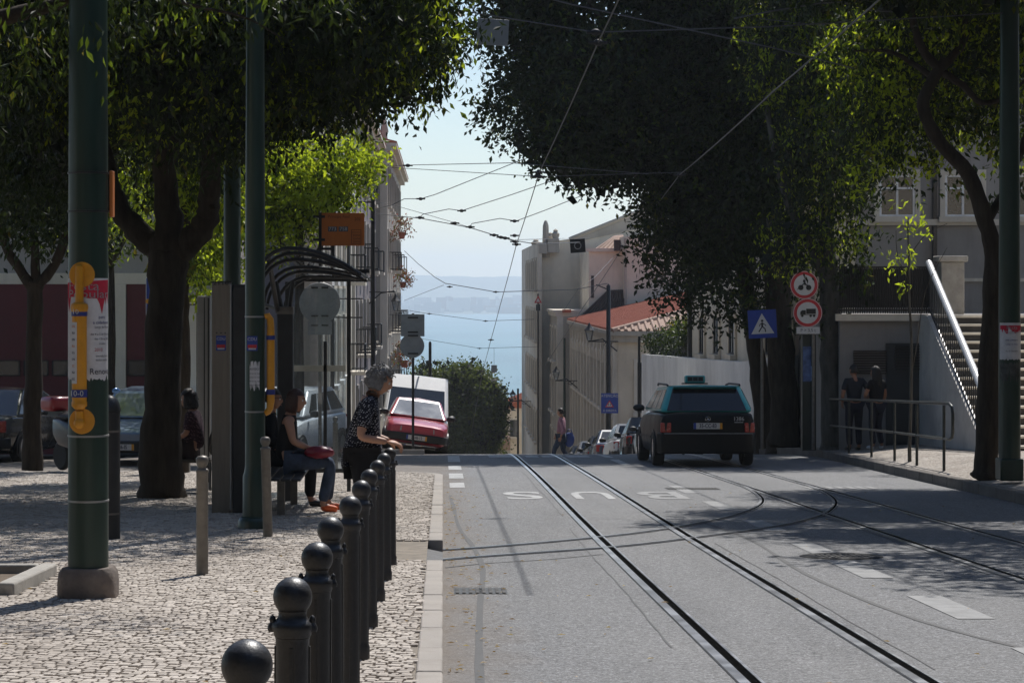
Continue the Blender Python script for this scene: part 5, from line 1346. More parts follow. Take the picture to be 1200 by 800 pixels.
def tile_mat(name, col, dk):
    m, nt = new_mat(name)
    tc = nd(nt, 'ShaderNodeTexCoord'); vec = tc.outputs['Object']
    n = noise_tex(nt, 1.2, 6, .65, vec); f = noise_tex(nt, 5, 4, .6, vec)
    c = mixc(nt, ramp(nt, n.outputs[0], [(.35, 0), (.7, 1)]), col, tuple(k * .7 for k in col)); c = mixc(nt, ramp(nt, f.outputs[0], [(.5, 0), (.8, .7)]), c, dk)
    finish(nt, c, .85, 0, f.outputs[0], .3, .02); return m
TILE = tile_mat('terracotta_tiles', (.43, .13, .07), (.22, .08, .05)); TILEPALE = tile_mat('weathered_tiles', (.36, .24, .18), (.2, .12, .09)); TILEDARK = tile_mat('dark_old_tiles', (.05, .035, .03), (.025, .02, .02))
def tiled_roof(mb, a, b, c, d, mi=0, step=.28, r_=.075):
    """roof plane a-b (eave), d-c (ridge), covered with half-round tile rows running up the slope"""
    a, b, c, d = map(Vector, (a, b, c, d)); mb.add([a, b, c, d], [(0, 1, 2, 3)], mi)
    n = max(2, int(max((b - a).length, (c - d).length) / step)); nrm = (b - a).cross(d - a).normalized()
    if nrm.z < 0: nrm = -nrm
    for i in range(n + 1):
        t = i / n; p = a + (b - a) * t; q = d + (c - d) * t
        if (q - p).length < .3: continue
        mb.tube([p + nrm * .01, q + nrm * .01], r_, 6, mi, True, True)
def window_on(par, frame, x0, x1, z0, z1, mats, kind='french', surround=.14, name='window'):
    """frame(u,d,z) -> world point: u along the wall, d outwards. One window: stone surround, with pane and sill as sub-parts"""
    mb = MB()
    def bx(mb, u0, u1, z0_, z1_, d0, d1):
        P = [frame(u, d, z) for u in (u0, u1) for d in (d0, d1) for z in (z0_, z1_)]
        mb.add(P, [(0, 1, 3, 2), (4, 6, 7, 5), (0, 4, 5, 1), (2, 3, 7, 6), (0, 2, 6, 4), (1, 5, 7, 3)])
    s = surround
    bx(mb, x0 - s, x0, z0, z1, 0, .07); bx(mb, x1, x1 + s, z0, z1, 0, .07); bx(mb, x0 - s, x1 + s, z1, z1 + s, 0, .075)
    w = mb.build(name, mats['stone'], par)
    mb = MB(); bx(mb, x0, x1, z0, z1, .0, .02); mb.build('pane', mats['pane'], w)
    mb = MB(); xm = (x0 + x1) / 2
    for u in (x0 + .03, xm, x1 - .03): bx(mb, u - .03, u + .03, z0, z1, .02, .04)
    for zz in (z0 + .03, z0 + (z1 - z0) * .68, z1 - .03): bx(mb, x0, x1, zz - .025, zz + .025, .02, .042)
    mb.build('sash', mats['sash'], w)
    if kind == 'sill':
        mb = MB(); bx(mb, x0 - s - .05, x1 + s + .05, z0 - .14, z0, 0, .2); mb.build('sill', mats['sill'], w)
    return w
def balcony(par, frame, x0, x1, z, depth=.6, mat=BLACK):
    mb = MB(); P = [frame(u, d, zz) for u in (x0, x1) for d in (0, depth) for zz in (z - .12, z)]
    mb.add(P, [(0, 1, 3, 2), (4, 6, 7, 5), (0, 4, 5, 1), (2, 3, 7, 6), (0, 2, 6, 4), (1, 5, 7, 3)]); b_ = mb.build('balcony', WALLST, par)
    mb = MB(); dd = depth - .03; L = [(x0, 0), (x0, dd), (x1, dd), (x1, 0)]
    for zz in (z + .08, z + .95):
        mb.tube([frame(u, d, zz) for u, d in L], .018, 5)
    for (ua, da), (ub, db) in zip(L, L[1:]):
        n = max(2, int((abs(ub - ua) + abs(db - da)) / .13))
        for i in range(n + 1):
            t = i / n; u, d = ua + (ub - ua) * t, da + (db - da) * t
            mb.tube([frame(u, d, z), frame(u, d, z + .95)], .011, 4, 0, False)
    mb.build('balustrade', mat, b_)
    return b_
MATW = dict(stone=WALLST, pane=GLASSDARK, sash=WHITEPAINT, sill=WHITEPAINT)
MATD = dict(stone=GREYST, pane=GLASSDARK, sash=SHUTTER, sill=WALLST)
def street_house(name, label, xf, y0, y1, ztop, wallmat, mats, cols, floors, fh, depth=10, balc=(), cornice=.35, side=1, endmat=None, roof=None, sillk='sill', win_w=1.0, win_h=1.9, base=None):
    """terraced house whose street wall is the plane x = xf; side=+1 means the wall faces +x"""
    zb = min(gz(y0), gz(y1)) - .5
    r0 = empty(name, (xf - side * depth / 2, (y0 + y1) / 2, zb), label, 'building')
    xi = xf - side * depth
    mb = MB(); mb.bb(min(xf, xi), max(xf, xi), y0, y1, zb, ztop, 0); mb.build('wall', wallmat, r0)
    if endmat:
        mb = MB(); mb.bb(min(xf - side * .5, xi), max(xf - side * .5, xi), y0 - .02, y0 - .003, zb, ztop - .3); mb.build('end_wall_shade', endmat, r0)
    mb = MB(); mb.bb(min(xf + side * cornice, xi), max(xf + side * cornice, xi), y0 - .06, y1 - .01, ztop, ztop + .14); mb.bb(min(xf + side * cornice * .55, xi), max(xf + side * cornice * .55, xi), y0 - .04, y1 - .01, ztop - .22, ztop - .003); mb.build('cornice', WALLST, r0)
    mb = MB(); mb.bb(min(xf + side * .05, xf - side * .3), max(xf + side * .05, xf - side * .3), y0 - .03, y0 + .45, zb, ztop - .23); mb.build('corner_pilaster', WALLST, r0)
    fr = lambda u, d, z: Vector((xf + side * d, u, z))
    ymid = (y0 + y1) / 2; g0 = gz(ymid) + .15
    for k in range(floors):
        z = ztop - .9 - win_h - k * fh
        for j, u in enumerate(cols):
            if z < gz(u) + .2: continue
            window_on(r0, fr, u - win_w / 2, u + win_w / 2, z, z + win_h, mats, sillk if (k, j) not in balc else 'french')
            if (k, j) in balc: balcony(r0, fr, u - win_w / 2 - .35, u + win_w / 2 + .35, z, .62)
    if roof:
        xm = (xf + xi) / 2; mb = MB(); zr_ = ztop + .15
        xa, xb = xf + side * cornice, xi
        tiled_roof(mb, (xa, y0, zr_), (xa, y1, zr_), (xm, y1, zr_ + roof), (xm, y0, zr_ + roof)); tiled_roof(mb, (xb, y0, zr_), (xb, y1, zr_), (xm, y1, zr_ + roof), (xm, y0, zr_ + roof))
        mb.add([(xa, y0, zr_), (xb, y0, zr_), (xm, y0, zr_ + roof)], [(0, 1, 2)]); mb.build('roof', TILE, r0)
    return r0, fr
# left row
L1, fr = street_house('town_house', 'cream corner house with white window sills and shade-tinted grey blue end wall behind the shelter', -3.3, 62.5, 83.8, 7.6, CREAM, MATW, [65.2, 69.0, 72.8, 76.6, 80.6], 4, 3.1, balc=((1, 4), (2, 4)), endmat=SHADEBLUE, depth=9)
mb = MB()
for y in (67.1, 78.6): mb.tube([(-3.22, y, 7.2), (-3.22, y, gz(y) + .3)], .06, 6)
mb.build('drainpipe', DARKSTEEL, L1)
for i, (y, z) in enumerate(((63.6, Z_(350, 63)), (63.6, Z_(372, 63)))):
    mb = MB(); mb.tube([(-3.3, y, z), (-2.2, y - .6, z)], .02, 5); mb.build('wall_bracket', BLACK, L1)
L2, fr2 = street_house('town_house', 'tall dark mauve tiled house with iron balconies in the middle of the left row', -3.25, 84.0, 111.5, 8.2, MAUVE, MATD, [87, 91.2, 95.4, 99.6, 103.8, 108], 5, 3.2, balc=((1, 0), (1, 2), (2, 1), (2, 3), (2, 0), (3, 2), (3, 4), (1, 4)), depth=9, cornice=.5, roof=1.2)
L3, fr3 = street_house('town_house', 'farthest grey house of the left row with crowded iron balconies and flower pots', -2.75, 111.8, 150, 8.4, GREYST, MATD, [115, 119.5, 124, 128.5, 133, 137.5, 142, 146.5], 6, 3.2, balc=tuple((k, j) for k in (1, 2, 3, 4) for j in (1, 3, 5, 6) if (k + j) % 2 == 0 or k == 2), depth=9, cornice=.5, roof=1.2)
mb = MB()
for y, z in ((112.5, 8.6), (113.2, 8.6)): mb.lathe([(.16, 0), (.12, .4), (.18, .6), (.05, 1.2), (0, 1.6)], (-2.85, y, z), 8)
mb.build('roof_finial', GREYST, L3)
FLOWR = leaf_mat('flower_leaf', [(.16, .03, .04), (.05, .08, .02), (.2, .05, .06), (.06, .09, .03)], .3)
for i, (x, y, z, lab) in enumerate(((-2.1, 118.5, Z_(272, 118.5), 'pot plant hanging high on the far left iron balcony'), (-1.9, 112.2, Z_(422, 112.2), 'reddish flowering pot plant beside the back of the square sign'), (-2.2, 127, Z_(330, 127), 'reddish pot plants hanging from the lower far left balcony'))):
    r0 = empty('pot_plant', (x, y, z), lab, 'plant', 'pot plants on the left balconies'); mb = MB(); mb.lathe([(.12, -.35), (.2, 0), (.18, 0), (.1, -.3)], (0, 0, 0), 10); mb.build('pot', TILE, r0, world=False)
    v, f = leaves([(x, y, z + .3, .5, .5, .55)], 60, 7, .16, .2, 300 + i, .4, .5); crown('foliage', r0, [(v, f, FLOWR)])
for i, (y, py) in enumerate(((100, 353),)):
    r0 = empty('wall_lantern', (-3.2, y, Z_(py, y) - .4), 'old wall lantern on an iron arm on the left facades', 'street lamp', 'wall lanterns'); mb = MB(); mb.tube([(0, 0, .3), (.5, 0, .75), (1.1, 0, .85)], .03, 6); mb.tube([(0, 0, .8), (1.15, 0, .8)], .025, 6); mb.build('arm', BLACK, r0, world=False); lantern(r0, (1.15, 0, 0), 1.1)
# antenna
mb = MB(); x, y, z = -3.0, 112, 8.6
mb.tube([(x, y, z), (x, y, z + 2.6)], .025, 5)
for k in range(4): mb.tube([(x - .1, y, z + 2.1 + k * .13), (x + 1.1 - .1 * k, y - .2, z + 2.3 + k * .13)], .012, 4)
tag(mb.build('tv_antenna', DARKSTEEL), 'thin rooftop aerial standing on the cornice of the left houses', 'antenna')

# garage building, far left
Yg = 51.5; zb = gz(Yg) - .4
GA = empty('garage_building', (-8, Yg + 4, zb), 'low garage building with two burgundy doors behind the left trees', 'building')
mb = MB(); mb.bb(-16, -4.7, Yg, Yg + 8, zb, 6.5); mb.build('wall', stucco('garage_wall', (.36, .34, .32), .35), GA)
ztd = Z_(333, Yg)
for px0, px1, nw in ((-40, 126, 5), (149, 196, 2)):
    mb = MB(); mb.bb(X_(px0, Yg), X_(px1, Yg), Yg - .06, Yg - .02, gz(Yg), ztd); d = mb.build('garage_door', BURG, GA)
    x0, x1 = X_(px0, Yg), X_(px1, Yg)
    mb = MB()
    for k in range(1, 12):
        z = gz(Yg) + (ztd - gz(Yg)) * k / 12; mb.bb(x0, x1, Yg - .072, Yg - .061, z - .012, z + .012)
    mb.build('panel_ribs', BURG, d)
    for i in range(nw):
        a = x0 + (x1 - x0) * (i + .12) / nw; b_ = x0 + (x1 - x0) * (i + .88) / nw
        mb = MB(); mb.bb(a, b_, Yg - .085, Yg - .075, Z_(439, Yg), Z_(423, Yg)); w = mb.build('door_window', GLASSDARK, d)
        mb = MB()
        for (u0, u1, w0, w1) in ((a - .04, a, Z_(440, Yg), Z_(422, Yg)), (b_, b_ + .04, Z_(440, Yg), Z_(422, Yg)), (a, b_, Z_(440.5, Yg), Z_(439, Yg)), (a, b_, Z_(423, Yg), Z_(421.5, Yg))): mb.bb(u0, u1, Yg - .09, Yg - .073, w0, w1)
        mb.build('window_frame', BLACK, w)
mb = MB(); mb.bb(X_(-40, Yg), X_(196, Yg), Yg - .09, Yg - .003, ztd + .003, Z_(320, Yg)); mb.build('lintel_band', WALLST, GA)
mb = MB(); mb.bb(X_(127, Yg), X_(148, Yg), Yg - .1, Yg - .003, gz(Yg) - .1, ztd); mb.bb(X_(197, Yg), X_(215, Yg), Yg - .1, Yg - .003, gz(Yg) - .1, ztd); mb.build('pilaster', WALLST, GA)
# small blue sign hanging edge-on near tree A
Y = 46.0
mb = MB(); mb.bb(X_(171.5, Y), X_(178, Y), Y, Y + .03, Z_(372, Y), Z_(326, Y)); s_ = mb.build('hanging_sign', SIGNBLUE); tag(s_, 'narrow blue hanging sign with a yellow emblem left of the thick forked tree', 'sign')
mb = MB(); mb.ball((X_(173.5, Y), Y - .01, Z_(353, Y)), .05, 10, 6, sc=(1, .2, 1)); mb.build('yellow_emblem', YELLOW, s_)
mb = MB(); mb.bb(X_(171, Y), X_(171.5, Y), Y - .005, Y + .035, Z_(374, Y), Z_(325, Y)); mb.bb(X_(174, Y) - .02, X_(174, Y) + .02, Y + .04, Y + .08, gz(Y), Z_(326, Y)); mb.build('frame', WHITEPAINT, s_)
# poster panel (mupi) between the tree and the steel column, and pale posts
Y = 36.2
r0 = empty('advert_panel', (X_(217, Y), Y, gz(Y) + .12), 'pale advertising panel with blue lower edge between the thick tree and the shelter', 'advert panel')
mb = MB(); mb.bb(X_(204, Y), X_(232, Y), Y, Y + .16, gz(Y) + .6, Z_(355, Y)); mb.build('frame', GREYPAINT, r0, bevel=.01)
PST, nt = new_mat('poster_print'); tc = nd(nt, 'ShaderNodeTexCoord'); sp = nd(nt, 'ShaderNodeSeparateXYZ'); nt.links.new(tc.outputs['Generated'], sp.inputs[0]); n = noise_tex(nt, 5, 6, .6, tc.outputs['Generated'])
ad = nd(nt, 'ShaderNodeMath', operation='MULTIPLY_ADD'); nt.links.new(n.outputs[0], ad.inputs[0]); ad.inputs[1].default_value = .35; nt.links.new(sp.outputs[2], ad.inputs[2])
finish(nt, ramp(nt, ad.outputs[0], [(.15, (.02, .09, .3)), (.35, (.05, .2, .42)), (.55, (.45, .52, .55)), (1, (.5, .52, .5))]), .4)
mb = MB(); mb.bb(X_(206, Y), X_(230, Y), Y - .012, Y - .002, gz(Y) + .75, Z_(358, Y)); mb.build('poster', PST, r0)
mb = MB(); mb.bb(X_(214, Y), X_(222, Y), Y + .02, Y + .14, gz(Y) + .1, gz(Y) + .6); mb.build('foot', GREYPAINT, r0)
Y = 30.5
r0 = empty('display_case', (X_(240, Y), Y, gz(Y) + .12), 'pale upright timetable case standing just left of the shelter\'s steel column', 'display case')
mb = MB(); mb.bb(X_(231, Y), X_(246.5, Y), Y, Y + .12, gz(Y) + .12, Z_(347, Y)); mb.build('case', M('case_grey', (.33, .32, .3), .55, 0, .1, 4, dirt=.2, dcol=(.2, .18, .16)), r0, bevel=.01)
mb = MB(); mb.bb(X_(239, Y), X_(240, Y), Y - .006, Y - .001, gz(Y) + .2, Z_(349, Y)); mb.bb(X_(243.5, Y), X_(245, Y), Y - .006, Y - .001, gz(Y) + .2, Z_(349, Y)); mb.build('seam', DARKSTEEL, r0)

# ---- right row
WIN_DARK = dict(stone=WALLST, pane=GLASSDARK, sash=SHUTTER, sill=WALLST)
xf, y0, y1 = 7.3, 96.0, 129.5; ze = -.3; zb = gz(y1) - 1
R1 = empty('arcade_building', (xf + 7, 112, zb), 'low stone building with arched windows and a red tiled hip roof right of the street', 'building')
mb = MB(); mb.bb(xf, xf + 15, y0, y1, zb, ze - .45); mb.build('wall', BEIGE, R1)
mb = MB(); mb.bb(xf - .35, xf + 15.2, y0 - .35, y1, ze - .18, ze); mb.bb(xf - .2, xf + 15.1, y0 - .2, y1, ze - .45, ze - .183); mb.build('cornice', GREYST, R1)
for i in range(14):
    y = y0 + .3 + i * 2.5
    if y < y1 - .3:
        mb = MB(); mb.bb(xf - .2, xf + .1, y - .25, y + .25, gz(y), ze - .46); mb.build('pilaster', WALLST, R1)
fr = lambda u, d, z: Vector((xf - d, u, z))
for i in range(13):
    y = y0 + 1.55 + i * 2.5
    if y > y1 - 1: continue
    z = ze - 3.3
    w = window_on(R1, fr, y - .62, y + .62, z - .3, z + 1.7, WIN_DARK, 'sill', .2)
    mb = MB()   # arched head
    arcp = [fr(y + .72 * math.cos(a), 0.02, z + 1.8 + .5 * math.sin(a)) for a in np.linspace(0, PI, 9)]
    mb.tube([p + Vector((-.05, 0, 0)) for p in arcp], .12, 6); mb.build('arch', WALLST, w)
    z2 = z - 3.6
    if z2 > gz(y): window_on(R1, fr, y - .6, y + .6, z2, z2 + 2.1, WIN_DARK, 'french', .2)
frf = lambda u, d, z: Vector((u, y0 - d, z))
for u in (8.6, 10.8): window_on(R1, frf, u - .5, u + .5, ze - 3.4, ze - 1.3, WIN_DARK, 'sill', .14)
mb = MB(); rx, ryy, rzz = xf + 7.5, y0 + 7.5, ze + 1.8
A_ = (xf - .3, y0 - .3, ze + .02); B_ = (xf - .3, y1, ze + .02); C_ = (rx, y1, rzz); D_ = (rx, ryy, rzz); E_ = (xf + 15.2, y0 - .3, ze + .02); F_ = (xf + 15.2, y1, ze + .02)
def roof_tri_tiles(mb, a, b, c, d, mi=0, step=.3):
    """quad eave a-b, ridge d-c with tiles perpendicular to the eave, clipped at the hips"""
    a, b, c, d = map(Vector, (a, b, c, d)); mb.add([a, b, c, d], [(0, 1, 2, 3)], mi)
    L = (b - a).length; e = (b - a) / L; n = max(2, int(L / step)); up = (d - a) - e * (d - a).dot(e); H = up.length; up.normalize()
    s0 = (d - a).dot(e); s1 = (c - a).dot(e)
    nrm = e.cross(up); nrm = nrm if nrm.z > 0 else -nrm
    for i in range(n + 1):
        s = L * i / n; h = H
        if s < s0: h = H * s / s0 if s0 > 1e-6 else H
        elif s > s1: h = H * (L - s) / (L - s1) if L - s1 > 1e-6 else H
        if h < .2: continue
        p = a + e * s; mb.tube([p + nrm * .012, p + up * h + nrm * .012], .08, 6, mi)
roof_tri_tiles(mb, A_, B_, C_, D_); rf = mb.build('roof', TILE, R1)
mb = MB(); roof_tri_tiles(mb, A_, E_, D_, D_); roof_tri_tiles(mb, F_, E_, D_, C_); mb.build('front_roof_slope', TILEPALE, R1)
mb = MB(); mb.tube([A_, D_], .13, 8); mb.tube([E_, D_], .13, 8); mb.tube([D_, C_], .13, 8); mb.build('hip_tiles', TILEPALE, R1)
for lab, y, xx, py in (('old wall lantern on an iron bracket at the corner of the arcade building', 95.2, 7.2, 400), ('old wall lantern on a bracket halfway down the right facades', 122, 7.15, 446), ('small dark lantern far down the right facades', 150, 5.7, 470)):
    r0 = empty('wall_lantern', (xx, y, Z_(py, y)), lab, 'street lamp', 'wall lanterns')
    mb = MB(); mb.tube([(0, 0, -.4), (-.6, 0, .1), (-1.15, 0, .0)], .03, 6); mb.tube([(0.05, 0, .0), (-1.2, 0, .0)], .025, 6); mb.tube([(-.2, 0, -.05), (-.35, 0, -.2), (-.55, 0, -.15), (-.45, 0, -.02)], .02, 5); mb.build('arm', BLACK, r0, world=False); lantern(r0, (-1.15, 0, .05), 1.1)

# annex and chapel volumes behind
yA, yB = 129.8, 134.0
R2 = empty('annex_building', (10, 132, gz(134) - 1), 'pale chapel annex with a narrow window and dark lean-to roof behind the red roof', 'building')
zb = gz(134) - 1
mb = MB(); mb.bb(X_(690, 131), X_(731, 131), 131, 140, zb, Z_(293, 131)); mb.bb(X_(731, 130.5), 16, 130.5, 140, zb, Z_(277, 130.5)); mb.build('wall', CREAM2, R2)
mb = MB(); mb.bb(X_(689, 131) - .1, X_(731, 131) - .004, 130.8, 130.99, Z_(295, 131), Z_(291, 131)); mb.build('cornice', WALLST, R2)
frw = lambda u, d, z: Vector((u, 131 - d, z))
window_on(R2, frw, X_(692.5, 131), X_(696, 131), Z_(349, 131), Z_(323, 131), WIN_DARK, 'french', .06)
mb = MB(); tiled_roof(mb, (X_(696, 131), 131, Z_(294, 131)), (X_(731, 131), 131, Z_(294, 131)), (X_(731, 133), 134, Z_(276, 133)), (X_(722, 133), 134, Z_(277, 133))); mb.build('roof', TILEPALE, R2)
mb = MB(); a = (X_(678, 129.8), 129.8, Z_(374, 129.8)); b_ = (X_(731, 129.8), 129.8, Z_(374, 129.8)); tiled_roof(mb, a, b_, (X_(731, 131), 130.9, Z_(340, 131)), (X_(713, 131), 130.9, Z_(341, 131))); mb.build('lean_to_roof', TILEDARK, R2)
mb = MB(); mb.bb(X_(720, 130.4), X_(727, 130.4), 130.3, 130.9, Z_(294, 130.4), Z_(281, 130.4)); mb.build('chimney', TILEDARK, R2)
mb = MB(); mb.tube([(X_(733, 130.3), 130.3, Z_(279, 130.3)), (X_(733, 130.3), 130.3, Z_(360, 130.3))], .07, 6); mb.build('drainpipe', GREYST, R2)
# big gabled church-like building
CH = empty('gabled_church', (12, 155, gz(160) - 1), 'large pale church building with a sloping gable and stone pinnacles against the sky', 'building')
zb = gz(165) - 1
mb = MB(); yq = 140.5
pts = [(6.05, yq, zb), (22, yq, zb), (22, yq, Z_(247, yq) + 1.0), (13.4, yq, Z_(236, yq)), (X_(668, yq), yq, Z_(280, yq)), (6.05, yq, Z_(284, yq))]
mb.prism(pts, (0, 26, 0)); mb.build('wall', CREAM2, CH)
mb = MB(); mb.tube([(X_(667, yq), yq - .05, Z_(280, yq)), (13.4, yq - .05, Z_(236, yq))], .12, 6); mb.prism([(X_(668, yq), yq - .05, Z_(283, yq)), (13.4, yq - .05, Z_(239, yq)), (13.4, yq - .05, Z_(262, yq)), (X_(672, yq), yq - .05, Z_(284, yq))], (0, .047, 0)); mb.build('gable_band', GREYST, CH)
mb = MB(); mb.bb(5.75, 6.0, 139.5, 168, zb, Z_(284, 139.5)); mb.build('street_facade', WALLST, CH)
frc = lambda u, d, z: Vector((5.75 - d, u, z))
for y in (141.3, 144.6, 148, 151.4, 154.8, 158.2):
    for z in (2.2, -.9, -4.0, -7.1): 
        if z > gz(y) + .5: window_on(CH, frc, y - .5, y + .5, z - .8, z + 1.0, WIN_DARK, 'sill', .2)
def pinn(px, py0, py1, y, w, kind):
    mb = MB(); x = X_(px, y); z0, z1 = Z_(py0, y), Z_(py1, y); h = z1 - z0
    if kind == 'obelisk': mb.lathe([(w * .6, -.6), (w * .6, 0), (w * .5, .02), (w * .42, h * .8), (w * .2, h * .97), (0, h)], (x, y, z0), 4, smooth=False)
    else: mb.lathe([(w * .7, -.5), (w * .7, 0), (w * .35, h * .2), (w * .6, h * .5), (w * .65, h * .65), (w * .3, h * .8), (w * .4, h * .88), (0, h)], (x, y, z0), 10)
    mb.build('pinnacle', GREYST, CH)
pinn(639.5, 290, 258, 140, .42, 'obelisk'); pinn(651, 285, 268, 140, .38, 'urn'); pinn(645, 284, 272, 141, .4, 'urn'); pinn(628, 292, 280, 152, .5, 'urn')
mb = MB(); mb.bb(X_(642, 139.8), X_(655, 139.8), 139.4, 140.4, Z_(296, 139.8), Z_(280, 139.8)); mb.bb(X_(624, 150), X_(633, 150), 139.45, 152, Z_(300, 150), Z_(289, 150)); mb.build('parapet', GREYST, CH)
# pale wall with low tiled coping in front of the church, down the street
R3, fr_ = street_house('stone_house', 'narrow weathered stone house with quoins between the arcade and the church', 6.5, 130.2, 139.2, Z_(366, 131), GREYST, WIN_DARK, [132.2, 135, 137.8], 3, 3.0, side=-1, depth=1.6, cornice=.25)
mb = MB(); a = X_(655, 130.2)
mb.bb(X_(659, 130), X_(669, 130), 129.7, 130.1, Z_(366, 130), Z_(362.5, 130)); mb.build('tile_coping', TILE, R3)
# road-works style triangle on the far right facade
Y = 138.5
r0 = empty('traffic_sign', (X_(630.5, Y), Y, gz(Y) + .1), 'small red triangular warning sign high on a post beside the far right facade', 'sign')
mb = MB(); mb.lathe([(.05, 0), (.05, Z_(346, Y) - gz(Y))], (0, 0, 0), 8); mb.build('post', DARKSTEEL, r0, world=False)
mb = MB(); z0 = Z_(355, Y); mb.prism([(X_(626, Y), Y - .08, z0), (X_(635, Y), Y - .08, z0), (X_(630.5, Y), Y - .08, z0 + .46)], (0, .02, 0)); t = mb.build('red_triangle', RED, r0)
mb = MB(); mb.prism([(X_(628.3, Y), Y - .09, z0 + .07), (X_(632.7, Y), Y - .09, z0 + .07), (X_(630.5, Y), Y - .09, z0 + .3)], (0, .005, 0)); mb.build('white_triangle', SIGNWHITE, t)
mb = MB(); mb.bb(X_(628, Y), X_(633, Y), Y - .08, Y - .06, Z_(364, Y), Z_(356.5, Y)); mb.build('lower_plate', DARKSTEEL, r0)

# far houses downhill
def small_house(label, px0, px1, Y, py_e, ridge, wall, roofm, depth=8):
    zb = gz(Y) - 1; x0, x1 = X_(px0, Y), X_(px1, Y); ze_ = Z_(py_e, Y)
    r0 = empty('small_house', ((x0 + x1) / 2, Y + depth / 2, zb), label, 'house', 'small houses far down the hill')
    mb = MB(); mb.bb(x0, x1, Y, Y + depth, zb, ze_); mb.build('wall', wall, r0)
    mb = MB(); xm = x0 + (x1 - x0) * .5; zr_ = Z_(py_e - ridge, Y)
    tiled_roof(mb, (x0 - .2, Y - .2, ze_), (x0 - .2, Y + depth, ze_), (x1, Y + depth, zr_), (x1, Y - .2, zr_), step=.5, r_=.1); mb.add([(x0, Y - .15, ze_), (x1, Y - .15, ze_), (x1, Y - .15, zr_)], [(0, 1, 2)])
    mb.build('roof', roofm, r0)
    frn = lambda u, d, z: Vector((u, Y - d, z))
    for u in np.arange(x0 + .8, x1 - .6, 1.6): window_on(r0, frn, u - .3, u + .3, ze_ - 2.2, ze_ - .9, WIN_DARK, 'sill', .08)
small_house('small house with a sloping red roof left of the far right facades', 590, 618, 178, 478, 12, BEIGE, TILE)
small_house('beige house with grey sloping roof below the round tree', 548, 598, 172, 527, 14, GREYST, TILEPALE)
for i, (px, py, lab) in enumerate(((606, 505, 'tall thin dark door post of the far right facades'),)): pass
mb = MB(); Y = 140; mb.lathe([(.07, 0), (.06, Z_(455, Y) - gz(Y))], (X_(607, Y), Y, gz(Y)), 8); tag(mb.build('dark_post', BLACK), 'thin dark post at the foot of the far right facades, by the small red roof', 'post')

# ---- long white wall, hedge and the windowed house behind it
def wall_run(name, label, pts, thick, mat, cop=None, z_fn=None, cat='wall'):
    """pts: (x, y, zbottom, ztop)"""
    mb = MB()
    for (xa, ya, za0, za1), (xb, yb, zb0, zb1) in zip(pts, pts[1:]):
        d = Vector((xb - xa, yb - ya, 0)).normalized(); n = Vector((-d.y, d.x, 0)) * thick
        if n.x < 0: n = -n
        A = [(xa, ya), (xb, yb), (xb + n.x, yb + n.y), (xa + n.x, ya + n.y)]
        zs0 = [za0, zb0, zb0, za0]; zs1 = [za1, zb1, zb1, za1]
        mb.add([(A[k][0], A[k][1], zs0[k]) for k in range(4)] + [(A[k][0], A[k][1], zs1[k]) for k in range(4)], [(0, 1, 5, 4), (1, 2, 6, 5), (2, 3, 7, 6), (3, 0, 4, 7), (4, 5, 6, 7), (3, 2, 1, 0)])
    o = mb.build(name, mat); return tag(o, label, cat)
wp = [(7.85, 53.2, gz(53) - .1, Z_(447 - 30, 53)), (7.72, 60, gz(60) - .1, Z_(424, 60)), (7.75, 72, gz(72) - .1, Z_(420, 72)), (7.75, 80, gz(80) - .2, Z_(417, 80)), (7.72, 89.5, gz(90) - .2, Z_(415, 89.5))]
wall_run('white_wall', 'long stained white wall along the right pavement behind the taxi', wp, .35, PALEW)
# house above wall with tall narrow windows
zt = 4.0
WH = empty('wall_house', (12, 66, gz(66)), 'cream house with tall narrow dark windows just above the white wall', 'building')
mb = MB(); mb.bb(8.15, 9.6, 53.6, 75.5, gz(75) - .5, 4.5); mb.build('wall', CREAM, WH)
frh = lambda u, d, z: Vector((8.15 - d, u, z))
for px in (824, 841, 859.5, 903):
    y = 2700 * 8.15 / (px - 519)
    window_on(WH, frh, y - .65, y + .65, Z_(411, y) - .1, Z_(372, y), dict(stone=BEIGE, pane=GLASSDARK, sash=SHUTTER, sill=BEIGE), 'sill', .16)
mb = MB(); mb.bb(8.02, 8.14, 75.3, 75.6, gz(75), 3.5); mb.build('drainpipe', DARKSTEEL, WH)
# hedge and dark fence on the far part of the wall
r0 = empty('hedge', (8.3, 84, Z_(417, 84)), 'dark green hedge growing along the top of the white wall by the red roof', 'hedge')
v, f = leaves([(8.4, y, Z_(403, y), .5, 2.0, .42) for y in (77.5, 80.5, 83.5, 86.5, 89)] + [(8.3, 76.5, Z_(385, 76.5), .5, .8, .6)], 900, 9, .14, .25, 401, .5, .3); v2, f2 = leaves([(8.4, y, Z_(388, y), .4, .8, .35) for y in (76.5, 79, 82)], 160, 8, .15, .22, 402, .5, .3)
crown('foliage', r0, [(v, f, LEAF_DARK), (v2, f2, LEAF_MID)])
mb = MB(); mb.bb(8.1, 8.18, 76.2, 90.0, Z_(417, 83) - .4, Z_(393, 83)); tag(mb.build('wall_fence', M('dark_boards', (.03, .028, .024), .8, 0, .4, 4)), 'dark board fence between the white wall top and the hedge', 'fence')

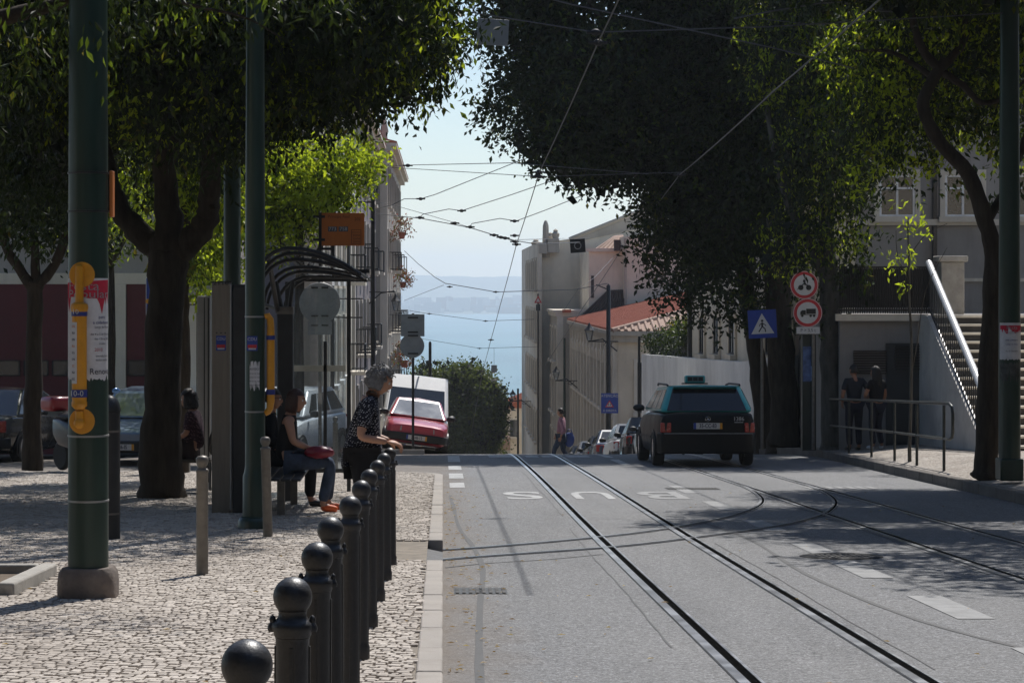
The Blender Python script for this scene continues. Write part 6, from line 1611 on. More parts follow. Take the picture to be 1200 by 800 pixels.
# ---- terrace, stairs, railing, big house (right)
yt = 47.6; zt = Z_(369, yt)
TW = empty('terrace_wall', (9, yt, gz(yt)), 'stained terrace wall with a grille and dark doorway under the balustrade', 'wall')
gbase = gz(yt) - .2
mb = MB(); mb.bb(8.2, 9.83, yt, yt + 6, gbase, zt); mb.bb(9.83, 30, yt + .9, yt + 6, gbase, zt - .01); mb.build('wall', DKWALL, TW)
mb = MB(); mb.bb(8.1, 10.0, yt - .12, yt - .003, zt - .12, zt + .02); mb.build('coping', WALLST, TW)
mb = MB(); mb.bb(X_(1038, yt), X_(1082, yt), yt - .05, yt - .01, gbase + .2, Z_(402, yt)); mb.build('doorway', M('dark_door', (.05, .05, .048), .7), TW)
mb = MB()
x0, x1, z0, z1 = X_(1048, yt), X_(1083, yt), Z_(433, yt), Z_(403, yt)
for i in range(9): mb.bb(x0, x1, yt - .09, yt - .06, z0 + (z1 - z0) * i / 9, z0 + (z1 - z0) * (i + .6) / 9)
mb.build('grille', DARKSTEEL, TW)
mb = MB(); x0, x1, z0, z1 = X_(1000, yt), X_(1040, yt), Z_(438, yt), Z_(409, yt)
for i in range(10): mb.bb(x0, x1, yt - .05, yt - .012, z0 + (z1 - z0) * i / 10, z0 + (z1 - z0) * (i + .55) / 10)
mb.build('brick_vent', M('vent_brick', (.07, .055, .048), .8), TW)
# terrace fence
TF = empty('terrace_fence', (9, yt + .1, zt), 'dense dark iron fence on top of the terrace wall', 'fence')
mb = MB(); h0, h1 = zt + .03, Z_(312, yt)
for i in range(46):
    x = X_(985, yt) + (X_(1106, yt) - X_(985, yt)) * i / 45; mb.box((x, yt + .12, (h0 + h1) / 2), (.026, .026, h1 - h0))
mb.build('bars', BLACK, TF)
mb = MB(); mb.bb(X_(983, yt), X_(1108, yt), yt + .09, yt + .15, h1 - .04, h1); mb.bb(X_(983, yt), X_(1108, yt), yt + .1, yt + .14, zt + .08, zt + .12); mb.bb(X_(985, yt), X_(1106, yt), yt + .14, yt + .155, zt + .15, h1 - .05); mb.build('fence_rail', BLACK, TF)
# stairs
SHADERISER = M('shaded_riser', (.06, .055, .05), .9, 0, .3, 4); xs0, xs1 = 9.95, 14.0; yb, ye = 42.2, 46.9; zb_ = gz(42.2) + .2; nst = 15  # near-black risers paint the shade on the step fronts
ST = empty('stairs', (12, 42.2, zb_), 'pale stone stairs climbing to the terrace behind the right hand pole', 'stairs')
for i in range(nst):
    y = yb + (ye - yb) * i / nst; z = zb_ + (zt - zb_) * (i + 1) / nst
    mb = MB(); mb.bb(xs0, xs1, y + .03, y + .36, z - (zt - zb_) / nst + .002, z - .045, 1); mb.bb(xs0, xs1, y, y + .36, z - .044, z); mb.build('step', [WALLST, SHADERISER], ST)
SW = empty('stair_wall', (9.85, 44.5, zb_), 'pale triangular side wall of the stairs with a stone pillar at its top', 'wall')
mb = MB(); mb.prism([(9.83, yb - .3, gz(42) - .1), (9.83, yt - .006, gz(46) - .1), (9.83, yt - .006, zt + .0), (9.83, ye - .1, zt + .0), (9.83, yb - .3, zb_ + .15)], (.11, 0, 0)); mb.build('wall', M('stair_wall_plaster', (.5, .48, .45), .9, 0, .15, 1.2, .1, 20, dirt=.4, dcol=(.2, .19, .17)), SW)
mb = MB(); xp = X_(1113.5, 47.3); mb.bb(xp - .24, xp + .24, 47.05, 47.5, zt + .02, Z_(307, 47.3)); mb.bb(xp - .3, xp + .3, 46.98, 47.57, Z_(306.9, 47.3), Z_(300, 47.3)); mb.build('pillar', STONE, SW, bevel=.02)
BR = empty('stair_balustrade', (9.9, 44.5, zb_ + 1), 'metal handrail coloured white as sun glare, with bars sloping down the side of the stairs', 'railing')
hr0 = Vector((9.9, 46.95, Z_(308, 47))); hr1 = Vector((9.9, yb - .1, zb_ + 1.1))
mb = MB(); mb.tube([hr0, hr1], .07, 10); mb.build('handrail', M('glare_white_rail', (.8, .8, .79), .25, 0, .05, 5, spec=.8), BR)  # white colour and extra thickness paint sun glare on the metal
mb = MB(); lo0 = Vector((9.9, 46.9, zt + .15)); lo1 = Vector((9.9, yb - .1, zb_ + .25)); mb.tube([lo0, lo1], .025, 6)
for i in range(30):
    t = (i + .5) / 30; mb.tube([hr0.lerp(hr1, t), lo0.lerp(lo1, t)], .013, 5, 0, False)
mb.build('bars', DARKSTEEL, BR)
mb = MB(); mb.bb(10.9, 11.3, 41.5, 41.9, gz(41.7), Z_(440, 41.7)); mb.bb(10.85, 11.35, 41.45, 41.95, Z_(440, 41.7) + .003, Z_(434, 41.7)); tag(mb.build('gate_pillar', STONE, bevel=.015), 'short pale stone pillar at the foot of the stairs at the right edge', 'pillar')
# big house on the terrace
yh = 58.5; BH = empty('terrace_house', (14, yh + 4, zt), 'large grey beige house with white framed windows above the terrace', 'building')
zb2 = zt - .5
mb = MB(); mb.bb(10.3, 30, yh, yh + 9, zb2, 12); mb.build('wall', stucco('terrace_house_wall', (.34, .32, .30), .35), BH)
mb = MB(); mb.bb(10.2, 30, yh - .12, yh - .003, Z_(264, yh), Z_(257, yh)); mb.bb(10.2, 30, yh - .06, yh - .003, Z_(330, yh), Z_(326, yh)); mb.build('string_course', WALLST, BH)
frb = lambda u, d, z: Vector((u, yh - d, z))
for px in (1052, 1129, 1206):
    window_on(BH, frb, X_(px - 22, yh), X_(px + 20, yh), Z_(254, yh), Z_(205, yh), dict(stone=WALLST, pane=GLASSDARK, sash=M('fresh_white', (.78, .78, .78), .4), sill=WALLST), 'sill', .13)
mb = MB(); mb.bb(X_(1095, yh) - .05, X_(1095, yh) + .05, yh - .1, yh - .004, zb2, 11); mb.build('drainpipe', DARKSTEEL, BH)

# ================================================================ OVERHEAD WIRES
WIREM = M('overhead_wire', (.11, .11, .115), .5, .4, .1, 5); FITM = M('wire_fitting', (.025, .025, .025), .6)
def wire(label, pts, r_=.008, sag=0, fit=(), group='tram wires over the street', nm='overhead_wire'):
    P = [Vector(p) for p in pts]; Q = []
    for a, b in zip(P, P[1:]):
        n = max(1, int((b - a).length / 1.5)) if sag else 1
        for i in range(n):
            t = i / n; q = a.lerp(b, t); q.z -= sag * 4 * t * (1 - t); Q.append(q)
    Q.append(P[-1]); mb = MB(); mb.tube(Q, r_, 6)
    o = mb.build(nm, WIREM); tag(o, label, 'wire', group)
    for p in fit:
        mb = MB(); mb.ball(p, .045, 8, 6, sc=(1.4, 1, 1)); mb.tube([Vector(p) - Vector((.12, 0, 0)), Vector(p) + Vector((.12, 0, 0))], .022, 6); mb.build('insulator', FITM, o)
    return o
cw = [(1.98, y, gz(y) + 5.85) for y in (20, 29.4, 47.3, 62, 80, 95, 115, 137, 165)]
wire('long trolley wire running down the street above the track nearest the bollards', cw, .011, .03, [cw[1], cw[2], cw[3], cw[5], cw[6], cw[7]])
cw2 = [(4.86, y, gz(y) + 5.8) for y in (20, 34, 47.3, 62, 80, 95, 110)]
wire('long trolley wire above the far track, seen against the big dark tree', cw2, .011, .03, [cw2[2], cw2[3]])
Y = 29.4
wire('cross wire near the top that carries the grey square plate', [at(330, -40, Y), at(536, 12, Y), at(600, 22.5, Y), at(698, 38, Y), at(760, 36, Y), at(900, 31.5, Y), at(1183, 15, 31.4)], .009, .0, [at(698, 38, Y)])
wire('slanting wire crossing in front of the dark tree from the top edge', [at(600, -12, Y - 1), at(668, 5, Y - 1), at(760, 25, Y - 1), at(905, 56, Y - 1), at(1000, 80, Y - 1)], .009)
wire('pale bowed wire at the top right among the crooked tree\'s branches', [at(860, 22, 31), at(900, 14, 31), at(960, 4, 31), at(985, 2.5, 31), at(1020, 12, 31), at(1062, 15, 31)], .012)
wire('thin wire high in the right canopy below the pale bowed wire', [at(890, 22, 33), at(960, 30, 33), at(1060, 12, 33), at(1170, 4, 33)], .007)
mb = MB(); mb.box(at(577.5, 38, Y), (.40, .012, .335), 0, 0, 0, R(3.5)); s_ = mb.build('hanging_plate', GREYSIGN, bevel=.004); tag(s_, 'grey square plate hanging from the cross wire at the top of the sky gap', 'sign', 'plates hanging from the wires')
mb = MB()
for px, a, b_ in ((568, 16, 24), (590, 20, 26)): mb.tube([at(px, a, Y), at(px, b_, Y)], .008, 5)
mb.build('hook', FITM, s_)
Y = 47.3
wire('upper cross wire from the left facades to the dark tree', [at(452, 195, 60), at(480, 193.5, 57), at(600, 191, Y), at(760, 204, Y)], .009, 0, [at(478, 194, 57)])
wire('lower cross wire of the upper pair between the left facades and the dark tree', [at(452, 196, 60), at(487, 198, 57), at(632, 207, Y), at(800, 202, Y)], .008, 0, [at(632, 207, Y)])
Y = 62.0
wire('pull-off wire bent upwards highest at the left of the sky gap', [at(437, 246, 66), at(460, 240, Y), at(474, 233, Y), at(493, 233, Y), at(510, 228, Y), at(610, 188, Y), at(700, 158, Y)], .011, 0, [at(493, 233, Y)])
wire('thin straight wire falling right from the left facades to the wire junction', [at(440, 236, 66), at(460, 240, Y), at(533, 261, Y), at(604, 283, Y)], .007, 0, [at(533, 261.5, Y)])
wire('main span wire with many fittings sagging to the wire junction', [at(440, 250, 66), at(472, 254, Y), at(491, 255.5, Y), at(550, 266.5, Y), at(579, 275.5, Y), at(604, 282, Y), at(628, 286, Y), at(680, 284, 70)], .012, 0, [at(579, 275.5, Y), at(587, 278, Y), at(592, 279, Y), at(603, 276, Y), at(603, 283, Y)])
wire('short bent pull-off arm left of the middle of the sky gap', [at(491, 255.5, Y), at(496, 251, Y), at(526, 245, Y), at(541, 247, Y), at(600, 228, Y), at(690, 197, Y)], .011, 0, [at(541, 247, Y), at(492, 255, Y)])
wire('short bent pull-off arm ending at the trolley wire', [at(550, 266.5, Y), at(553, 262, Y), at(586, 256, Y), at(605, 259, Y), at(640, 246, Y), at(690, 226, Y)], .011, 0, [at(603, 259, Y), at(551, 266, Y)])
wire('level wire from the wire junction to the pinnacled church', [at(604, 281, Y), at(660, 279.5, 100), at(690, 279, 130)], .009)
wire('fairy light cable hanging from the left balconies with a ring', [at(474, 294, 112), at(490, 309, 106), at(510, 325, 98), at(522, 332, 94), at(540, 335, 94), at(581, 342, 94), at(600, 341.5, 94), at(675, 339, 94), at(712, 332, 94)], .016, 0, [at(527, 336, 94), at(581, 342, 94)])
wire('faint wire slanting up from the left facades below the cable with the ring', [at(474, 352, 115), at(520, 334, 95)], .009)
wire('level wire crossing in front of the far shoreline', [at(480, 364, 115), at(499, 367, 115), at(569, 376, 115), at(626, 374, 115)], .013, 0, [at(503, 367.5, 115), at(569, 376, 115)])
wire('lowest wire crossing in front of the river', [at(485, 395, 137), at(499, 397.5, 137), at(562, 408, 137), at(630, 406, 137)], .013, 0, [at(562, 408, 137)])
wire('slack wire looping from the church wall down to the black lamp post', [at(720, 300, 131), at(697, 325, 112), at(678, 338, 100), at(660, 365, 120)], .012)
mb = MB(); Y = 70; mb.box(at(677, 288, Y), (.46, .012, .42), 0, 0, 0, R(-4)); s_ = mb.build('hanging_plate', DARKSTEEL, bevel=.004); tag(s_, 'dark square plate with a ring emblem hanging in front of the church gable', 'sign', 'plates hanging from the wires')
mb = MB(); c = at(677, 288, Y); mb.tube([(c.x + .1 * math.cos(a), Y - .012, c.z + .1 * math.sin(a)) for a in np.linspace(0, 2 * PI, 17)], .015, 5, 0, False); mb.build('ring_emblem', GREYSIGN, s_)
mb = MB(); mb.tube([at(677, 281, Y), at(677, 280 + 3, Y)], .01, 5); mb.build('hook', FITM, s_)
Y = 137
mb = MB(); mb.box(at(579, 432, Y), (.34, .02, .44)); s_ = mb.build('hanging_plate', GREYSIGN); tag(s_, 'small distant grey plate hanging over the street right of the round tree', 'sign', 'plates hanging from the wires')
mb = MB(); mb.tube([at(579, 428, Y), at(579, 407, Y)], .008, 5); mb.build('hook', FITM, s_)
# ================================================================ VEHICLES
def car_paint(name, col, coat=.6, rough=.35): return M(name, col, rough, .0, .06, 2, spec=.5, coat=coat, dirt=.12, dcol=(.12, .11, .1))
def loft(mb, stations, mi=0):
    """stations: (y, halfwidth, ztop, zbot); rounded body section, closed ends"""
    rings = []
    for y, w, zt, zb in stations:
        h = zt - zb
        half = [(0, zt + .012), (.55 * w, zt + .006), (.84 * w, zt - .012), (.955 * w, zt - .05 * min(1, h / .5)), (.995 * w, zt - .22 * h), (w, zt - .45 * h), (.985 * w, zb + .28 * h), (.95 * w, zb + .08 * h), (.86 * w, zb), (0, zb)]
        ring = [(x, y, z) for x, z in half] + [(-x, y, z) for x, z in half[-2:0:-1]]
        rings.append(ring)
    n = len(rings[0]); vs = [p for r_ in rings for p in r_]; fs = []
    for i in range(len(rings) - 1):
        for k in range(n):
            k2 = (k + 1) % n; fs.append((i * n + k, i * n + k2, (i + 1) * n + k2, (i + 1) * n + k))
    fs.append(tuple(range(n))[::-1]); fs.append(tuple((len(rings) - 1) * n + k for k in range(n)))
    mb.add(vs, fs, mi, True)
def bil(q, u, v):
    a, b, c, d = q; return a * (1 - u) * (1 - v) + b * u * (1 - v) + c * u * v + d * (1 - u) * v
def pane(q, u0, u1, v0, v1, off, rnd=.0):
    """a glass panel inset on the quad q (a,b bottom; c,d top)"""
    a, b, c, d = q; n = (b - a).cross(d - a).normalized() * off
    return [bil(q, u0, v0) + n, bil(q, u1, v0) + n, bil(q, u1, v1) + n, bil(q, u0, v1) + n], n
def make_car(label, loc, rz, P, group=None, rx=0, ry=0, name='parked_car', cat='car'):
    r0 = empty(name, loc, label, cat, group, rz, rx, ry)
    body, roofm = P['paint'], P.get('roof', P['paint']); W = P['W'] / 2; L = P['L']
    mb = MB(); loft(mb, P['st']); bo = mb.build('body', body, r0, world=False); b = bo.modifiers.new('bevel', 'BEVEL'); b.width = .025; b.segments = 2; b.limit_method = 'ANGLE'; b.angle_limit = R(50)
    yb0, yb1, zbelt, wb = P['belt']; yr0, yr1, zr_, wr = P['roofq']
    b1 = [Vector((-wb, yb0, zbelt)), Vector((wb, yb0, zbelt)), Vector((wb, yb1, zbelt)), Vector((-wb, yb1, zbelt))]
    t1 = [Vector((-wr, yr0, zr_)), Vector((wr, yr0, zr_)), Vector((wr, yr1, zr_ - P.get('drop', .03))), Vector((-wr, yr1, zr_ - P.get('drop', .03)))]
    mb = MB(); mb.add(b1 + t1, [(3, 2, 1, 0), (0, 1, 5, 4), (1, 2, 6, 5), (2, 3, 7, 6), (3, 0, 4, 7)]); crn = P.get('crown', .05)
    mid = [(a + c) / 2 for a, c in ((t1[0], t1[2]),)][0] + Vector((0, 0, crn))
    mb.add(t1 + [mid], [(0, 1, 4), (1, 2, 4), (2, 3, 4), (3, 0, 4)], 0, True)
    ca = mb.build('cabin', roofm, r0, world=False, bevel=P.get('bev', .05), seg=3)
    g = P.get('glass', CARGLASS)
    rear = [b1[0], b1[1], t1[1], t1[0]]; front = [b1[2], b1[3], t1[3], t1[2]]; rt = [b1[1], b1[2], t1[2], t1[1]]; lf = [b1[3], b1[0], t1[0], t1[3]]
    def put(nm, q, u0, u1, v0, v1, mat=g):
        pts, n = pane(q, u0, u1, v0, v1, .006); mb = MB(); mb.prism(pts, -n * .9); return mb.build(nm, mat, r0, world=False, bevel=.012)
    if P.get('rearglass', True): put('rear_window', rear, .07, .93, P.get('rv', .08), .88)
    put('windscreen', front, .06, .94, .06, P.get('wv', .9), P.get('wglass', CARGLASSLIGHT))
    for q, flip in ((rt, False), (lf, True)):
        for (a, c) in P.get('sides', ((.06, .36), (.39, .66), (.69, .9))):
            u0, u1 = (a, c) if not flip else (1 - c, 1 - a)
            put('side_window', q, u0, u1, .14, .86)
    # wheels
    wr_ = P.get('wr', .31)
    for s in (-1, 1):
        for y in P['axles']:
            mb = MB(); mb.lathe([(0, -.0), (wr_ * 1.13, 0), (wr_ * 1.13, .16)], (0, 0, 0), 24, axis='X')
            for i, v in enumerate(mb.v): mb.v[i] = (s * (W + .004 - v[0] * 1), v[1] + y, max(v[2] + wr_, .17))
            mb.build('wheel_arch', BLACK, r0, world=False)
            mb = MB(); mb.lathe([(wr_ * .62, .008), (wr_ * .66, -.004), (wr_ * .93, -.004), (wr_, .03), (wr_, .17), (wr_ * .9, .2), (0, .2)], (0, 0, 0), 26, axis='X')
            mb.v = [(s * (W + .014 - v[0]), v[1] + y, v[2] + wr_) for v in mb.v]; wh = mb.build('wheel', RUBBER, r0, world=False)
            mb = MB(); mb.lathe([(0, .012), (wr_ * .18, .004), (wr_ * .2, .02), (wr_ * .55, .012), (wr_ * .64, .006)], (0, 0, 0), 20, axis='X'); mb.v = [(s * (W + .014 - v[0]), v[1] + y, v[2] + wr_) for v in mb.v]; mb.build('rim', CHROME if P.get('alloy') else GREYPAINT, wh, world=False)
    # bumpers
    for nm, y, zc, hh, sgn in (('rear_bumper', P['st'][0][0], P.get('bz', .45), P.get('bh', .22), -1), ('front_bumper', P['st'][-1][0], P.get('fz', .42), P.get('bh', .22), 1)):
        ww = (P['st'][0][1] if sgn < 0 else P['st'][-1][1]) + .03
        mb = MB()
        sec = [(y - sgn * .25, W + .008), (y - sgn * .02, ww + .04), (y + sgn * .06, ww * .8), (y + sgn * .085, 0)]
        pts = [(x, yy) for yy, x in sec] + [(-x, yy) for yy, x in sec[-2::-1]]
        vs = [(x, yy, zc - hh / 2) for x, yy in pts] + [(x, yy, zc + hh / 2) for x, yy in pts]; n = len(pts)
        fs = [(i, i + 1, n + i + 1, n + i) for i in range(n - 1)] + [tuple(range(n))[::-1], tuple(range(n, 2 * n)), (n - 1, 0, n, 2 * n - 1)]
        mb.add(vs, fs); bp = mb.build(nm, P.get('bump', BLACK), r0, world=False, bevel=.03)
        if P.get('plate'):
            mb = MB(); py_ = y + sgn * (.1 if P.get('plate_on_bumper', True) or sgn > 0 else .02); pz = zc if P.get('plate_on_bumper', True) or sgn > 0 else P['plate_z']
            mb.bb(-.26, .26, py_ - .006, py_ + .006, pz - .055, pz + .055); pl = mb.build('number_plate', SIGNWHITE, r0, world=False)
            for xa, xb, mt, nm2 in ((-.26, -.215, SIGNBLUE, 'blue_strip'), (.215, .26, YELLOW, 'yellow_strip')):
                mb = MB(); k = 1 if sgn < 0 else -1; mb.bb(k * xa, k * xb, py_ + sgn * .0062, py_ + sgn * .0085, pz - .055, pz + .055); mb.build(nm2, mt, pl, world=False)
            lettering(P['plate'], .1, Matrix.Translation((0, py_ + sgn * .0085, pz)) @ (Matrix.Rotation(PI if sgn > 0 else 0, 4, 'Z')) @ Matrix.Rotation(R(90), 4, 'X'), INK, pl, depth=.002, sx=.78, bold=.002)
    for s in (-1, 1):
        # mirrors
        mb = MB(); ym = yb1 - .28; mb.ball((s * (W + .05), ym, zbelt + .06), .1, 12, 8, sc=(1.15, .6, .72)); mb.tube([(s * (W - .05), ym, zbelt + .02), (s * (W + .08), ym, zbelt + .05)], .02, 6); mb.build('wing_mirror', P.get('mirror', BLACK), r0, world=False)
    if 'tails' in P:
        for s in (-1, 1):
            x0, x1, z0, z1 = P['tails']; mb = MB(); y = P['st'][0][0] if 'taily' not in P else P['taily']
            pts = [(s * x0, y - .022, z0), (s * x1, y + .05, z0), (s * x1, y + .06, z1), (s * x0, y - .015, z1)]
            mb.prism(pts, (0, .06, 0)); mb.build('tail_light', TAIL, r0, world=False, bevel=.012)
    if 'heads' in P:
        for s in (-1, 1):
            x0, x1, z0, z1 = P['heads']; mb = MB(); y = P['st'][-1][0]
            pts = [(s * x0, y + .015, z0), (s * x1, y - .09, z0), (s * x1, y - .1, z1), (s * x0, y + .008, z1)]
            mb.prism(pts, (0, -.05, 0)); mb.build('headlight', HEADL, r0, world=False, bevel=.01)
    return r0
def hatch(paint, **k):
    P = dict(W=1.62, L=3.75, paint=paint, axles=(-1.2, 1.18), wr=.28,
             st=[(-1.84, .66, .84, .36), (-1.78, .75, .9, .27), (-1.5, .80, .93, .22), (-.8, .81, .92, .2), (.2, .81, .91, .2), (.75, .81, .88, .2), (1.25, .79, .80, .2), (1.66, .74, .72, .23), (1.8, .66, .66, .3)],
             belt=(-1.72, .86, .90, .755), roofq=(-1.38, .02, 1.40, .57), tails=(.58, .745, .62, .84), heads=(.4, .7, .55, .68), sides=((.05, .34), (.38, .68), (.71, .9)))
    P.update(k); return P
def sedan(paint, **k):
    P = dict(W=1.74, L=4.4, paint=paint, axles=(-1.35, 1.33), wr=.31,
             st=[(-2.2, .70, .88, .38), (-2.12, .80, .95, .28), (-1.7, .86, .98, .22), (-.8, .87, .95, .2), (.4, .87, .93, .2), (1.0, .87, .9, .2), (1.6, .84, .82, .2), (2.05, .77, .72, .25), (2.18, .68, .66, .32)],
             belt=(-1.55, 1.05, .93, .81), roofq=(-.85, .15, 1.42, .6), tails=(.55, .83, .66, .88), heads=(.42, .76, .56, .71), sides=((.12, .36), (.4, .66), (.69, .88)), alloy=True)
    P.update(k); return P
# ---- the taxi (estate, black with teal roof), seen from behind
TEAL = car_paint('taxi_teal', (.008, .27, .28), .5); TBLACK = M('taxi_black', (.0035, .004, .005), .4, 0, .06, 2, spec=.22)
Yt = 41.6; xt = X_(829, Yt)
TP = dict(W=1.80, L=4.8, paint=TBLACK, roof=TEAL, axles=(-1.42, 1.42), wr=.315,
          st=[(-2.36, .76, .90, .42), (-2.30, .84, .97, .32), (-2.0, .885, 1.0, .24), (-1.2, .90, 1.0, .22), (.2, .90, .98, .22), (.9, .90, .96, .22), (1.6, .87, .88, .22), (2.15, .8, .76, .26), (2.32, .70, .7, .34)],
          belt=(-2.24, 1.15, .98, .855), roofq=(-1.85, .25, 1.465, .66), tails=(.665, .855, .62, .80), taily=-2.372, bev=.09, heads=(.45, .8, .56, .74), sides=((.04, .27), (.30, .56), (.59, .86)), plate='35-CC-83', plate_on_bumper=False, plate_z=.74, bz=.43, bh=.38, rv=.06, glass=M('taxi_glass', (.006, .008, .012), .04, 0, .3, 1.5, spec=.6), alloy=True, bump=TBLACK, crown=.035)
taxi = make_car('black taxi estate with teal roof and taxi sign, seen from behind in the shade', (xt, Yt + 2.4, gz(Yt + 2.4) + .006), R(.4), TP, name='taxi', cat='taxi', rx=-math.atan(.042))
mb = MB(); mb.bb(-.19, .19, -.45, -.2, 1.52, 1.66); sg = mb.build('roof_sign', TEAL, taxi, world=False, bevel=.025)
mb = MB(); mb.bb(-.15, .15, -.456, -.452, 1.545, 1.64); mb.build('sign_face', M('taxi_sign_face', (.1, .13, .13), .3), sg, world=False)
mb = MB()
for k in (-1, 0, 1): mb.bb(k * .1 - .042, k * .1 + .042, -.4595, -.457, 1.56, 1.625)
mb.build('sign_panels', BLACK, sg, world=False)
mb = MB(); mb.bb(-.24, .24, -.4, -.24, 1.495, 1.52); mb.build('sign_mount', BLACK, sg, world=False)
for s in (-1, 1):
    mb = MB(); mb.tube([(s * .66, -1.75, 1.47), (s * .67, -1.62, 1.49), (s * .67, -.2, 1.51), (s * .65, .1, 1.48)], .02, 7); mb.build('roof_rail', BLACK, taxi, world=False)
mb = MB(); mb.bb(-.58, .58, -1.99, -1.86, 1.43, 1.445); mb.build('rear_spoiler', TBLACK, taxi, world=False, bevel=.006)
mb = MB(); mb.bb(-.8, .8, -2.475, -2.462, .60, .612); mb.build('bumper_strip', STEEL, taxi, world=False)
# star-in-ring badge and side number
mb = MB(); c = Vector((0, -2.372, .865))
mb.tube([c + Vector((.045 * math.cos(a), 0, .045 * math.sin(a))) for a in np.linspace(0, 2 * PI, 21)], .0055, 5, 0, False)
for a in (90, 210, 330): mb.tube([c, c + Vector((.043 * math.cos(R(a)), 0, .043 * math.sin(R(a))))], [.009, .003], 5)
mb.build('badge', CHROME, taxi, world=False)
lettering('1386', .1, facing((.56, -2.369, .865)), SIGNWHITE, taxi, depth=.002)
mb = MB(); mb.bb(.48, .64, -2.372, -2.366, .80, .81); mb.build('badge_bar', SIGNWHITE, taxi, world=False)
mb = MB(); mb.bb(-.32, .32, -2.378, -2.35, .826, .838); mb.build('boot_handle', BLACK, taxi, world=False)
for s in (-1, 1):
    mb = MB(); mb.bb(s * .905, s * .915, -1.0, 1.0, .5, .54); mb.build('side_moulding', BLACK, taxi, world=False)
mb = MB(); mb.tube([(-.45, -2.25, .26), (-.45, -2.42, .25)], .03, 8); mb.build('exhaust', DARKSTEEL, taxi, world=False)
mb = MB(); mb.tube([(-.5, -2.065, 1.18), (.1, -2.05, 1.2)], .008, 5); mb.build('rear_wiper', BLACK, taxi, world=False)

# ---- red car and white van parked on the sloping strip, nose towards us
REDP = car_paint('faded_red_paint', (.46, .05, .075), .8, .3)
ang = R(7.6)
def park(x, y): return (x, y, zpark(x, y) - .005)
Y = 57.8; xr = X_(482, Y)
make_car('old red hatchback parked facing us on the sloping cobbles, white van behind it', park(xr, Y + 1.9), PI + R(2), hatch(REDP, plate='XJ-46-12', heads=(.40, .70, .51, .64), W=1.62, wglass=CARGLASSLIGHT, fz=.37, bh=.2), rx=.10 - .03, ry=-ang, name='red_car')
VW = car_paint('van_white', (.75, .75, .74), .4, .4)
VP = dict(W=1.98, L=5.4, paint=VW, axles=(-1.6, 1.7), wr=.33, st=[(-2.7, .96, 1.25, .32), (-2.6, .99, 1.3, .26), (0, .99, 1.3, .24), (1.4, .99, 1.25, .24), (1.9, .97, 1.15, .24), (2.35, .9, 1.0, .26), (2.55, .8, .9, .34)],
          belt=(-2.6, 2.0, 1.22, .95), roofq=(-2.55, .75, 2.5, .86), sides=((.8, .96),), rearglass=False, heads=(.5, .82, .7, .92), crown=.08, wglass=CARGLASS, bev=.09, drop=.05, wv=.68, plate='41-73-ZO')
van = make_car('tall white delivery van parked right behind the red hatchback', park(X_(479, 66), 68.2), PI + R(1.5), VP, rx=.09, ry=-ang * .8, name='white_van', cat='van')
# hide windscreen height: dark lower glass only, white brow above
mb = MB(); mb.bb(-.02, .02, .72, .9, 2.5, 2.62); mb.build('roof_aerial', BLACK, van, world=False)

# ---- cars on the side street
BLKP = car_paint('black_car_paint', (.012, .013, .016), .7, .25); BLUEP = car_paint('grey_blue_paint', (.12, .17, .235), .6, .3); WHTP = car_paint('white_car_paint', (.72, .73, .73), .5, .35); SILV = car_paint('silver_paint', (.42, .43, .44), .6, .3); DKBL = car_paint('dark_blue_paint', (.02, .03, .06), .6, .3); GRYP = car_paint('graphite_paint', (.07, .075, .08), .6, .3)
make_car('black saloon car at the far left edge, seen from behind by the slender tree', (X_(2, 45) - .05, 46.4, gz(46.3) + .006), R(-14), sedan(BLKP, mirror=DKBL, wr=.33), name='black_car')
make_car('grey blue hatchback facing us half hidden behind the thick forked tree', (X_(160, 44) + .12, 44.2, gz(44.2) + .006), PI + R(-6), hatch(BLUEP, plate='75-86-IS', W=1.68), name='blue_car')
make_car('rounded white car seen through the glass behind the seated couple', (X_(352, 43.5) - .45, 45.0, gz(45) + .006), PI + R(-16), hatch(WHTP, W=1.68), name='white_car')
# ---- row of cars parked down the right kerb
row = [(61.5, 'hatch', SILV, 'silver grey car parked just beyond the taxi, mostly hidden by it'), (66.1, 'hatch', BLKP, 'black hatchback second in the parked row beyond the taxi'), (70.7, 'hatch', WHTP, 'white hatchback third in the parked row beyond the taxi'),
       (75.3, 'sedan', DKBL, 'dark blue saloon in the middle of the parked row'), (81.2, 'hatch', GRYP, 'graphite hatchback near the end of the parked row'), (86.5, 'hatch', SILV, 'distant silver car near the end of the parked row'), (92.0, 'hatch', GRYP, 'last dark car of the parked row, by the walking man')]
for i, (y, kd, pt, lab) in enumerate(row):
    P = (sedan if kd == 'sedan' else hatch)(pt)
    yc = y + P['L'] / 2; x = [6.15, 6.05, 5.95, 5.85, 5.85, 5.8, 5.8][i]
    sl = -math.atan((gz(yc - 1) - gz(yc + 1)) / 2)
    make_car(lab, (x, yc, gz(yc) + .006), R([1, -1, 1.5, 0, .5, -.5, 0][i]), P, 'cars parked down the right kerb', rx=sl)

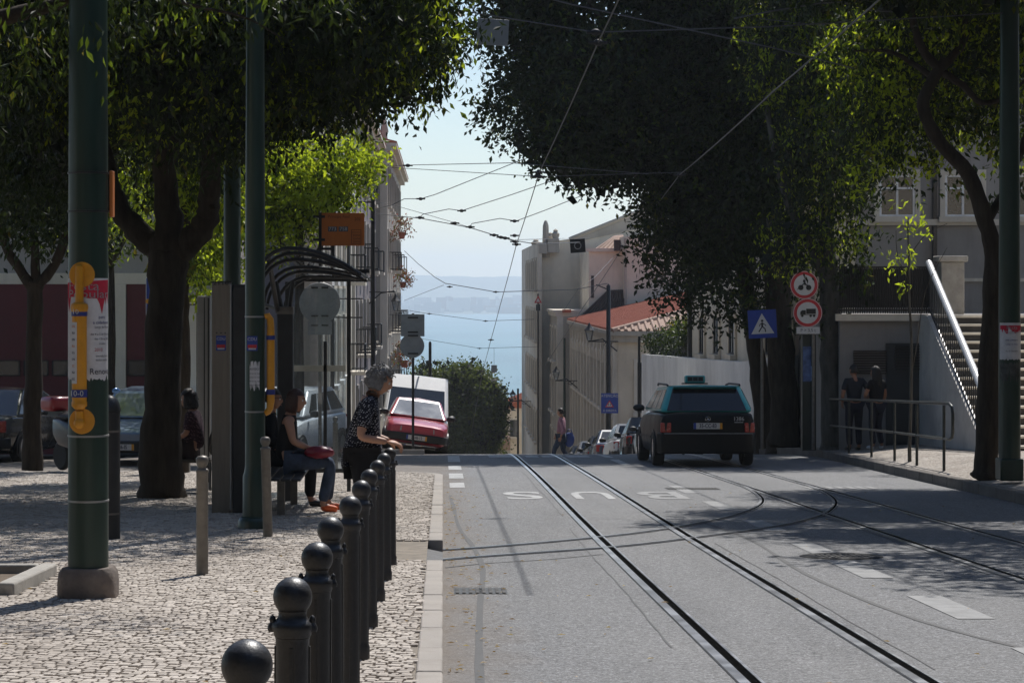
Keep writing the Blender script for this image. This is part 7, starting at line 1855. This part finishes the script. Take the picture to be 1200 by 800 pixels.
# ---- scooter behind the big pole
Y = 36.0; gS = gz(Y) + .12
SCO = empty('motor_scooter', (X_(97, Y), Y, gS), 'dark scooter with a red top box, half hidden by the big green pole', 'scooter', rz=R(-140))
SCP = car_paint('scooter_dark', (.015, .015, .018), .4)
mb = MB(); loft(mb, [(-.75, .10, .82, .55), (-.5, .17, .84, .42), (-.1, .17, .74, .36), (.05, .15, .42, .28), (.35, .17, .38, .26)]); mb.build('body', SCP, SCO, world=False)
mb = MB(); mb.ball((0, -.33, .86), .2, 14, 8, sc=(.8, 1.9, .35)); mb.build('seat', BLACK, SCO, world=False)
mb = MB(); mb.prism([(-.14, .36, .28), (.14, .36, .28), (.17, .5, .8), (.1, .54, .98), (-.1, .54, .98), (-.17, .5, .8)], (0, .05, 0)); mb.build('leg_shield', SCP, SCO, world=False, bevel=.02)
mb = MB(); mb.prism([(-.13, .5, .98), (.13, .5, .98), (.1, .44, 1.14), (-.1, .44, 1.14)], (0, .01, 0)); mb.build('windscreen', M('pale_screen', (.5, .52, .52), .25), SCO, world=False, bevel=.01)
mb = MB(); mb.tube([(-.33, .4, 1.06), (0, .47, 1.02), (.33, .4, 1.06)], .02, 7); mb.build('handlebar', BLACK, SCO, world=False)
for s in (-1, 1):
    mb = MB(); mb.tube([(s * .24, .44, 1.06), (s * .32, .44, 1.24)], .008, 5); mb.ball((s * .34, .43, 1.28), .075, 12, 8, sc=(1, .35, .6)); mb.build('mirror', M('mirror_blue', (.12, .25, .5), .15, .3), SCO, world=False)
for y in (-.62, .62):
    mb = MB(); mb.lathe([(.12, -.045), (.2, -.05), (.235, -.02), (.235, .02), (.2, .05), (.12, .045)], (0, y, .235), 22, axis='X'); w_ = mb.build('wheel', RUBBER, SCO, world=False)
    mb = MB(); mb.lathe([(0, -.03), (.12, -.03), (.12, .03), (0, .03)], (0, y, .235), 14, axis='X'); mb.build('rim', GREYPAINT, w_, world=False)
mb = MB(); mb.tube([(0, .62, .24), (0, .52, .7), (0, .47, 1.0)], .03, 8); mb.build('fork', DARKSTEEL, SCO, world=False)
mb = MB(); mb.bb(-.2, .2, -1.0, -.62, .93, 1.16); mb.build('top_box', car_paint('scooter_red', (.3, .012, .02), .5), SCO, world=False, bevel=.07, seg=4)
mb = MB(); mb.bb(-.1, .1, -.9, -.45, .86, .93); mb.build('rack', BLACK, SCO, world=False)
mb = MB(); mb.bb(-.1, .1, -1.035, -1.02, 1.0, 1.06); mb.build('reflector', HEADL, SCO, world=False)
# ================================================================ PEOPLE
SKIN = M('skin', (.42, .22, .14), .55, 0, .1, 14); SKIN2 = M('skin_tanned', (.33, .16, .095), .55, 0, .1, 14)
EYEW = M('eye_white', (.6, .58, .55), .3, 0, .05, 5); IRIS = M('iris_brown', (.03, .018, .01), .25); LIPS = M('lips', (.3, .1, .08), .5)
HAIRDK = M('dark_hair', (.014, .010, .008), .55, 0, .4, 40, .6, 60); HAIRGR = M('grey_hair', (.17, .165, .16), .7, 0, .45, 30, .8, 60); HAIRBR = M('auburn_hair', (.05, .018, .012), .5, 0, .4, 40, .6, 60)
def cloth(name, col, var=.25): return M(name, col, .9, 0, var, 9, .35, 90, .2)
BLACKC = cloth('black_cloth', (.013, .013, .015)); NAVY = cloth('navy_cloth', (.02, .022, .035)); JEANS = cloth('blue_denim', (.05, .068, .105), .4); PINK = cloth('pink_shirt_cloth', (.36, .2, .26)); DKTEE = cloth('dark_tee', (.03, .033, .04)); DARKBR = cloth('dark_brown_cloth', (.03, .02, .02))
ORSH = M('orange_trainer', (.62, .1, .015), .6, 0, .2, 20); WHSH = M('white_trainer', (.6, .6, .6), .6); DKSH = M('dark_shoe', (.015, .013, .012), .45); REDBAG = M('red_leather', (.2, .012, .03), .4, 0, .2, 12); BLKBAG = M('black_leather', (.012, .012, .012), .4, 0, .2, 12); BLUEBAG = M('blue_bag', (.05, .09, .3), .6)
def spotted(name, base, spot, scale, thr):
    m, nt = new_mat(name); tc = nd(nt, 'ShaderNodeTexCoord'); mp = nd(nt, 'ShaderNodeMapping'); mp.inputs['Scale'].default_value = (1, 1, 1.7); mp.inputs['Rotation'].default_value = (.5, .4, .3)
    nt.links.new(tc.outputs['Object'], mp.inputs[0]); v = nd(nt, 'ShaderNodeTexVoronoi', Scale=scale, Randomness=.35); nt.links.new(mp.outputs[0], v.inputs['Vector'])
    c = mixc(nt, ramp(nt, v.outputs['Distance'], [(thr - .03, 1), (thr + .03, 0)]), base, spot); finish(nt, c, .9, 0, None, spec=.2); return m
DOTS = spotted('navy_blouse_white_flecks', (.016, .017, .026), (.42, .42, .44), 50, .30)
FLORAL = spotted('dark_floral_blouse', (.04, .022, .03), (.2, .12, .14), 28, .3)

def skin(nodes, edges, root='pelvis', levels=2):
    names = list(nodes); me = bpy.data.meshes.new('s')
    me.from_pydata([tuple(nodes[n][0]) for n in names], [(names.index(a), names.index(b)) for a, b in edges], [])
    o = bpy.data.objects.new('s', me); COL.objects.link(o); o.modifiers.new('sk', 'SKIN')
    if not me.skin_vertices: me.skin_vertices.new(name='')
    for i, n in enumerate(names):
        r_ = nodes[n][1]; r_ = (r_, r_) if not hasattr(r_, '__len__') else r_
        me.skin_vertices[0].data[i].radius = r_; me.skin_vertices[0].data[i].use_root = (n == root or (root not in names and i == 0))
    s = o.modifiers.new('sub', 'SUBSURF'); s.levels = levels; s.render_levels = levels
    ev = o.evaluated_get(bpy.context.evaluated_depsgraph_get()); m2 = ev.to_mesh()
    vs = [v.co.copy() for v in m2.vertices]; fs = [tuple(p.vertices) for p in m2.polygons]; ev.to_mesh_clear()
    bpy.data.objects.remove(o); bpy.data.meshes.remove(me)
    return vs, fs
def head(mb, c, fwd, up, s=1.0):
    """head with brow, nose, mouth, chin, ears, eyes. materials: 0 skin 1 eye white 2 iris 3 lips"""
    fwd = Vector(fwd).normalized(); up = Vector(up); side = fwd.cross(up).normalized(); up = side.cross(fwd).normalized(); c = Vector(c)
    vs = []; fs = []; seg, rg = 28, 20
    for i in range(rg + 1):
        th = PI * i / rg
        for k in range(seg):
            ph = 2 * PI * k / seg; d = Vector((math.sin(th) * math.sin(ph), math.sin(th) * math.cos(ph), math.cos(th)))   # x side, y fwd, z up
            x, y, z = d.x * .074, d.y * .094, d.z * .116
            if z < 0:
                t = -z / .116; x *= 1 - .38 * t * t; y *= 1 - .12 * t if y > 0 else 1 - .5 * t
                if y > 0: y += .012 * t
            if y > 0:
                g = lambda x0, z0, wx, wz: math.exp(-((x - x0) / wx) ** 2 - ((z - z0) / wz) ** 2)
                y += .018 * g(0, -.026, .014, .018) + .014 * g(0, .0, .011, .026) + .006 * g(0, -.066, .024, .012) + .008 * g(0, -.1, .028, .02) + .006 * g(0, .034, .05, .012)
                y -= .010 * g(.03, .008, .016, .012) + .010 * g(-.03, .008, .016, .012)
            vs.append(c + (side * x + fwd * y + up * z) * s)
    for i in range(rg):
        for k in range(seg): k2 = (k + 1) % seg; fs.append((i * seg + k, (i + 1) * seg + k, (i + 1) * seg + k2, i * seg + k2))
    mb.add(vs, fs, 0, True)
    P = lambda x, y, z: c + (side * x + fwd * y + up * z) * s
    for q in (-1, 1):
        mb.ball(P(q * .03, .077, .008), .0125 * s, 10, 8, 1); mb.ball(P(q * .03, .0865, .008), .0055 * s, 8, 6, 2)
        mb.tube([P(q * .018, .092, .026), P(q * .032, .091, .031), P(q * .047, .082, .026)], [.003 * s, .004 * s, .002 * s], 5, 2)
        mb.tube([P(q * .072, -.004, .028), P(q * .084, -.012, .026), P(q * .086, -.014, .0), P(q * .076, -.004, -.028)], [.008 * s, .011 * s, .010 * s, .007 * s], 7)
    mb.tube([P(-.022, .089, -.060), P(0, .099, -.058), P(.022, .089, -.060)], [.003 * s, .0065 * s, .003 * s], 6, 3)
def hand(mb, wrist, d, palm_n, thumb_side, s=1.0, curl=.5):
    """palm with five separate bent fingers; d: pointing direction, palm_n: out of the palm, thumb_side: towards the thumb"""
    d = Vector(d).normalized(); n = Vector(palm_n); n = (n - d * n.dot(d)).normalized(); t = Vector(thumb_side); t = (t - d * t.dot(d) - n * t.dot(n)).normalized(); w = Vector(wrist)
    vs = []; 
    rot = Matrix((t, d, n)).transposed()
    mb.ball(w + d * .045 * s, .05 * s, 12, 8, 0, (.82, 1.05, .36), 0, rot)
    for i, (off, ln) in enumerate(((.029, .072), (.0095, .08), (-.0105, .074), (-.029, .058))):
        p0 = w + d * .06 * s + t * off * .8 * s; p1 = w + d * .09 * s + t * off * s; a = curl * (1 + .12 * i)
        d1 = (d * math.cos(a * .6) + n * math.sin(a * .6)); d2 = (d * math.cos(a * 1.3) + n * math.sin(a * 1.3)); d3 = (d * math.cos(a * 1.9) + n * math.sin(a * 1.9))
        p2 = p1 + d1 * ln * .45 * s; p3 = p2 + d2 * ln * .32 * s; p4 = p3 + d3 * ln * .25 * s
        mb.tube([p0, p1, p2, p3, p4], [.009 * s, .0095 * s, .0085 * s, .0075 * s, .0045 * s], 8)
    p0 = w + d * .025 * s + t * .02 * s; p1 = p0 + (d * .5 + t * .75 + n * .15).normalized() * .032 * s; p2 = p1 + (d * .85 + t * .3 + n * (.2 + curl * .4)).normalized() * .034 * s; p3 = p2 + (d * .9 + n * (.3 + curl * .5)).normalized() * .024 * s
    mb.tube([p0, p1, p2, p3], [.013 * s, .011 * s, .0095 * s, .006 * s], 8)
BODY_E = [('pelvis', 'waist'), ('waist', 'chest'), ('chest', 'nb'), ('nb', 'neck'), ('neck', 'hd')] + [e for q in 'LR' for e in (('chest', 'sh' + q), ('sh' + q, 'el' + q), ('el' + q, 'wr' + q), ('pelvis', 'hip' + q), ('hip' + q, 'kn' + q), ('kn' + q, 'an' + q), ('an' + q, 'to' + q))]
RAD = dict(pelvis=.115, waist=.105, chest=.125, nb=.065, neck=.05, hd=.05, sh=.058, el=.04, wr=.027, hip=.085, kn=.056, an=.038, to=.032)
def rad(n): return RAD.get(n, RAD.get(n.rstrip('LR'), .05))
def person(label, loc, rz, J, s, top, bottom, shoe, sleeve=.95, fat=1.0, hairf=None, face=None, upv=(0, 0, 1), skinm=SKIN, hands=None, legs=True, group=None, toplen=None):
    """J: joint -> (x,y,z) in metres for a person facing +y, scaled by s"""
    r0 = empty('person', loc, label, 'person', group, rz)
    J = {k: Vector(v) * s for k, v in J.items()}
    nodes = {}
    for k, v in J.items():
        if k == 'head': continue
        f = fat if k in ('pelvis', 'waist', 'chest') or k.startswith('hip') else 1
        nodes[k] = (v, rad(k) * s * f)
    nodes['hd'] = (J['head'] - Vector(upv) * .04 * s, .048 * s)
    vs, fs = skin(nodes, BODY_E, levels=2)
    mb = MB(); mb.add(vs, fs, 0, True)
    fw = Vector(face or (0, 1, 0)); head(mb, J['head'], fw, upv, s * 1.0)
    for q, sx in (('L', -1), ('R', 1)):
        hd_ = (hands or {}).get(q, {}); d = Vector(hd_.get('d', J['wr' + q] - J['el' + q])); hand(mb, J['wr' + q], d, hd_.get('n', (-sx, .2, 0)), hd_.get('t', (0, 1, 0)), s * 1.0, hd_.get('curl', .5))
    mb.build('body', [skinm, EYEW, IRIS, LIPS], r0, world=False, fixn=True)
    # shirt: torso and upper arms
    g = 1.13; T = {k: (nodes[k][0], nodes[k][1] * g + .006) for k in ('pelvis', 'waist', 'chest')}
    T['nb'] = (nodes['nb'][0] - (nodes['nb'][0] - nodes['chest'][0]) * .08, nodes['nb'][1] * 1.12)
    E = [('pelvis', 'waist'), ('waist', 'chest'), ('chest', 'nb')]
    if toplen: T['hem'] = (J['pelvis'] + Vector(toplen) * s, .20 * s); E.append(('pelvis', 'hem')); T['pelvis'] = (T['pelvis'][0], .195 * s); T['waist'] = (T['waist'][0], .17 * s)
    if toplen:
        for q in 'LR': T['hip' + q] = (J['hip' + q] + Vector((0, 0, -.02)), nodes['hip' + q][1] * 1.32); E.append(('pelvis', 'hip' + q))
    for q in 'LR':
        T['sh' + q] = (J['sh' + q], rad('sh') * s * 1.2 + .004); E.append(('chest', 'sh' + q))
        if sleeve > 0:
            m_ = J['sh' + q].lerp(J['el' + q], min(1, sleeve)); T['ar' + q] = (m_, rad('el') * s * 1.35 + .006); E.append(('sh' + q, 'ar' + q))
            if sleeve > 1: m2 = J['el' + q].lerp(J['wr' + q], sleeve - 1); T['fo' + q] = (m2, rad('wr') * s * 1.5 + .006); E.append(('ar' + q, 'fo' + q))
    vs, fs = skin(T, E); mb = MB(); mb.add(vs, fs, 0, True); mb.build('shirt', top, r0, world=False)
    B = {'pelvis': (J['pelvis'], nodes['pelvis'][1] * 1.07 + .004)}; E = []
    for q in 'LR':
        B['hip' + q] = (J['hip' + q], nodes['hip' + q][1] * 1.1 + .004); B['kn' + q] = (J['kn' + q], rad('kn') * s * 1.18 + .006); a = J['kn' + q].lerp(J['an' + q], .95); B['an' + q] = (a, rad('an') * s * 1.35 + .01); E += [('pelvis', 'hip' + q), ('hip' + q, 'kn' + q), ('kn' + q, 'an' + q)]
    vs, fs = skin(B, E); mb = MB(); mb.add(vs, fs, 0, True); mb.build('trousers', bottom, r0, world=False)
    for q in 'LR':
        a, t = J['an' + q], J['to' + q]; d = (t - a); d.z = 0; d.normalize(); N = {'a': (a + Vector((0, 0, -.03 * s)) - d * .02 * s, .047 * s), 'b': (a.lerp(t, .5) + Vector((0, 0, -.008)), .044 * s), 'c': (t + d * .03 * s, .036 * s)}
        vs, fs = skin(N, [('a', 'b'), ('b', 'c')], root='a'); mb = MB(); mb.add(vs, fs, 0, True); mb.build('shoe', shoe, r0, world=False)
    if hairf: hairf(r0, J['head'], fw.normalized(), Vector(upv).normalized(), s)
    return r0, J
def hair_cap(mat, length=0, vol=1.0, curls=0, seed=0, back=.0):
    def f(r0, c, fw, up, s):
        side = fw.cross(up).normalized(); up2 = side.cross(fw).normalized(); rnd = random.Random(seed); mb = MB(); vs = []; fs = []; seg, rg = 26, 14
        for i in range(rg + 1):
            th = PI * .62 * i / rg
            for k in range(seg):
                ph = 2 * PI * k / seg; d = Vector((math.sin(th) * math.sin(ph), math.sin(th) * math.cos(ph), math.cos(th)))
                thx = th
                fr = max(0, d.y)       # cut back over the face
                zc = d.z * .126 if d.y < .25 or d.z > .42 else .053 + .0 * d.z
                q = 1 + .05 * noise.noise(d * 5 + Vector((seed, 0, 0)))
                x, y, z = d.x * .086 * vol * q, (d.y * .104 - .008) * vol * q, zc * vol * q + .004
                vs.append(c + (side * x + fw * y + up2 * z) * s)
        for i in range(rg):
            for k in range(seg): k2 = (k + 1) % seg; fs.append((i * seg + k, (i + 1) * seg + k, (i + 1) * seg + k2, i * seg + k2))
        mb.add(vs, fs, 0, True)
        P = lambda x, y, z: c + (side * x + fw * y + up2 * z) * s
        if length:
            for k in range(26):
                a = PI * 1.12 * (k / 25 - .5); x, y = math.sin(a) * .078 * vol, -math.cos(a) * .092 * vol
                w = rnd.uniform(-.01, .01); mb.tube([P(x * .9, y * .9, .05), P(x * 1.06, y * 1.05, -.03), P(x * 1.08 + w, y * 1.05 + w, -.06 - length * .5), P(x * .9 + w, y * 1.0, -.06 - length * rnd.uniform(.8, 1.1))], [.02 * s, .024 * s, .022 * s, .006 * s], 6)
        for k in range(curls):
            d = Vector((rnd.gauss(0, 1), rnd.gauss(-.35, 1), rnd.gauss(.35, .8))).normalized()
            if d.y > .45 and d.z < .35: continue
            b_ = P(d.x * .088 * vol, d.y * .1 * vol - .008, d.z * .115 * vol + .01); rr = rnd.uniform(.010, .02) * s; ax = Vector((rnd.gauss(0, 1), rnd.gauss(0, 1), rnd.gauss(0, 1))).normalized(); u = ax.cross(up2).normalized(); v = ax.cross(u)
            mb.tube([b_ + (u * math.cos(t) + v * math.sin(t)) * rr + ax * rr * t * .25 for t in np.linspace(0, 5.4, 10)], .0035 * s if rr < .015 * s else .005 * s, 5, 0, False)
        mb.build('hair', mat, r0, world=False)
    return f
# joints for a standing adult, 1.70 m, facing +y
STAND = dict(pelvis=(0, 0, .93), waist=(0, .01, 1.06), chest=(0, .0, 1.27), nb=(0, -.01, 1.42), neck=(0, .0, 1.48), head=(0, .03, 1.585), shL=(-.17, -.01, 1.385), elL=(-.23, -.03, 1.12), wrL=(-.22, .08, .89), shR=(.17, -.01, 1.385), elR=(.23, -.03, 1.12), wrR=(.22, .08, .89),
             hipL=(-.09, 0, .88), knL=(-.1, .03, .49), anL=(-.1, -.01, .085), toL=(-.115, .13, .04), hipR=(.09, 0, .88), knR=(.1, .03, .49), anR=(.1, -.01, .085), toR=(.115, .13, .04))
SIT = dict(pelvis=(0, 0, .56), waist=(0, -.03, .69), chest=(0, -.02, .90), nb=(0, .0, 1.05), neck=(0, .02, 1.11), head=(0, .06, 1.215), shL=(-.17, 0, 1.01), elL=(-.22, .04, .77), wrL=(-.12, .26, .66), shR=(.17, 0, 1.01), elR=(.22, .04, .77), wrR=(.12, .26, .66),
           hipL=(-.09, .05, .55), knL=(-.1, .46, .54), anL=(-.1, .44, .09), toL=(-.11, .58, .04), hipR=(.09, .05, .55), knR=(.1, .46, .54), anR=(.1, .44, .09), toR=(.11, .58, .04))
# ---- the grey haired woman with a hand on the last bollard (faces right, +x)
J = dict(STAND); s = .915
J.update(waist=(0, .0, 1.06), chest=(0, .03, 1.255), nb=(0, .065, 1.385), neck=(0, .1, 1.44), head=(0, .145, 1.53), shR=(.17, .05, 1.34), elR=(.235, -.015, 1.075), wrR=(.20, .21, 1.035), shL=(-.17, .05, 1.34), elL=(-.22, .02, 1.08), wrL=(-.13, .22, 1.02))
px_ = (X_(425, 17.35), 17.35); gp = gz(px_[1]) + .12
W1, J1 = person('grey haired woman in a white flecked navy blouse touching the farthest black bollard', (px_[0], px_[1], gp), R(-90), J, s, DOTS, BLACKC, DKSH, .8, 1.22, hair_cap(HAIRGR, .02, 1.02, 190, 3), (.0, .9, -.42), (0, .25, 1), SKIN, dict(R=dict(d=(-.3, .92, -.25), n=(0, -.1, -1), t=(-1, .1, 0), curl=.75), L=dict(d=(.4, .8, -.3), n=(0, 0, -1), t=(1, 0, 0), curl=.7)), toplen=(0, 0, -.09))
# ---- the couple on the bench (face right)
J = dict(SIT); J.update(head=(.02, .03, 1.215), elR=(.21, -.02, .78), wrR=(.1, .2, .68))
gs_ = gz(23.75) + .12
MAN, JM = person('man in dark clothes and glasses on the shelter bench behind the yellow tube', (-1.93, 25.75, gz(25.75) + .115), R(-84), J, 1.0, BLACKC, BLACKC, DKSH, 1.9, 1.12, hair_cap(HAIRDK, 0, .98, 0, 5), (.1, .95, -.1), (0, 0, 1), SKIN2)
mb = MB(); hc = JM['head']
for q in (-1, 1): mb.tube([hc + Vector((q * .075, .0, .012)), hc + Vector((q * .062, .088, .012))], .003, 5); mb.tube([hc + Vector((q * .032 + .02 * math.cos(a), .098, .008 + .015 * math.sin(a))) for a in np.linspace(0, 2 * PI, 13)], .003, 5, 0, False)
mb.build('glasses', BLACK, MAN, world=False)
J = dict(SIT); J.update(head=(.0, .085, 1.2), nb=(0, .03, 1.045), neck=(0, .045, 1.1), wrR=(.06, .3, .66), elR=(.21, .05, .77), anR=(.1, .36, .09), toR=(.11, .5, .04), anL=(-.1, .42, .09), toL=(-.1, .56, .04), chest=(0, .0, .9))
WMN, JW = person('woman in a sleeveless top, jeans and orange shoes on the shelter bench', (-1.66, 24.75, gz(24.75) + .115), R(-86), J, 1.0, BLACKC, JEANS, ORSH, 0, 1.05, hair_cap(HAIRBR, .07, 1.04, 0, 8), (.25, .95, -.05), (0, .05, 1), SKIN)
r0 = empty('shoulder_bag', (-1.32, 24.62, gz(24.7) + .72), 'dark red leather bag lying on the lap of the woman in jeans', 'bag'); mb = MB(); mb.ball((0, 0, .05), .14, 16, 10, sc=(1.15, .75, .5), jit=.15); mb.build('bag_body', REDBAG, r0, world=False); mb = MB(); mb.tube([(-.13, 0, .07), (-.25, -.02, .18), (-.34, -.03, .3)], .012, 6); mb.build('strap', BLKBAG, r0, world=False)
r0 = empty('shoulder_bag', (-1.66, 25.25, gz(25.2) + .74), 'black bag held between the seated man and woman', 'bag'); mb = MB(); mb.ball((0, 0, .06), .13, 16, 10, sc=(1.1, .6, .65), jit=.2); mb.build('bag_body', BLKBAG, r0, world=False); mb = MB(); mb.tube([(-.1, 0, .1), (-.12, 0, .2), (0, 0, .24), (.1, 0, .12)], .01, 6); mb.build('handle', BLKBAG, r0, world=False)
# ---- woman sitting by the tree, facing left
J = dict(SIT); J.update(head=(0, .06, 1.2), wrR=(.1, .28, .66), wrL=(-.1, .28, .66))
wy = 29.4; gq = gz(wy) + .12
SW_, JS = person('dark haired woman in a floral blouse sitting behind the thick tree, facing left', (X_(226, wy), wy, gq), R(84), J, .98, FLORAL, DARKBR, DKSH, .9, 1.15, hair_cap(HAIRDK, .06, 1.16, 40, 12), (.05, 1, -.05), (0, 0, 1), SKIN2)
mb = MB(); x0 = X_(226, wy)
CH_ = empty('chair', (x0, wy, gq), 'dark low seat under the woman sitting behind the thick tree', 'chair')
mb.bb(x0 - .25, x0 + .24, wy - .26, wy + .26, gq + .39, gq + .43); mb.build('seat', TIMBER, CH_, bevel=.006)
mb = MB(); mb.box((x0 + .27, wy, gq + .72), (.03, .5, .38), ry=R(12)); mb.build('backrest', TIMBER, CH_, bevel=.006)
for dx in (-.22, .2):
    for dy in (-.22, .22): mb = MB(); mb.tube([(x0 + dx, wy + dy, gq), (x0 + dx, wy + dy, gq + .4)], .016, 6); mb.build('leg', DARKSTEEL, CH_)
r0 = empty('shoulder_bag', (x0 + .33, wy - .12, gq + .62), 'black bag hanging from the back of the seat by the thick tree', 'bag'); mb = MB(); mb.ball((0, 0, 0), .2, 16, 10, sc=(.6, .7, 1.0), jit=.2); mb.build('bag_body', BLKBAG, r0, world=False); mb = MB(); mb.tube([(0, 0, .15), (-.02, 0, .32), (.04, 0, .34), (.06, 0, .12)], .012, 6); mb.build('strap', BLKBAG, r0, world=False)
# ---- man crossing at the crest, walking left
J = dict(STAND); J.update(knL=(-.1, .2, .5), anL=(-.1, .22, .1), toL=(-.1, .36, .06), knR=(.1, -.02, .5), anR=(.1, -.3, .14), toR=(.1, -.2, .05), elL=(-.22, -.1, 1.12), wrL=(-.2, -.02, .88), elR=(.22, .02, 1.12), wrR=(.2, .16, .92))
ym = 68.5
MW, JW2 = person('man in a pink shirt and jeans walking across the street at the crest', (X_(658, ym), ym, gz(ym)), R(75), J, 1.03, PINK, JEANS, DKSH, 1.7, 1.15, hair_cap(HAIRDK, 0, 1.0, 0, 15), (.2, 1, -.05))
r0 = empty('carrier_bag', (X_(667.5, ym), ym + .1, gz(ym) + .62), 'blue bag carried by the man in the pink shirt', 'bag'); mb = MB(); mb.ball((0, 0, .2), .2, 14, 8, sc=(.75, .5, 1.1), jit=.15); mb.build('bag_body', BLUEBAG, r0, world=False); mb = MB(); mb.tube([(-.1, 0, .36), (-.04, 0, .5), (.04, 0, .5), (.1, 0, .36)], .012, 6); mb.build('handle', BLUEBAG, r0, world=False)
# ---- couple by the terrace wall, seen from behind
J = dict(STAND); J.update(elR=(.33, -.1, 1.13), wrR=(.17, -.06, .98), elL=(-.24, .0, 1.12), wrL=(-.2, .12, .95))
yc = 46.5; xc = X_(1001, yc)
person('man in a dark tee shirt, hand on hip, back turned, by the terrace wall', (xc, yc, zr(xc, yc)), R(12), J, 1.02, DKTEE, NAVY, DKSH, .75, 1.1, hair_cap(HAIRDK, 0, 1.0, 0, 21), (-.3, 1, 0), (0, 0, 1), SKIN2)
J = dict(STAND); J.update(elL=(-.26, .06, 1.13), wrL=(-.12, .22, 1.1), knR=(.1, .05, .49), anR=(.13, -.03, .085), toR=(.2, .08, .04))
xc = X_(1027, 46.1)
person('long haired woman in black and white shoes by the terrace wall', (xc, 46.1, zr(xc, 46.1)), R(35), J, .97, BLACKC, NAVY, WHSH, .6, 1.08, hair_cap(HAIRDK, .28, 1.1, 0, 25), (-.4, 1, -.1), (0, 0, 1), SKIN2)
# ================================================================ UNSEEN HOUSES AND TREES ADDED BEHIND AND BESIDE THE CAMERA (they keep the open sky off the shade)
for k, (x0, x1, y0, y1, h, lab) in enumerate(((-34, -13, -26, 6, 12, 'unseen plain cream house added left behind the camera to block sky light'), (12.5, 30, -30, 14, 13, 'unseen plain grey house added right behind the camera to block sky light'), (12.8, 30, 15, 36, 11, 'unseen plain beige house added beside the stairs at the right to block sky light'))):
    r0 = empty('town_house', ((x0 + x1) / 2, (y0 + y1) / 2, gz(y1) - .5), lab, 'building')
    mb = MB(); mb.bb(x0, x1, y0, y1, gz(y1) - .5, h); mb.build('wall', (BEIGE, GREYST, BEIGE)[k], r0)
    mb = MB(); mb.bb(x0 - .3, x1 + .3, y0 - .3, y1 + .3, h + .003, h + .3); mb.build('cornice', WALLST, r0)
    if k < 3:
        xf_ = x1 if x1 < 0 else x0; sg_ = 1 if x1 < 0 else -1; fr_b = lambda u, d, z: Vector((xf_ + sg_ * d, u, z))
        for yy in np.arange(y0 + 2, y1 - 1, 3.4):
            for zz in np.arange(2.2, h - 2, 3.3): window_on(r0, fr_b, yy - .5, yy + .5, zz, zz + 1.8, MATW, 'sill')
spots = [(-5.4, 1.0, 7.5), (9.9, 4.5, 8), (-11, 9, 8.5), (-9.5, 24, 8), (13, -4, 8)] + [(-24 + 6 * i, -11 - 3 * (i % 2), 9 + (i * 7 % 3)) for i in range(9)] + [(-17, 16, 9), (-18, 28, 9)]
where = ['just left of the camera', 'just right of the camera', 'left of the planting bed, off the picture', 'left of the far left tree, off the picture', 'right, behind the camera'] + ['in the garden behind the camera, tree %s from the left' % w for w in ('first', 'second', 'third', 'fourth', 'fifth', 'sixth', 'seventh', 'eighth', 'ninth')] + ['near the left houses', 'near the left houses, farther along']
for k, (x, y, h) in enumerate(spots):
    r0 = empty('sky_block_tree', (x, y, gz(y) + .1), 'unseen sky-blocking tree added ' + where[k], 'tree', 'unseen trees added to block sky light')
    mb = MB(); z = gz(y) + .1
    limb(mb, [(x, y, z), (x, y, z + 1), (x + .1, y, z + 3), (x, y, z + h * .7)], [.28, .22, .19, .1], 500 + k); mb.build('trunk', BARK, r0)
    low = 0 if k in (0, 1, 2, 3, 15, 14) else 1
    lob = [(x, y, z + h, 3.2, 3.0, 2.4), (x + 1, y - 1, z + h - 2.4, 2.8, 2.6, 1.6), (x - 1, y + .6, z + h - 2.6, 2.8, 2.6, 1.6)] + ([(x, y, z + 3.2, 2.9, 2.4, 2.6)] if low else [])
    v, f = leaves(lob, 520, 9, .42, .5, 510 + k, .6, .4, .6); v2, f2 = leaves([(a[0], a[1], a[2], a[3] * .7, a[4] * .7, a[5] * .7) for a in lob], 170, 8, .8, .5, 560 + k, .3, .2, .8)
    crown('crown', r0, [(v, f, LEAF_DARK), (v2, f2, LEAF_CORE)])

x, y = 10.4, 22.4; r0 = empty('street_tree', (x, y, gz(y) + .15), 'leafy tree beyond the right edge of the picture that shades the far track', 'tree')
mb = MB(); z = gz(y) + .1; limb(mb, [(x, y, z), (x, y, z + 1), (x - .2, y, z + 3), (x - .8, y, z + 6)], [.3, .24, .2, .1], 700); limb(mb, [(x - .3, y, z + 4), (8.6, 22.4, 5.6), (7.0, 22.4, 6.0)], [.12, .08, .03], 701); mb.build('trunk', BARK, r0)
v, f = leaves([(8.9, 22.5, 6.7, 2.2, 2.4, 1.1, 5), (6.5, 22.0, 6.2, 1.25, 1.6, .5, 2), (7.6, 25.0, 6.6, 1.7, 1.5, .7, 3), (5.6, 24.2, 6.4, .8, .9, .4, .8)], 1500, 10, .17, .32, 702, .35, .6); crown('crown', r0, [(v, f, LEAF_DARK)])
